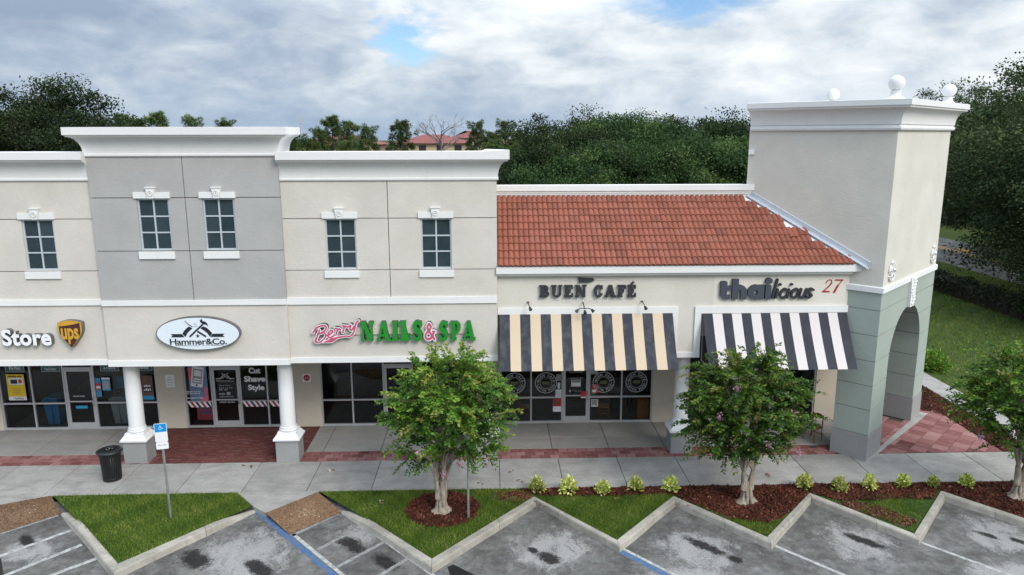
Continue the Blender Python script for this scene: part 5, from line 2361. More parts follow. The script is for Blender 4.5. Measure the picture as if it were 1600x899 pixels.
o = poster('window_poster', 'yellow poster with white foot in the far left window', -16.58, 1.09, -15.98, 2.02,
           [(0, 0, 1, .14, 'poster_white'), (.12, .60, .92, .86, 'poster_white'), (.22, .64, .60, .80, 'ink'), (.66, .66, .86, .80, 'poster_red')], 'poster_yellow')
words(o, [('Shipping Made', (-16.52, 1.92, -16.05, 1.985), .02), ('The UPS Store', (-16.38, 1.125, -16.06, 1.19), .02)], 'ink', YP - .009)
mb = MB()
for k in range(4):
    mb.box(-16.42, YP - .0082, 1.30 + .065 * k, -16.42 + .30 - .05 * (k % 2), YP - .008, 1.325 + .065 * k)
mb.build('fine_print', 'ups_gold', o)
for (x0, x1, tx, lab) in ((-16.57, -15.93, 'We Print', 'teal window sign reading We Print above the yellow poster'), (-15.36, -14.74, 'Mailboxes &\nPostal Solutions', 'teal window sign reading Mailboxes and Postal Solutions'),
                          (-13.38, -12.75, 'Packing\n& Shipping', 'teal window sign reading Packing and Shipping'), (-12.20, -11.62, 'Notary', 'teal window sign nearest the beige pier')):
    o = poster('window_sign', lab, x0, 2.10, x1, 2.44, [(.03, .05, .97, .95, 'poster_teal')], 'vinyl_grey', None, 'window sign', 'teal signs in the shop window')
    ls = tx.split('\n')
    words(o, [(l, (x0 + .12, 2.30 - .15 * k if len(ls) > 1 else 2.17, x1 - .12, 2.40 - .15 * k if len(ls) > 1 else 2.31), .01) for k, l in enumerate(ls)], 'vinyl_white', YP - .004)
poster('window_poster', 'narrow strip of blue and red shipping stickers beside the door', -13.60, 1.18, -13.42, 1.86,
       [(0, .78, 1, 1, 'poster_blue'), (0, .40, 1, .70, 'poster_red'), (.1, .45, .9, .58, 'poster_white'), (0, .05, 1, .28, 'poster_blue')], 'poster_navy')
poster('window_poster', 'light blue price list in the window right of the door', -13.38, 1.40, -13.10, 1.87,
       [(0, .85, 1, 1, 'poster_white'), (.1, .1, .9, .75, 'vinyl_grey')], 'poster_blue')
o = poster('window_poster', 'brown picture poster with blue foot behind the round column', -12.03, 1.06, -11.66, 1.93, [(0, 0, 1, .16, 'poster_blue'), (.1, .3, .9, .6, 'dark_wood')], 'poster_brown')
words(o, [('SAVE', (-11.97, 1.52, -11.73, 1.60), .03), ('SHOP', (-11.97, 1.38, -11.73, 1.47), .03)], 'poster_white', YP - .004)
m = MB()
flat_text(m, 'THE UPS STORE', (-14.42, 1.185, -14.02, 1.225), YST - .03, 0, .03)
m.build('lettering', 'vinyl_white', [c for c in bA.children if c.name.startswith('door')][0])
poster('door_sticker', 'blue strip sticker on the lower glass of the shop door', -14.36, .76, -13.96, .86, [], 'poster_blue', YST - .035, 'sticker')

o = poster('wall_notice', 'white paper notice on the beige pier beside the parking sign', -11.20, 1.505, -10.90, 1.955, [], 'poster_white', PN, 'notice')
words(o, [('NO', (-11.09, 1.83, -11.01, 1.90), .03), ('trespassing', (-11.15, 1.75, -10.95, 1.80), .02), ('loitering soliciting', (-11.17, 1.66, -10.93, 1.70), .01), ('violators towed away', (-11.17, 1.57, -10.93, 1.61), .01)], 'pale_ink', PN - .002)
o = poster('wall_notice', 'square white notice with red round symbol on the beige pier', -6.525, 1.645, -6.245, 1.94, [], 'poster_white', PN, 'notice')
m = MB()
ds = [(.11 * math.cos(2 * math.pi * k / 28), .115 * math.sin(2 * math.pi * k / 28)) for k in range(28)]
solid(m, [ds], FR(-6.385, 1.79, PN), 0, .002)
m.build('round_symbol', 'red_ink', o)
m = MB()
m.tube([(-6.44, PN - .004, 1.75), (-6.41, PN - .004, 1.83), (-6.385, PN - .004, 1.76), (-6.35, PN - .004, 1.83), (-6.33, PN - .004, 1.75)], .012, 4)
m.build('mark', 'poster_white', o)

# barber shop glazing print
o = poster('window_poster', 'barber poster with a drawn white phone on blue and red', -10.42, .985, -9.80, 2.40, [(.0, .55, .35, .85, 'poster_pink'), (.55, .0, 1, .35, 'poster_pink'), (.2, .1, .8, .5, 'poster_navy')], 'poster_navy')
mb = MB()
rot = R(-9)


def rp(x, z, ox=-10.12, oz=1.86):
    return (ox + x * math.cos(rot) - z * math.sin(rot), oz + x * math.sin(rot) + z * math.cos(rot))


def rquad(mb, a, b, c, d, y, mi):
    pts = [rp(a, b), rp(c, b), rp(c, d), rp(a, d)]
    mb.add([(q[0], y, q[1]) for q in pts], [(0, 1, 2, 3)], mi)


rquad(mb, -.20, -.36, .20, .37, YP - .006, 0)
rquad(mb, -.155, -.24, .155, .28, YP - .0075, 1)
rquad(mb, -.12, .02, .12, .24, YP - .009, 0)
rquad(mb, -.13, -.10, .13, -.05, YP - .009, 0)
rquad(mb, -.13, -.19, .13, -.14, YP - .009, 0)
rquad(mb, -.03, -.33, .03, -.27, YP - .009, 2)
mb.build('phone_print', ['vinyl_white', 'poster_grey', 'ink'], o)
m = MB()
for k, (tx, x0, x1, z) in enumerate((('Download our app', -10.55, -10.05, 1.31), ('and book your cut', -10.53, -10.08, 1.24), ('Book on-line today', -10.55, -9.98, 1.08))):
    flat_text(m, tx, (x0, z, x1, z + .045), YP - .012, 0, .01)
sfG = [c for c in bG.children if c.name.startswith('shopfront')][0]
dG = [c for c in bG.children if c.name.startswith('door')][0]
for tx, box in (('Cut', (-8.36, 1.96, -7.96, 2.17)), ('Shave', (-8.54, 1.66, -7.80, 1.87)), ('Style', (-8.42, 1.30, -7.86, 1.56))):
    m2 = MB()
    flat_text(m2, tx, box, YP - .002, 0, .045, 0, 1.0)
    m2.build('window_word', 'vinyl_white', sfG)
tag(m.build('small_print', 'vinyl_white', sfG), kind='stuff')
# barber stripe band
cols = ['vinyl_white', 'red_ink', 'vinyl_white', 'navy_stripe']
for x0, x1 in ((-10.545, -9.715), (-8.66, -7.80), (-7.74, -6.88)):
    m = MB()
    x = x0
    k = 0
    w = .088
    z0, z1 = .755, .955
    while x < x1 + .2:
        # slanted bar clipped to the band ends
        a = [(x, z1), (x + w, z1), (x + w + .13, z0), (x + .13, z0)]
        a = [(min(max(u, x0), x1), v) for u, v in a]
        if a[1][0] - a[0][0] > .004 or a[2][0] - a[3][0] > .004:
            m.add([(a[3][0], YP - .002, z0), (a[2][0], YP - .002, z0), (a[1][0], YP - .002, z1), (a[0][0], YP - .002, z1)], [(0, 1, 2, 3)], k % 4)
        x += w
        k += 1
    m.build('barber_stripe', cols, sfG)
# door: logo and hours
m = MB()


def dq(pts):
    m.add([(x, YST - .030, z) for x, z in pts], [tuple(range(len(pts)))])


dq([(-9.50, 1.80), (-9.36, 1.80), (-9.27, 1.90), (-9.20, 1.95), (-9.17, 1.93), (-9.26, 1.85), (-9.33, 1.76), (-9.50, 1.76)])
dq([(-8.86, 1.80), (-9.00, 1.80), (-9.09, 1.90), (-9.16, 1.95), (-9.19, 1.93), (-9.10, 1.85), (-9.03, 1.76), (-8.86, 1.76)][::-1])
dq([(-9.29, 1.79), (-9.27, 1.77), (-9.06, 1.97), (-9.09, 1.99)])
dq([(-9.08, 1.79), (-9.10, 1.77), (-9.31, 1.97), (-9.28, 1.99)][::-1])
for tx, box in (('Hammer&Co.', (-9.50, 1.67, -8.88, 1.74)), ('Shop Hours', (-9.40, 1.50, -9.02, 1.555)), ('Mon - Fri  9-7', (-9.42, 1.42, -8.97, 1.46)), ('Sat  8-5', (-9.42, 1.36, -9.12, 1.40)),
                ('follow', (-9.44, 1.20, -9.22, 1.27)), ('hammerandco', (-9.42, 1.11, -8.95, 1.15)), ('Get Sharp - Stay Sharp', (-9.44, .90, -8.92, .96))):
    flat_text(m, tx, box, YST - .030, 0, .012)
dq([(-9.17, 1.19), (-9.05, 1.19), (-9.05, 1.29), (-9.17, 1.29)])
m.build('lettering', 'vinyl_grey', dG)
m = MB()
rot2 = [(-7.33, 2.18), (-7.28, 2.12), (-6.98, 1.88), (-7.05, 1.93)]
m.add([(a, YP - .002, b) for a, b in ((-7.42, 2.10), (-7.36, 2.05), (-7.02, 1.83), (-6.98, 1.90), (-7.36, 2.14))], [(0, 1, 2, 3, 4)])
m.add([(a, YP - .003, b) for a, b in ((-7.30, 1.62), (-7.20, 1.56), (-6.90, 1.78), (-6.92, 1.88))], [(0, 1, 2, 3)])
m.build('razor_print', 'vinyl_grey', sfG)
# pink and blue towels or banners seen low in the window
tag(poster('window_poster', 'pink square poster with blue emblem low in the barber window', -10.28, .25, -9.72, .74, [(.30, .45, .85, .95, 'poster_navy'), (.42, .6, .75, .85, 'poster_pink')], 'poster_pink', YST + .06), cat='poster')

# café glazing: four round marks with lettering set round a ring
dC = [c for c in bC.children if c.name.startswith('door')][0]
sfC = [c for c in bC.children if c.name.startswith('shopfront')][0]


def arc_text(mb, s, c, r, a0, a1, h, y, top=True):
    n = len(s)
    for k, ch in enumerate(s):
        if ch == ' ':
            continue
        a = a0 + (a1 - a0) * (k + .5) / n
        v, f, _ = text_data(ch, h * 1.35, .05)
        if not len(v):
            continue
        mid = (v[:, 0].min() + v[:, 0].max()) / 2
        rot_ = a - math.pi / 2 if top else a + math.pi / 2
        ca, sa = math.cos(rot_), math.sin(rot_)
        rr = r - h / 2 if top else r + h / 2
        ox, oz = c[0] + rr * math.cos(a), c[1] + rr * math.sin(a)
        mb.add([(ox + (q[0] - mid) * ca - q[1] * sa, y, oz + (q[0] - mid) * sa + q[1] * ca) for q in v], f)


for cx in (.80, 1.90, 3.92, 5.08):
    c = (cx, 1.50)
    m = MB()
    for r0, r1 in ((.355, .385), (.20, .215)):
        n = 48
        v = [(c[0] + r_ * math.cos(2 * math.pi * k / n), YP - .002, c[1] + r_ * math.sin(2 * math.pi * k / n)) for r_ in (r0, r1) for k in range(n)]
        m.add(v, [(k, (k + 1) % n, n + (k + 1) % n, n + k) for k in range(n)])
    arc_text(m, 'BUEN CAFÉ', c, .285, math.pi * .97, math.pi * .03, .085, YP - .002)
    arc_text(m, 'LATIN FOOD', c, .285, math.pi * 1.06, math.pi * 1.94, .085, YP - .002, False)
    for s in (-1, 1):
        m.add([(c[0] + s * .285 + .02 * math.cos(k), YP - .002, c[1] + .02 * math.sin(k)) for k in [2 * math.pi * q / 8 for q in range(8)]], [tuple(range(8))])
    m.build('round_mark', 'vinyl_grey', sfC)
    m = MB()
    m.box(c[0] - .13, YP - .002, c[1] - .06, c[0] + .13, YP - .001, c[1] + .06)
    m.build('mark_centre', 'olive_print', sfC)
m = MB()
for tx, box in (('BIENVENIDOS', (2.72, 1.86, 3.18, 1.90)), ('welcome to our cafe', (2.72, 1.64, 3.20, 1.68)), ('open daily', (2.74, 1.33, 3.14, 1.36)), ('Yelp', (2.86, 1.16, 3.00, 1.22)), ('visa', (3.04, 1.17, 3.15, 1.20))):
    flat_text(m, tx, box, YST - .030, 0, .012)
m.add([(2.75 + .04 * math.cos(k), YST - .03, 1.19 + .05 * math.sin(k)) for k in [2 * math.pi * q / 10 for q in range(10)]], [tuple(range(10))])
m.build('lettering', 'vinyl_grey', dC)
poster('door_sticker', 'white opening hours card high on the café door glass', 2.79, 1.36, 3.12, 1.60, [(.05, .55, .95, .95, 'poster_grey')], 'poster_white', YST - .036, 'sticker')
poster('door_sticker', 'red and white sticker low on the café door edge', 3.13, .93, 3.33, 1.17, [(0, 0, 1, .2, 'poster_white')], 'poster_red', YST - .045, 'sticker')
poster('window_poster', 'white sheet of paper left of the café door', 2.235, .955, 2.44, 1.25, [(.1, .15, .9, .2, 'vinyl_grey'), (.1, .4, .9, .45, 'vinyl_grey'), (.1, .65, .9, .7, 'vinyl_grey')], 'poster_white')
poster('window_poster', 'grey code card stuck above the white sheet by the café door', 2.26, 1.58, 2.42, 1.80, [(.15, .1, .85, .45, 'poster_grey'), (.15, .55, .85, .9, 'poster_grey')], 'vinyl_grey')
poster('window_poster', 'small white bottle shaped card above the white sheet', 2.31, 1.28, 2.40, 1.50, [], 'vinyl_white')
poster('window_poster', 'red and pale green leaflet in the lower café window', 2.15, .43, 2.44, .90, [(0, 0, 1, .42, 'poster_white'), (.15, .6, .85, .85, 'poster_brown')], 'poster_red')
poster('window_poster', 'red heart shaped delivery sticker right of the café door', 3.50, 1.10, 3.74, 1.42, [(.1, .1, .7, .4, 'poster_white'), (0, -.22, .5, -.02, 'poster_green')], 'poster_red')
poster('window_poster', 'grey scrap of tape at the top right of the café door', 3.46, 1.80, 3.70, 1.96, [], 'vinyl_grey')
poster('window_poster', 'dark leaflet with white edge in the window under the red sticker', 3.50, .60, 3.74, .87, [(.06, .06, .9, .94, 'poster_grey'), (.2, .1, .6, .25, 'poster_white')], 'poster_white')
sfT = [c for c in bC.children if c.name.startswith('shopfront')][1]
m = MB()
for tx, box in (('thai', (7.74, 1.60, 8.02, 1.77)), ('licious', (8.40, 1.55, 8.85, 1.77)), ('thai', (9.05, 1.57, 9.5, 1.77)), ('licious', (9.60, 1.55, 10.2, 1.77))):
    m = MB()
    flat_text(m, tx, box, YP - .002, 0, .03)
    m.build('window_word', 'vinyl_white', sfT)
poster('window_poster', 'white menu sheet low in the restaurant window behind the leaves', 7.80, .30, 8.02, .66, [], 'poster_white', YST + .06)

# ================================================================== INSIDE THE SHOPS
def wheelie(label, x, y, mt, w=.52):
    t = thing('wheeled_bin', label, 'bin', (x, y, 0), 0, 'wheeled bins in the shop window')
    m_ = MB()
    v = []
    for z, hw, hd in ((.06, w * .37, .24), (.95, w * .5, .32)):
        v += [(x - hw, y - hd, z), (x + hw, y - hd, z), (x + hw, y + hd, z), (x - hw, y + hd, z)]
    m_.add(v, [(0, 1, 5, 4), (1, 2, 6, 5), (2, 3, 7, 6), (3, 0, 4, 7), (3, 2, 1, 0)])
    m_.box(x - .015, y - .335, .10, x + .015, y - .22, .94)
    m_.build('body', mt, t)
    m_ = MB()
    m_.box(x - w * .54, y - .36, .95, x + w * .54, y + .36, 1.02)
    m_.box(x - w * .42, y - .30, 1.02, x + w * .42, y + .28, 1.06)
    m_.build('lid', mt, t)
    for s in (-1, 1):
        m_ = MB()
        m_.tube([(x + s * w * .42, y + .22, .10), (x + s * w * .50, y + .22, .10)], .10, 12)
        m_.build('wheel', 'tyre', t)
    return t


wheelie('blue wheeled bin inside the window left of the shop door', -15.35, 25.42, 'bin_blue')
wheelie('grey wheeled bin inside the window right of the shop door', -13.05, 25.45, 'bin_grey', .56)


def chair(label, x, y, rz, mt, h=.92, group='wooden chairs inside the café'):
    t = thing('wooden_chair', label, 'chair', (x, y, 0), rz, group)
    LOCAL.add(t.name)
    m_ = MB()
    m_.box(-.21, -.21, .43, .21, .21, .47)
    m_.build('seat', mt, t)
    for sx in (-1, 1):
        for sy in (-1, 1):
            m_ = MB()
            top = .43 if sy < 0 else h
            m_.tube([(sx * .20, sy * .20, 0.002), (sx * .185, sy * .185, .43)] + ([(sx * .185, .22, top)] if sy > 0 else []), .02, 6)
            m_.build('leg', mt, t)
    m_ = MB()
    n = 8
    pts = [(-.2 + .4 * k / n, .215 + .03 * math.sin(math.pi * k / n), h - .09 + .05 * math.sin(math.pi * k / n)) for k in range(n + 1)]
    v = [(a, b + d, c + e) for a, b, c in pts for d, e in ((-.012, -.07), (-.012, .05), (.012, .05), (.012, -.07))]
    f = [(i * 4 + k, (i + 1) * 4 + k, (i + 1) * 4 + (k + 1) % 4, i * 4 + (k + 1) % 4) for i in range(n) for k in range(4)]
    m_.add(v, f)
    m_.build('backrest', mt, t)
    m_ = MB()
    m_.box(-.18, -.19, .20, .18, -.17, .225)
    m_.box(-.18, .17, .20, .18, .19, .225)
    m_.build('stretcher', mt, t)
    return t


chair('light wooden chair inside the café window right of the door', 4.02, 25.35, R(175), 'wood')
chair('light wooden chair inside the left café window beside the mullion', 1.22, 25.35, R(170), 'wood')
chair('red brown wooden armchair by the sage tower under the striped awning', 10.72, 23.15, R(-60), 'patio_wood', .86, 'chairs')
t = thing('cafe_table', 'dark café table behind the right window', 'table', (4.75, 26.1, 0))
m = MB()
m.box(4.35, 25.75, .72, 5.15, 26.45, .755)
m.build('tabletop', 'dark_wood', t)
for sx in (-1, 1):
    for sy in (-1, 1):
        m = MB()
        m.tube([(4.75 + sx * .33, 26.1 + sy * .28, 0.002), (4.75 + sx * .36, 26.1 + sy * .31, .72)], .022, 6)
        m.build('leg', 'dark_wood', t)
t = thing('wood_cabinet', 'orange wooden cabinet in the corner of the right café window', 'cabinet', (5.42, 25.5, 0))
m = MB()
m.box(5.22, 25.2, 0.003, 5.62, 25.7, .72)
m.build('body', 'wood', t)
m = MB()
m.box(5.24, 25.185, .05, 5.60, 25.199, .34)
m.build('drawer', 'wood', t)
m = MB()
m.box(5.24, 25.185, .37, 5.60, 25.199, .69)
m.build('drawer', 'wood', t)
t = thing('kiosk', 'brown self service kiosk inside the window right of the shop door', 'kiosk', (-13.25, 26.1, 0))
m = MB()
m.box(-13.55, 25.85, 0.003, -12.95, 26.3, 1.9)
m.build('body', 'poster_brown', t)
m = MB()
m.box(-13.42, 25.835, 1.15, -13.08, 25.849, 1.6)
m.build('screen', 'poster_blue', t)

# ================================================================== STREET FURNITURE
tx_, ty_ = -11.27, 20.92
t = thing('litter_bin', 'black slatted steel litter bin on the pavement by the round column', 'litter bin', (tx_, ty_, 0))
m = MB()
m.lathe([(.23, .06), (.255, .07), (.255, .10), (.23, .11)], (tx_, ty_, 0), 28)
m.lathe([(.27, .80), (.285, .81), (.285, .84), (.27, .85)], (tx_, ty_, 0), 28)
m.build('hoop', 'black_metal', t)
for k in range(26):
    a = 2 * math.pi * k / 26
    mb = MB()
    ca, sa = math.cos(a), math.sin(a)
    pr_ = [(.245, .02), (.262, .45), (.285, .78), (.335, .90)]
    v = []
    for r_, z in pr_:
        for s, q in ((-.021, 0), (.021, 0), (.021, .008), (-.021, .008)):
            v.append((tx_ + (r_ + q) * ca - s * sa, ty_ + (r_ + q) * sa + s * ca, z))
    f = [(i * 4 + j, i * 4 + (j + 1) % 4, (i + 1) * 4 + (j + 1) % 4, (i + 1) * 4 + j) for i in range(3) for j in range(4)]
    mb.add(v, f)
    mb.build('slat', 'black_metal', t)
m = MB()
m.lathe([(.13, .96), (.15, .985), (.28, .96), (.355, .925), (.365, .905), (.35, .885), (.30, .885), (.15, .93), (.13, .96)], (tx_, ty_, 0), 32)
m.build('lid', 'black_metal', t)
m = MB()
m.lathe([(.001, .05), (.215, .05), (.235, .80), (.225, .80), (.20, .08), (.001, .08)], (tx_, ty_, 0), 24)
m.build('liner', 'dark_return', t)
m = MB()
for k in range(5):
    a = 2 * math.pi * k / 5
    m.lathe([(.001, 0), (.03, .01), (.035, .04), (.001, .05)], (tx_ + .06 * math.cos(a), ty_ + .07 * math.sin(a), .86), 6)
m.build('litter', 'poster_white', t)


def wheelchair(mb, cx, cz, s, y, mi=0):
    def ln(pts, w):
        for a, b in zip(pts[:-1], pts[1:]):
            d_ = Vector((b[0] - a[0], b[1] - a[1]))
            n_ = Vector((-d_.y, d_.x)).normalized() * w / 2
            q = [(a[0] - n_.x, a[1] - n_.y), (b[0] - n_.x, b[1] - n_.y), (b[0] + n_.x, b[1] + n_.y), (a[0] + n_.x, a[1] + n_.y)]
            mb.add([(cx + u * s, y, cz + v * s) for u, v in q], [(0, 1, 2, 3)], mi)
    mb.add([(cx + (-.10 + .10 * math.cos(k)) * s, y, cz + (.78 + .10 * math.sin(k)) * s) for k in [2 * math.pi * q / 10 for q in range(10)]], [tuple(range(10))], mi)
    ln([(-.10, .66), (-.06, .22), (.30, .20), (.46, -.12), (.58, -.06)], .12)
    ln([(-.08, .44), (.22, .42)], .09)
    ln([(-.14 + .34 * math.cos(a), -.02 + .34 * math.sin(a)) for a in [math.radians(125 + k * 20) for k in range(12)]], .09)


def parking_sign(label, x, y, rz, lean, h=1.95, top=2.70):
    t = thing('parking_sign', label, 'road sign', (x, y, 0), 0, 'disabled parking signs in the grass')
    m_ = MB()
    lx, ly = lean
    f_ = lambda z: (x + lx * z, y + ly * z)
    v = []
    for z in (-.05, h + .05, top - .05):
        c = f_(z)
        for a, b in ((-.028, 0.012), (-.028, -.012), (0, -.024), (.028, -.012), (.028, .012), (0, .0)):
            v.append((c[0] + a, c[1] + b, z))
    m_.add(v, [(i * 6 + k, i * 6 + (k + 1) % 6, (i + 1) * 6 + (k + 1) % 6, (i + 1) * 6 + k) for i in range(2) for k in range(6)] + [(12, 13, 14, 15, 16, 17)])
    m_.build('post', 'steel_post', t)
    ca, sa = math.cos(rz), math.sin(rz)

    def board(nm, z0, z1, w, mats, draw):
        mb = MB()
        r_ = .03
        pts = []
        for cx_, cz_, a0 in ((w / 2 - r_, z1 - r_, 0), (-w / 2 + r_, z1 - r_, 90), (-w / 2 + r_, z0 + r_, 180), (w / 2 - r_, z0 + r_, 270)):
            for k in range(4):
                a = R(a0 + 30 * k)
                pts.append((cx_ + r_ * math.cos(a), cz_ + r_ * math.sin(a)))
        solid(mb, [pts], ((0, 0, 0), (1, 0, 0), (0, 0, 1), (0, -1, 0)), 0, .004, 0, 0)
        draw(mb)
        out = []
        for a, b, z in mb.v:
            c = f_(z)
            b2 = b - .026
            out.append((c[0] + a * ca - b2 * sa, c[1] + a * sa + b2 * ca, z))
        mb.v = out
        return mb.build(nm, mats, t)

    def d1(mb):
        w = .305
        mb.quad((-w / 2 + .012, -.0055, top - .235), (w / 2 - .012, -.0055, top - .235), (w / 2 - .012, -.0055, top - .012), (-w / 2 + .012, -.0055, top - .012), 1)
        wheelchair(mb, 0.0, top - .135, .095, -.007, 0)
    b1 = board('sign_board', h + .20, top, .305, ['poster_white', 'sign_blue'], d1)
    mb_items = (('PARKING BY', top - .30), ('DISABLED', top - .345), ('PERMIT ONLY', top - .39))

    def d2(mb):
        for tx, z in mb_items[:0]:
            pass
        flat_text(mb, '$250 FINE', (-.11, h + .10, .11, h + .135), -.006, 1, .02)
    board('fine_plate', h, h + .195, .30, ['poster_white', 'pale_ink'], d2)
    return t


parking_sign('blue and white disabled parking sign on a leaning post in the first grass wedge', -8.577, 18.53, R(14), (-.012, .0), 1.98, 2.69)
parking_sign('disabled parking sign half hidden behind the crape myrtle leaves', -.643, 18.27, R(-62), (0.004, 0), 2.02, 2.76)

# ================================================================== PLANTS
def unit(v):
    return v / np.maximum(np.linalg.norm(v, axis=-1, keepdims=True), 1e-9)


def leaf_quads(pos_, dirs, length, width, droop=0.0, seed=0):
    """one folded-free diamond-ish quad per leaf: base, two sides, tip"""
    r_ = np.random.default_rng(seed)
    n = len(pos_)
    d = unit(dirs)
    up = unit(r_.normal(size=(n, 3)) * 0.5 + np.array([0, 0, 1.0]))
    s = unit(np.cross(d, up))
    L = length * (0.75 + 0.5 * r_.random((n, 1)))
    Wd = width * (0.75 + 0.5 * r_.random((n, 1)))
    nrm = np.cross(s, d)
    p0 = pos_
    mid = pos_ + d * L * 0.5
    p1 = mid + s * Wd * 0.5 + nrm * Wd * .12
    p2 = pos_ + d * L - nrm * L * 0.10
    p3 = mid - s * Wd * 0.5 + nrm * Wd * .12
    v = np.stack([p0, p1, p2, p3], 1).reshape(-1, 3)
    q = np.arange(n * 4).reshape(n, 4)
    return v, q


def myrtle(label, x, y, cx, cz, rx, rz, seed, nspray=330, ry=None, multi=2, flowers=9, bare=1.8):
    """crape myrtle: pale fluted trunk, upright stems, arching leafy sprays"""
    r_ = np.random.default_rng(seed)
    ry = ry or rx * .9
    t = thing('crape_myrtle', label, 'tree', (x, y, 0), 0, 'crape myrtles in the planting strip')
    o = np.array([x, y, 0.0])
    bark = MB()
    # trunk: fused stems that flare at the foot
    stems = []
    for k in range(multi):
        a = 2 * math.pi * k / multi + .4
        off = .10 if multi == 2 else .07
        base = o + np.array([off * math.cos(a), off * math.sin(a) * .6, 0])
        pts = [base + np.array([.05 * math.cos(a), .03 * math.sin(a), -.03]), base + np.array([.01, 0, .12]), base + np.array([0.0, 0, .40]), base + np.array([.02 * math.cos(a), .02 * math.sin(a), .68]), base + np.array([.06 * math.cos(a), .05 * math.sin(a), .92])]
        bark.tube(pts, [.20, .12, .10, .085, .06], 9)
        stems.append(pts[-1])
    for k in range(7):
        a = 2 * math.pi * k / 7
        bark.tube([o + np.array([.17 * math.cos(a), .15 * math.sin(a), -.02]), o + np.array([.10 * math.cos(a), .09 * math.sin(a), .30]), o + np.array([.08 * math.cos(a), .07 * math.sin(a), .66])], [.06, .05, .03], 6)
    tr = bark.build('trunk', 'myrtle_bark', t)
    limbs = MB()
    cen = np.array([cx, y, cz])
    P, D, T = [], [], []
    ends = []
    nl = 23
    for k in range(nl):
        s = stems[k % len(stems)]
        a = 2 * math.pi * (k * 0.618) % (2 * math.pi)
        rr = .15 + .85 * ((k + .5) / nl) ** .6
        e = cen + np.array([rx * .66 * rr * math.cos(a), ry * .66 * rr * math.sin(a), rz * (.62 - 1.22 * rr ** 2) + r_.normal() * .12])
        c1 = s + (e - s) * .30 + np.array([0, 0, .36])
        pts = spline([s, c1, s + (e - s) * .7 + np.array([0, 0, .14]), e], 4)
        limbs.tube(pts, list(np.linspace(.038, .007, len(pts))), 5)
        ends.append(pts)
    base_pts = np.array([p for pts in ends for p in pts[4:]])
    for k in range(nspray):
        # target on a lumpy ellipsoid shell, more at the outside
        u = unit(r_.normal(size=3) * np.array([1, 1, .9]))
        rad = r_.random() ** .36
        lump = 1 + .15 * math.sin(u[0] * 5 + seed) * math.cos(u[1] * 4 + u[2] * 5) + .09 * r_.normal() + (.18 if r_.random() < .06 else 0)
        hole_ = math.sin(u[0] * 7 + seed * 1.3) * math.sin(u[2] * 8 + seed) * math.cos(u[1] * 5)
        if hole_ > .42 and rad > .6:
            continue
        e = cen + u * np.array([rx, ry, rz]) * rad * lump
        if e[2] < cz - rz * .93:
            e[2] = cz - rz * .93 + .15 * r_.random()
        if np.hypot(e[0] - x, e[1] - y) < .75 and e[2] < bare:
            continue
        tgt = e * .72 + cen * .28
        tgt[2] = e[2] - .12
        j = np.argmin(((base_pts - tgt) ** 2).sum(1))
        b = base_pts[j]
        v = e - b
        L = np.linalg.norm(v)
        LM = .62 if k % 4 else .95
        if L > LM:
            if L > LM + .22:
                e = e - v / L * (L - LM - .22)
            b = e - v / L * LM
            v = e - b
            L = LM
        n = max(5, int(L / .033))
        ts = np.linspace(.06, 1, n)
        arch = .16 * L * np.sin(np.pi * ts) - .02 * ts ** 2
        pts = b + v * ts[:, None] + np.stack([np.zeros(n), np.zeros(n), arch], 1)
        if k % 3 == 0:
            limbs.tube([pts[i] for i in range(0, n, max(1, n // 3))], .006, 3, 0, False)
        tan = unit(np.gradient(pts, axis=0))
        side_ = unit(np.cross(tan, np.array([0, 0, 1.0]) + r_.normal(size=3) * .25))
        tint = np.clip(.46 + .24 * r_.normal() + .12 * u[2] + .12 * math.sin(u[0] * 6 + seed) * math.sin(u[2] * 7 + 2 * seed), 0, 1)  # varies per spray, paler towards the crown top
        for sg in (-1, 1):
            P.append(pts + r_.normal(size=(n, 3)) * .012)
            D.append(side_ * sg * (.8 + .3 * r_.random((n, 1))) + tan * .6 + np.array([0, 0, .10]) + r_.normal(size=(n, 3)) * .28)
            T.append(np.clip(tint + .14 * r_.normal(size=n) + .16 * (ts > .88), 0, 1))
    limbs.build('limbs', 'myrtle_bark', t)
    P, D, T = np.concatenate(P), np.concatenate(D), np.concatenate(T)
    v, q = leaf_quads(P - o, D, .098, .056, 0, seed)
    cr = arrays('crown', v, q, 'myrtle_leaf', t, T)
    # pink flower heads
    for k in range(flowers):
        u = unit(np.array([r_.normal(), -abs(r_.normal()) - .5, r_.normal() * .8]))
        c = cen + u * np.array([rx, ry, rz]) * (.97 + .06 * r_.random())
        n = 46
        pp = c - o + r_.normal(size=(n, 3)) * np.array([.045, .045, .06])
        fv, fq = leaf_quads(pp * .8, r_.normal(size=(n, 3)), .045, .04, 0, seed + k)
        arrays('blossom', fv, fq, 'petal', t, r_.random(n))
    return t


myrtle('crape myrtle in the round mulch bed before the nail salon', -1.38, 18.65, -1.10, 2.96, 2.06, 1.72, 11, 1050, 1.7, 4, 6, 1.8)
myrtle('crape myrtle in the mulch before the white striped awning', 7.04, 18.90, 6.86, 2.82, 2.02, 1.74, 23, 1080, 1.6, 2, 5, 1.25)
myrtle('crape myrtle nearest the brick corner plaza, cut by the photo edge', 14.75, 18.95, 14.7, 3.05, 2.1, 1.74, 37, 1000, 1.85, 4, 3, 1.6)

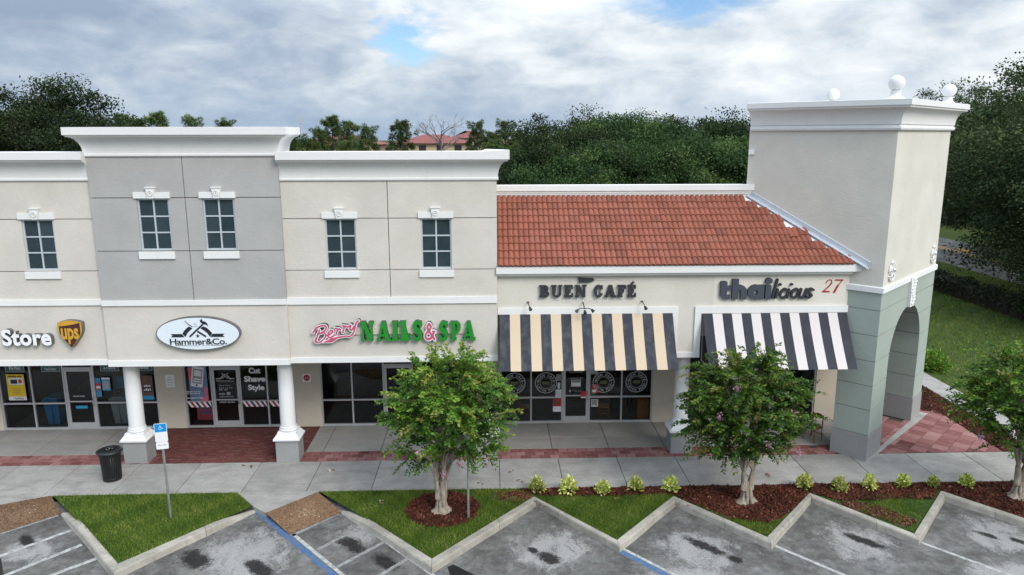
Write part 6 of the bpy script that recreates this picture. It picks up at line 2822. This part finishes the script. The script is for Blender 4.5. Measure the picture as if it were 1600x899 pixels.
# low yellow-green shrubs along the pavement
SHR = [(1.27, 19.73, 1.0), (2.16, 19.63, 1.12), (3.14, 19.52, .92), (4.10, 19.68, .95), (5.10, 19.61, 1.0), (8.96, 19.64, 1.0), (9.92, 19.49, .95), (10.82, 19.57, .95), (11.86, 19.66, .82), (12.72, 19.63, .72), (13.68, 19.60, .9)]
SL = ['first small yellow green shrub, nearest the round mulch bed', 'largest yellow green shrub in the row, before the café door', 'narrow yellow green shrub before the middle of the café front', 'yellow green shrub fourth along the row before the café',
      'yellow green shrub by the peak of the kerb zigzag before the round column', 'bushy yellow green shrub just beyond the middle crape myrtle', 'yellow green shrub leaning to the kerb before the grey tower plinth', 'round yellow green shrub before the tower arch',
      'small darker shrub before the brick corner plaza', 'smallest shrub of the row by the kerb peak', 'last shrub of the row before the far crape myrtle']
for k, ((x, y, s), lb) in enumerate(zip(SHR, SL)):
    r_ = np.random.default_rng(100 + k)
    t = thing('low_shrub', lb, 'shrub', (x, y, 0), 0, 'low shrubs along the pavement')
    n = 240
    u = unit(r_.normal(size=(n, 3)))
    u[:, 2] = np.abs(u[:, 2]) * 1.1
    rad = (r_.random((n, 1)) ** .35)
    p = u * rad * np.array([.21, .20, .34]) * s + np.array([0, 0, .05])
    D = u * .8 + r_.normal(size=(n, 3)) * .45 + np.array([0, 0, .35])
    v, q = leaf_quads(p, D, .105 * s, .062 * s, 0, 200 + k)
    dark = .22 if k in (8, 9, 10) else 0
    arrays('leaves', v, q, 'shrub_leaf', t, np.clip(r_.random(n) * .8 + rad[:, 0] * .25 - dark, 0, 1))  # varies per leaf, paler towards the outside
    m = MB()
    for a in range(5):
        an = 2 * math.pi * a / 5
        m.tube([(x, y, 0), (x + .12 * s * math.cos(an), y + .12 * s * math.sin(an), .25 * s)], .008, 4)
    m.build('stems', 'oak_bark', t)


# ------------------------------------------------------------------ grass, chips
def sample(poly, n, r_):
    P = np.array(poly)
    lo, hi = P.min(0), P.max(0)
    pts = lo + (hi - lo) * r_.random((n, 2))
    c = np.zeros(n, bool)
    for i in range(len(P)):
        (ax, ay), (bx, by) = P[i], P[(i + 1) % len(P)]
        with np.errstate(divide='ignore', invalid='ignore'):
            k = ((ay > pts[:, 1]) != (by > pts[:, 1])) & (pts[:, 0] < (bx - ax) * (pts[:, 1] - ay) / (by - ay) + ax)
        c ^= k
    return pts[c]


def mask_out(pts, polys):
    keep = np.ones(len(pts), bool)
    for poly in polys:
        P = np.array(poly)
        c = np.zeros(len(pts), bool)
        for i in range(len(P)):
            (ax, ay), (bx, by) = P[i], P[(i + 1) % len(P)]
            with np.errstate(divide='ignore', invalid='ignore'):
                k = ((ay > pts[:, 1]) != (by > pts[:, 1])) & (pts[:, 0] < (bx - ax) * (pts[:, 1] - ay) / (by - ay) + ax)
            c ^= k
        keep &= ~c
    return pts[keep]


def vnoise(p, f, seed=0):
    return (np.sin(p[:, 0] * f + seed) * np.cos(p[:, 1] * f * 1.3 + seed * 2) + np.sin(p[:, 0] * f * 2.1 - p[:, 1] * f * 1.7 + seed * 3) * .6 + np.sin(p[:, 0] * f * 4.3 + p[:, 1] * f * 3.9) * .35) / 1.95


def grass(name, pts, h, w, z0, tint0, seed, amp=.18):
    r_ = np.random.default_rng(seed)
    n = len(pts)
    a = r_.random(n) * 2 * np.pi
    hh = h * (.55 + .8 * r_.random(n))
    lean = r_.normal(size=(n, 2)) * .5
    b = np.stack([np.cos(a), np.sin(a)], 1) * w * (.7 + .6 * r_.random((n, 1)))
    p = np.concatenate([pts, np.full((n, 1), z0)], 1)
    bb = np.concatenate([b, np.zeros((n, 1))], 1)
    tip = p + np.concatenate([lean * hh[:, None], hh[:, None]], 1)
    v = np.stack([p - bb, p + bb, tip + bb * .25, tip - bb * .25], 1).reshape(-1, 3)
    tint = np.clip(tint0 + amp * vnoise(pts, 2.6, seed) + .17 * r_.normal(size=n), 0, 1)
    o = arrays(name, v, np.arange(n * 4).reshape(n, 4), 'grass_blade', None, tint)
    return tag(o, kind='stuff')


gr = np.random.default_rng(5)
g1 = sample(W1, 46000, gr)
g1 = g1[(gr.random(len(g1)) < np.where((g1[:, 0] < -11.4) & (g1[:, 1] > 19.3), .45, 1.0))]
GB = [p for p in BED]
g2 = sample([(-4.96, 19.93), (-3.98, 18.96), (-1.47, 16.35), (1.17, 19.40), (0.9, 19.93)], 60000, gr)
g2 = mask_out(g2, [CIRC])
d1 = np.hypot((g2[:, 0] + 3.2) / .55, (g2[:, 1] - 19.2) / .35)
g2 = g2[gr.random(len(g2)) < np.clip(.25 + d1 * .6, 0, 1)]
d2 = np.hypot((g2[:, 0] - .6) / .65, (g2[:, 1] - 19.5) / .35)
g2 = g2[gr.random(len(g2)) < np.clip(.06 + (d2 - .6) * 1.2, 0, 1)]
g3 = mask_out(sample([(1.17, 19.40), (3.12, 17.05), (5.10, 19.30), (5.1, 19.5), (1.2, 19.5)], 34000, gr), [M2])
g4 = mask_out(sample([(5.9, 18.35), (6.94, 17.07), (8.0, 18.2)], 9000, gr), [M3])
g4 = np.concatenate([g4, mask_out(sample([(5.15, 19.3), (6.9, 17.1), (7.0, 17.2), (5.3, 19.3)], 6000, gr), [M3])])
g5 = sample([(9.1, 19.30), (10.74, 17.10), (12.75, 19.33), (11.6, 19.2)], 26000, gr)
k5 = np.exp(-(((g5[:, 0] - 11.0) / .55) ** 2 + ((g5[:, 1] - 18.7) / .75) ** 2)) * 1.2 + .10
g5 = g5[gr.random(len(g5)) < k5 * .8]
grass('grass', np.concatenate([g1, g2]), .055, .0055, -.012, .50, 1, .26)
grass('grass', np.concatenate([g3, g4, g5]), .05, .0055, -.012, .47, 2, .26)
g6 = sample([(17.0, 27), (18.6, 27), (18.6, 24), (26, 22), (31, 40), (31, 70), (14.5, 70), (14.5, 30)], 60000, gr)
g6 = g6[(g6[:, 0] > 18.6) | (g6[:, 0] < 17.45)]
grass('grass', g6, .10, .016, -.035, .40, 3, .26)
g7 = sample([(32.4, 30), (35.8, 30), (35.8, 85), (32.4, 85)], 12000, gr)
grass('grass', g7, .10, .025, -.035, .55, 4)


def chips(name, pts, size, mt, z0, seed, flat=.35, tint=None, kz=.012):
    r_ = np.random.default_rng(seed)
    n = len(pts)
    a = r_.random(n) * 2 * np.pi
    L = size * (.5 + r_.random(n))
    Wd = L * (.22 + .35 * r_.random(n))
    tl = r_.normal(size=n) * flat
    d = np.stack([np.cos(a) * np.cos(tl), np.sin(a) * np.cos(tl), np.sin(tl)], 1)
    s = np.stack([-np.sin(a), np.cos(a), r_.normal(size=n) * flat], 1)
    p = np.concatenate([pts, (z0 + kz * r_.random(n) + .5 * L * np.abs(np.sin(tl)))[:, None]], 1)
    h = d * L[:, None] / 2
    w = s * Wd[:, None] / 2
    v = np.stack([p - h - w, p + h - w, p + h + w, p - h + w], 1).reshape(-1, 3)
    o = arrays(name, v, np.arange(n * 4).reshape(n, 4), mt, None, np.clip(r_.random(n) if tint is None else tint, 0, 1))
    return tag(o, kind='stuff')


ch = np.concatenate([sample(q, n, gr) for q, n in ((CIRC, 13000), (M2, 10000), (M3, 24000), (M4, 12000), (M5, 13000), (M6, 7000))])
tn = np.clip(.42 + .22 * vnoise(ch, 2.2, 3) + .24 * gr.normal(size=len(ch)), 0, 1)
tn[np.hypot(ch[:, 0] - 6.6, ch[:, 1] - 18.6) < .8] += .12
chips('mulch', ch, .058, 'mulch_chip', .006, 6, .35, tn)
for rp_, sd in ((RAMP1, 7), (RAMP2, 8)):
    uv = gr.random((5200, 2))
    A = np.array(rp_[0]) + (np.array(rp_[1]) - np.array(rp_[0])) * uv[:, :1]
    B_ = np.array(rp_[3]) + (np.array(rp_[2]) - np.array(rp_[3])) * uv[:, :1]
    pt = A + (B_ - A) * uv[:, 1:]
    wear = np.exp(-(((uv[:, 0] - .5) / .25) ** 2 + ((uv[:, 1] - .55) / .25) ** 2))
    o = chips('aggregate', pt, .026, 'aggregate', -.004, sd, .2, np.clip(.35 + .35 * wear + .22 * gr.normal(size=len(pt)), 0, 1), .0)
    me = o.data
    co_ = np.zeros(len(me.vertices) * 3, np.float32)
    me.vertices.foreach_get('co', co_)
    co_ = co_.reshape(-1, 3)
    co_[:, 2] -= np.repeat(uv[:, 1] * .125, 4)
    me.vertices.foreach_set('co', co_.ravel())
bs_ = np.concatenate([sample([(9.55, 18.75), (10.0, 18.2), (10.75, 17.45), (11.2, 17.7), (10.6, 18.6), (10.1, 18.85)], 5200, gr), sample([(0.1, 19.75), (0.1, 19.3), (0.75, 19.1), (1.15, 19.45), (0.8, 19.75)], 2600, gr)])
chips('soil_litter', bs_, .045, 'mulch_chip', .003, 21, .3, np.clip(.55 + .4 * gr.normal(size=len(bs_)), 0, 1))
gs_ = bs_[vnoise(bs_, 5.5, 4) > .05][:2600] + gr.normal(size=(len(bs_[vnoise(bs_, 5.5, 4) > .05][:2600]), 2)) * .03
grass('grass', gs_, .05, .0055, 0.0, .42, 22, .26)
# a few dropped leaves and petals on the paving
lp_ = np.array([(0.6, 21.0), (0.9, 20.4), (-4.9, 21.2), (-.4, 20.3), (3.4, 19.2), (-3.0, 19.3), (1.3, 18.9), (1.2, 18.95), (1.35, 18.8), (5.2, 18.8), (5.3, 18.75), (-7.6, 21.6), (8.2, 20.6)])
chips('fallen_leaves', np.repeat(lp_, 3, 0) + gr.normal(size=(len(lp_) * 3, 2)) * .08, .09, 'aggregate', .004, 9, .3)

# ------------------------------------------------------------------ trees beyond the building
def oak_proto(seed, rx, ry, rz, hz, trunk_h, nclump=150, nleaf=120, size=.24, mt='oak_leaf', fluff=.62, open_top=0.0):
    """crown mesh and trunk mesh about the tree's foot"""
    r_ = np.random.default_rng(seed)
    C = []
    while len(C) < nclump:
        u = unit(r_.normal(size=3))
        rad = r_.random() ** .30
        c = u * rad * np.array([rx, ry, rz])
        c *= 1 + .16 * math.sin(u[0] * 4 + seed) + .12 * math.cos(u[1] * 5 + u[2] * 4 + seed * 2)
        c[2] += hz
        if c[2] < hz - rz * (.92 if mt == 'oak_leaf' else .75):
            continue
        C.append(c)
    C = np.array(C)
    n = nclump * nleaf
    ci = np.repeat(np.arange(nclump), nleaf)
    sc = (.6 + .7 * r_.random(nclump))[ci][:, None]
    off = np.clip(r_.normal(size=(n, 3)), -1.9, 1.9) * np.array([1, 1, .6]) * fluff * sc
    P = C[ci] + off
    D = unit(P - np.array([0, 0, hz - rz * .3])) * .6 + r_.normal(size=(n, 3)) * .8
    v, q = leaf_quads(P, D, size, size * .55, 0, seed)
    ct = np.clip(.40 + .27 * r_.normal(size=nclump), 0, 1)
    T = np.clip(ct[ci] + .16 * r_.normal(size=n) + .12 * off[:, 2] / fluff, 0, 1)  # varies per clump and leaf, paler towards each clump's top
    me = arrays('crown', v, q, mt, None, T)
    b = MB()
    b.tube([(0, 0, -.4), (.05, 0, trunk_h * .5), (0, .1, trunk_h)], [.42, .30, .24], 8)
    for k in range(16):
        c = C[r_.integers(nclump)]
        b.tube(spline([(0, .05, trunk_h * .9), tuple(np.array([c[0] * .4, c[1] * .4, trunk_h + (c[2] - trunk_h) * .55])), tuple(c)], 4), list(np.linspace(.17, .03, 9)), 5)
    tr = b.build('trunk', 'oak_bark')
    return me, tr


PROTO = {}
TOP = {}


def tree_from(key, name, label, x, y, s, rz, group, maker, sz=None):
    t = thing(name, label, 'tree', (x, y, -.05), rz, group)
    if key not in PROTO:
        PROTO[key] = maker()
        parts = PROTO[key]
        me_ = parts[0].data
        z_ = np.zeros(len(me_.vertices) * 3, np.float32)
        me_.vertices.foreach_get('co', z_)
        TOP[key] = float(np.percentile(z_[2::3], 99.4))
    else:
        parts = []
        for o in PROTO[key]:
            c = o.copy()
            link(c)
            parts.append(c)
    t.scale = (1, 1, 1) if isinstance(s, tuple) else (s, s, sz or s)
    for o in parts:
        o.parent = t
    if isinstance(s, tuple):                     # (wanted height,): scale the crown to it
        k = s[0] / TOP[key] if key in TOP else 1.0
        t.scale = (k * (s[1] if len(s) > 1 else 1), k * (s[1] if len(s) > 1 else 1), k)
    return t


OAKS = {
    'a': lambda: oak_proto(41, 5.2, 5.2, 3.6, 7.2, 3.2, 150, 260, .21, 'wood_leaf', .58),
    'b': lambda: oak_proto(42, 4.6, 4.8, 4.0, 7.0, 3.0, 140, 260, .20, 'wood_leaf', .55),
    'c': lambda: oak_proto(43, 5.4, 5.0, 4.6, 8.4, 3.4, 170, 240, .20, 'oak_leaf', .56),
    'e': lambda: oak_proto(45, 6.4, 6.4, 6.4, 6.9, 2.2, 290, 240, .20, 'oak_leaf', .62),
    'd': lambda: oak_proto(44, 4.4, 4.4, 4.2, 7.8, 3.4, 120, 230, .19, 'oak_leaf', .50)}
# wood close behind the low wing
wd = random.Random(12)
WOOD = []
for (px_, top, yy_) in ((880, 198, 48), (915, 190, 52), (955, 196, 54), (1005, 188, 56), (1050, 194, 52), (1095, 190, 55), (1140, 186, 58), (1175, 196, 54),
                        (893, 234, 44), (935, 228, 45), (985, 226, 46), (1045, 222, 45), (1105, 220, 47), (1160, 224, 46), (1200, 205, 60), (1080, 196, 66), (970, 196, 68)):
    x = (px_ - 765) / 1166 * yy_
    zt = 10 - (top - 211) / 1166 * yy_
    WOOD.append((x, yy_, zt))
ORDN = ['first', 'second', 'third', 'fourth', 'fifth', 'sixth', 'seventh', 'eighth', 'ninth', 'tenth', 'eleventh', 'twelfth', 'thirteenth', 'fourteenth', 'fifteenth', 'sixteenth', 'seventeenth', 'eighteenth', 'nineteenth', 'twentieth', 'twenty-first']


def wood_label(k):
    back = [i for i, w_ in enumerate(WOOD) if w_[1] > 47.5]
    front = [i for i, w_ in enumerate(WOOD) if w_[1] <= 47.5]
    row = back if k in back else front
    q = sorted(row, key=lambda i: WOOD[i][0] / WOOD[i][1]).index(k)
    return ORDN[q] + (' crown along the skyline of the wood, counted from the cream block' if row is back else ' lower crown just above the tiled roof parapet, counted from the cream block')


for k, (x, y, zt) in enumerate(WOOD):
    key = 'ab'[k % 2] if k % 5 else 'c'
    h0 = {'a': 11.3, 'b': 11.4, 'c': 13.4, 'd': 12.4}[key]
    tree_from(key, 'broadleaf_tree', wood_label(k), x, y, (zt,), wd.uniform(0, 6.28), 'trees of the wood behind the tiled roof', OAKS[key])
# taller wispy crowns above the wood
for (px_, top, yy_, lb) in ((880, 181, 55, 'thin crowned tree standing up at the near end of the wood'), (995, 184, 62, 'pale leaved sapling top rising from the middle of the wood')):
    x = (px_ - 765) / 1166 * yy_
    tree_from('d', 'broadleaf_tree', lb, x, yy_, (10 - (top - 211) / 1166 * yy_,), wd.uniform(0, 6), 'trees of the wood behind the tiled roof', OAKS['d'])
# two big oaks at the left
for (px_, top, yy_, lb, s) in ((45, 134, 52, 'big dark oak at the far left behind the cream block', 1), (158, 141, 56, 'dark oak with open crown beside the grey parapet', 1), (-70, 150, 55, 'dark oak partly outside the left edge', 1), (90, 175, 60, 'lower dark tree between the two oaks at the left', 1)):
    x = (px_ - 765) / 1166 * yy_
    tree_from('c' if px_ != 158 else 'd', 'oak_tree', lb, x, yy_, (10 - (top - 211) / 1166 * yy_,), px_ * .7, 'oaks behind the shops', OAKS['c' if px_ != 158 else 'd'])
# great oaks at the right, by the side street
for (px_, top, yy_, key, lb) in ((1735, 62, 43, 'e', 'huge dark oak at the right edge overhanging the hedge'), (1670, 120, 57, 'e', 'dark oak behind the tower finials'), (1500, 146, 84, 'e', 'dark oak across the side street behind the tower'),
                                 (1600, 150, 88, 'e', 'far dark oak across the side street at the right'), (1720, 120, 60, 'e', 'dark oak outside the right edge'), (1540, 168, 100, 'a', 'broad green tree far along the side street'), (1440, 172, 92, 'a', 'broad green tree hidden behind the tower shaft'),
                                 (1740, 200, 38, 'e', 'low oak at the right edge over the lawn')):
    x = (px_ - 765) / 1166 * yy_
    tree_from(key, 'oak_tree', lb, x, yy_, (10 - (top - 211) / 1166 * yy_, 1.15), px_ * .37, 'oaks by the side street', OAKS[key])


def pine_proto(seed):
    r_ = np.random.default_rng(seed)
    b = MB()
    H = 11.5
    b.tube([(0, 0, -.3), (.08, 0, 4), (.0, .05, 8), (.1, 0, H - .4)], [.20, .16, .11, .04], 7)
    P, D, T = [], [], []
    for k in range(30):
        z = H - 4.2 * (k / 29) ** 1.1
        a = k * 2.4
        L = .35 + 1.2 * ((H - z) / 4.2) ** .8 * (.6 + .6 * r_.random())
        e = np.array([L * math.cos(a), L * math.sin(a), z + .35 * r_.random() + .1])
        b.tube([(0.04, 0, z - .25), tuple(e * np.array([.5, .5, 1]) + np.array([0, 0, -.12])), tuple(e)], [.045, .03, .015], 4, 0, False)
        for c in range(3):
            cc = e + r_.normal(size=3) * np.array([.30, .30, .2]) * (c > 0)
            n = 70
            u = unit(r_.normal(size=(n, 3)) + np.array([0, 0, .25]))
            P.append(cc + u * .06)
            D.append(u)
            T.append(np.clip(.45 + .2 * u[:, 2] + .16 * r_.normal() + .12 * r_.normal(size=n), 0, 1))  # varies per tuft and needle, paler where needles point up
    P, D, T = np.concatenate(P), np.concatenate(D), np.concatenate(T)
    v, q = leaf_quads(P, D, .36, .05, 0, seed)
    return arrays('crown', v, q, 'pine_needle', None, T), b.build('trunk', 'oak_bark')


PINES = [(525, 182, 78), (505, 200, 76), (552, 190, 80), (580, 196, 74), (630, 189, 74), (745, 190, 84), (768, 206, 80), (790, 189, 78), (808, 205, 82), (838, 212, 80),
         (264, 176, 70), (316, 182, 74), (215, 179, 66), (366, 187, 78), (232, 186, 72), (425, 203, 58), (450, 206, 60), (470, 208, 56), (486, 216, 64), (545, 218, 60), (772, 218, 66), (826, 226, 62)]
UNIQ = {525: 'tallest tufted pine above the cream block parapet', 630: 'round topped pine above the middle of the cream block parapet', 790: 'pine at the end of the cream block cornice', 745: 'sparse pine right of the bare tree', 264: 'tufted pine top nearest the oaks above the grey cornice',
        316: 'small pine top above the middle of the grey cornice', 366: 'flat pine top above the grey cornice near its end', 215: 'pine top touching the oak above the grey cornice', 450: 'bushy pine clump by the end of the grey cornice'}
for k, (px_, top, yy_) in enumerate(PINES):
    x = (px_ - 765) / 1166 * yy_
    zt = 10 - (top - 211) / 1166 * yy_
    key = ('p1', 'p2')[k % 2]
    tree_from(key, 'pine_tree', UNIQ.get(px_) or ORDN[sorted(q[0] for q in PINES if q[0] not in UNIQ).index(px_)] + ' small pine from the oaks, in the row above the parapets', x, yy_, (zt,), k * 1.3, 'pines behind the shops', (lambda k=k: pine_proto(60 + k)), None)
# low bushes fill between the pine trunks
for k, px_ in enumerate(range(420, 790, 34)):
    yy_ = 66 + 8 * ((k * 7) % 3)
    x = (px_ - 765) / 1166 * yy_
    tree_from('b', 'broadleaf_tree', ORDN[k] + ' low green tree under the pines, counted from the grey cornice', x, yy_, (5.6 + 1.6 * ((k * 5) % 4) / 3,), k * .9, 'understorey trees below the pines', OAKS['b'])
# leafless tree
t = thing('bare_tree', 'leafless grey tree standing before the red roofed flats', 'tree', (-5.4, 84, -.3))
r_ = random.Random(4)
bt = MB()


def branch(p, d, L, rad, depth):
    d = d.normalized()
    e = p + d * L
    mid = p + d * L * .5 + Vector((r_.uniform(-.06, .06), r_.uniform(-.06, .06), .05)) * L
    bt.tube([p, mid, e], [rad, rad * .85, rad * .68], 5 if depth < 3 else 3, 0, False)
    if depth < 6:
        for k in range(2 if depth else 4):
            nd = d + Vector((r_.uniform(-.9, .9), r_.uniform(-.9, .9), r_.uniform(-.25, .55)))
            branch(e if k < 2 else mid, nd, L * r_.uniform(.62, .82), rad * .64, depth + 1)


branch(Vector((-5.4, 84, -.3)), Vector((.02, 0, 1)), 7.4, .26, 0) if False else None
bt.tube([(-5.4, 84, -.3), (-5.35, 84, 5), (-5.4, 84, 9.4)], [.26, .2, .15], 7)
for k in range(9):
    a = 2 * math.pi * k / 9
    branch(Vector((-5.4, 84, 8.0 + .22 * k)), Vector((math.cos(a), math.sin(a), .75)), 1.25, .075, 2)
bt.build('branches', 'grey_bark', t)
# hedge by the pavement and a low bush by the path
t = thing('hedge', 'long dark clipped hedge between the lawn and the side pavement', 'hedge', (29.6, 45, 0))
r_ = np.random.default_rng(77)
n = 26000
u = r_.random((n, 3))
p = np.stack([(u[:, 0] - .5) * 1.5, (u[:, 1] - .5) * 46, .1 + .95 * u[:, 2] ** .6], 1)
p[:, 0] *= 1 + .12 * np.sin(p[:, 1] * 1.7)
p[:, 2] *= 1 + .10 * np.sin(p[:, 1] * 2.3 + 1)
v, q = leaf_quads(p, r_.normal(size=(n, 3)) + np.array([0, 0, .4]), .16, .10, 0, 5)
arrays('leaves', v, q, 'hedge_leaf', t, np.clip(r_.random(n) * .7 + .25 * u[:, 2], 0, 1))  # varies per leaf, paler towards the hedge top
m = MB()
m.box(29.05, 22.5, 0, 30.15, 67.5, .85)
m.build('core', 'dark_wood', t)
for (x, y, s, lb) in ((19.2, 30.6, .9, 'bright green bush beside the path at the tower corner'),):
    t = thing('bush', lb, 'shrub', (x, y, 0))
    n = 1500
    u = unit(r_.normal(size=(n, 3)))
    u[:, 2] = np.abs(u[:, 2])
    p = u * (r_.random((n, 1)) ** .4) * np.array([.75, .75, .9]) * s
    v, q = leaf_quads(p, u + r_.normal(size=(n, 3)) * .5, .14, .075, 0, 8)
    arrays('leaves', v, q, 'myrtle_leaf', t, np.clip(.6 + .25 * r_.normal(size=n), 0, 1))

# ------------------------------------------------------------------ far flats, mast, car park
def flats(label, x0, x1, y, h, wall, gables=()):
    t = thing('apartment_block', label, 'building', ((x0 + x1) / 2, y, 0), 0, 'red roofed flats behind the pines')
    m_ = MB()
    m_.box(x0, y, -.4, x1, y + 14, h)
    w = m_.build('wall', wall, t)
    m_ = MB()
    o_ = .8
    rid = h + 1.7
    v = [(x0 - o_, y - o_, h), (x1 + o_, y - o_, h), (x1 + o_, y + 14 + o_, h), (x0 - o_, y + 14 + o_, h), (x0 + 5, y + 7, rid), (x1 - 5, y + 7, rid)]
    m_.add(v, [(0, 1, 5, 4), (1, 2, 5), (2, 3, 4, 5), (3, 0, 4), (3, 2, 1, 0)])
    for gx in gables:
        m_.add([(gx - 2.4, y - 1.8, h), (gx + 2.4, y - 1.8, h), (gx, y - 1.8, h + .9), (gx, y + 4, h + 1.0), (gx - 2.4, y + 2, h), (gx + 2.4, y + 2, h)], [(0, 2, 3, 4), (1, 5, 3, 2)])
    m_.build('roof', 'far_roof', t)
    for gx in gables:
        m_ = MB()
        m_.box(gx - 2.1, y - 1.5, -.4, gx + 2.1, y - .01, h)
        m_.add([(gx - 2.1, y - 1.5, h), (gx + 2.1, y - 1.5, h), (gx, y - 1.5, h + .75)], [(0, 1, 2)])
        m_.build('bay', wall, t)
    nx = int((x1 - x0) / 3.2)
    for fl in range(3):
        for k in range(nx):
            cx_ = x0 + (k + .5) * (x1 - x0) / nx
            if any(abs(cx_ - g) < 3 for g in gables):
                continue
            m_ = MB()
            z = .9 + fl * h / 3
            m_.box(cx_ - .7, y - .06, z, cx_ + .7, y + .02, z + 1.5)
            m_.build('window', 'far_glass', t)


flats('red roofed flats behind the bare tree', -18.5, -4.5, 150, 8.4, 'far_wall', ())
flats('red roofed flats half hidden by the tallest pine', -37, -22, 148, 8.2, 'far_wall_pink', (-25,))
flats('red roofed flats seen past the end of the cream cornice', 2, 12, 140, 8.4, 'far_wall_pink', (7,))
flats('red roofed flats farthest back with a raised hip roof', -9, -1, 178, 9.3, 'far_wall', ())
t = thing('radio_mast', 'thin pale radio mast far off above the parapet', 'mast', (-44.2, 180, 0))
m = MB()
m.tube([(-44.2, 180, -.4), (-44.2, 180, 14.2)], [.16, .09], 6)
m.build('pole', 'aluminium', t)
m = MB()
m.box(-44.4, 179.8, 12.6, -44.0, 180.2, 13.8)
m.build('antenna', 'aluminium', t)
m = MB()
m.quad((-12, 62, -.40), (30, 62, -.40), (30, 135, -.40), (-12, 135, -.40))
lot2 = struct('car_park', m, 'asphalt')
m = MB()
for k in range(6):
    m.quad((0, 100 + 5 * k, -.396), (16, 100 + 5 * k, -.396), (16, 100.25 + 5 * k, -.396), (0, 100.25 + 5 * k, -.396))
m.build('parking_line', 'paint_white', lot2)


def car(label, x, y, rz, paint_):
    t = thing('parked_car', label, 'car', (x, y, -.39), rz, 'cars in the rear car park')
    LOCAL.add(t.name)
    prof = [(-2.2, .35), (-2.25, .75), (-1.6, .92), (-1.0, 1.42), (.7, 1.46), (1.5, .98), (2.1, .85), (2.2, .35)]
    m_ = MB()
    n = len(prof)
    v = [(a, -.85 + (.14 if b > 1.2 else 0), b) for a, b in prof] + [(a, .85 - (.14 if b > 1.2 else 0), b) for a, b in prof]
    m_.add(v, [(i, i + 1, n + i + 1, n + i) for i in range(n - 1)] + [tuple(reversed(range(n))), tuple(n + i for i in range(n))] + [(0, n, 2 * n - 1, n - 1)])
    m_.build('body', paint_, t)
    for s in (-1, 1):
        m_ = MB()
        m_.quad((-1.35, s * .80, .98), (1.3, s * .80, 1.0), (.6, s * .73, 1.38), (-.9, s * .73, 1.36))
        m_.build('window', 'far_glass', t)
        for wx in (-1.35, 1.35):
            m_ = MB()
            m_.tube([(wx, s * .70, .32), (wx, s * .90, .32)], .32, 12)
            m_.build('wheel', 'tyre', t)


for k, (x, y, c, lb) in enumerate(((5.0, 108, 'car_white', 'white car farthest back in the rear car park'), (7.2, 98, 'car_silver', 'silver car in the rear car park beside the white one'), (4.2, 92, 'car_white', 'white car nearest the end of the cornice'),
                                   (6.6, 86, 'car_white', 'white car in the front row behind the tree stem'), (8.8, 112, 'car_dark', 'dark car in the back row of the rear car park'))):
    car(lb, x, y, R(4 * k), c)
t = thing('broadleaf_tree', 'thin bare stemmed tree at the end of the cream cornice', 'tree', (1.85, 55, -.3))
m = MB()
m.tube([(1.85, 55, -.4), (1.9, 55, 4), (1.85, 55, 9.0)], [.18, .14, .08], 7)
for k in range(14):
    a = k * 2.4
    z = 4.5 + .32 * k
    m.tube([(1.86, 55, z), (1.86 + .8 * math.cos(a), 55 + .8 * math.sin(a), z + .5)], [.035, .012], 4)
m.build('trunk', 'oak_bark', t)
r_ = np.random.default_rng(9)
n = 1400
ci = r_.integers(0, 14, n)
P = np.stack([.8 * np.cos(ci * 2.4), .8 * np.sin(ci * 2.4), 5.3 + .32 * ci], 1) + r_.normal(size=(n, 3)) * .28
v, q = leaf_quads(P, r_.normal(size=(n, 3)), .22, .12, 0, 9)
arrays('crown', v, q, 'wood_leaf', t, r_.random(n))
print('objects', len(bpy.data.objects))
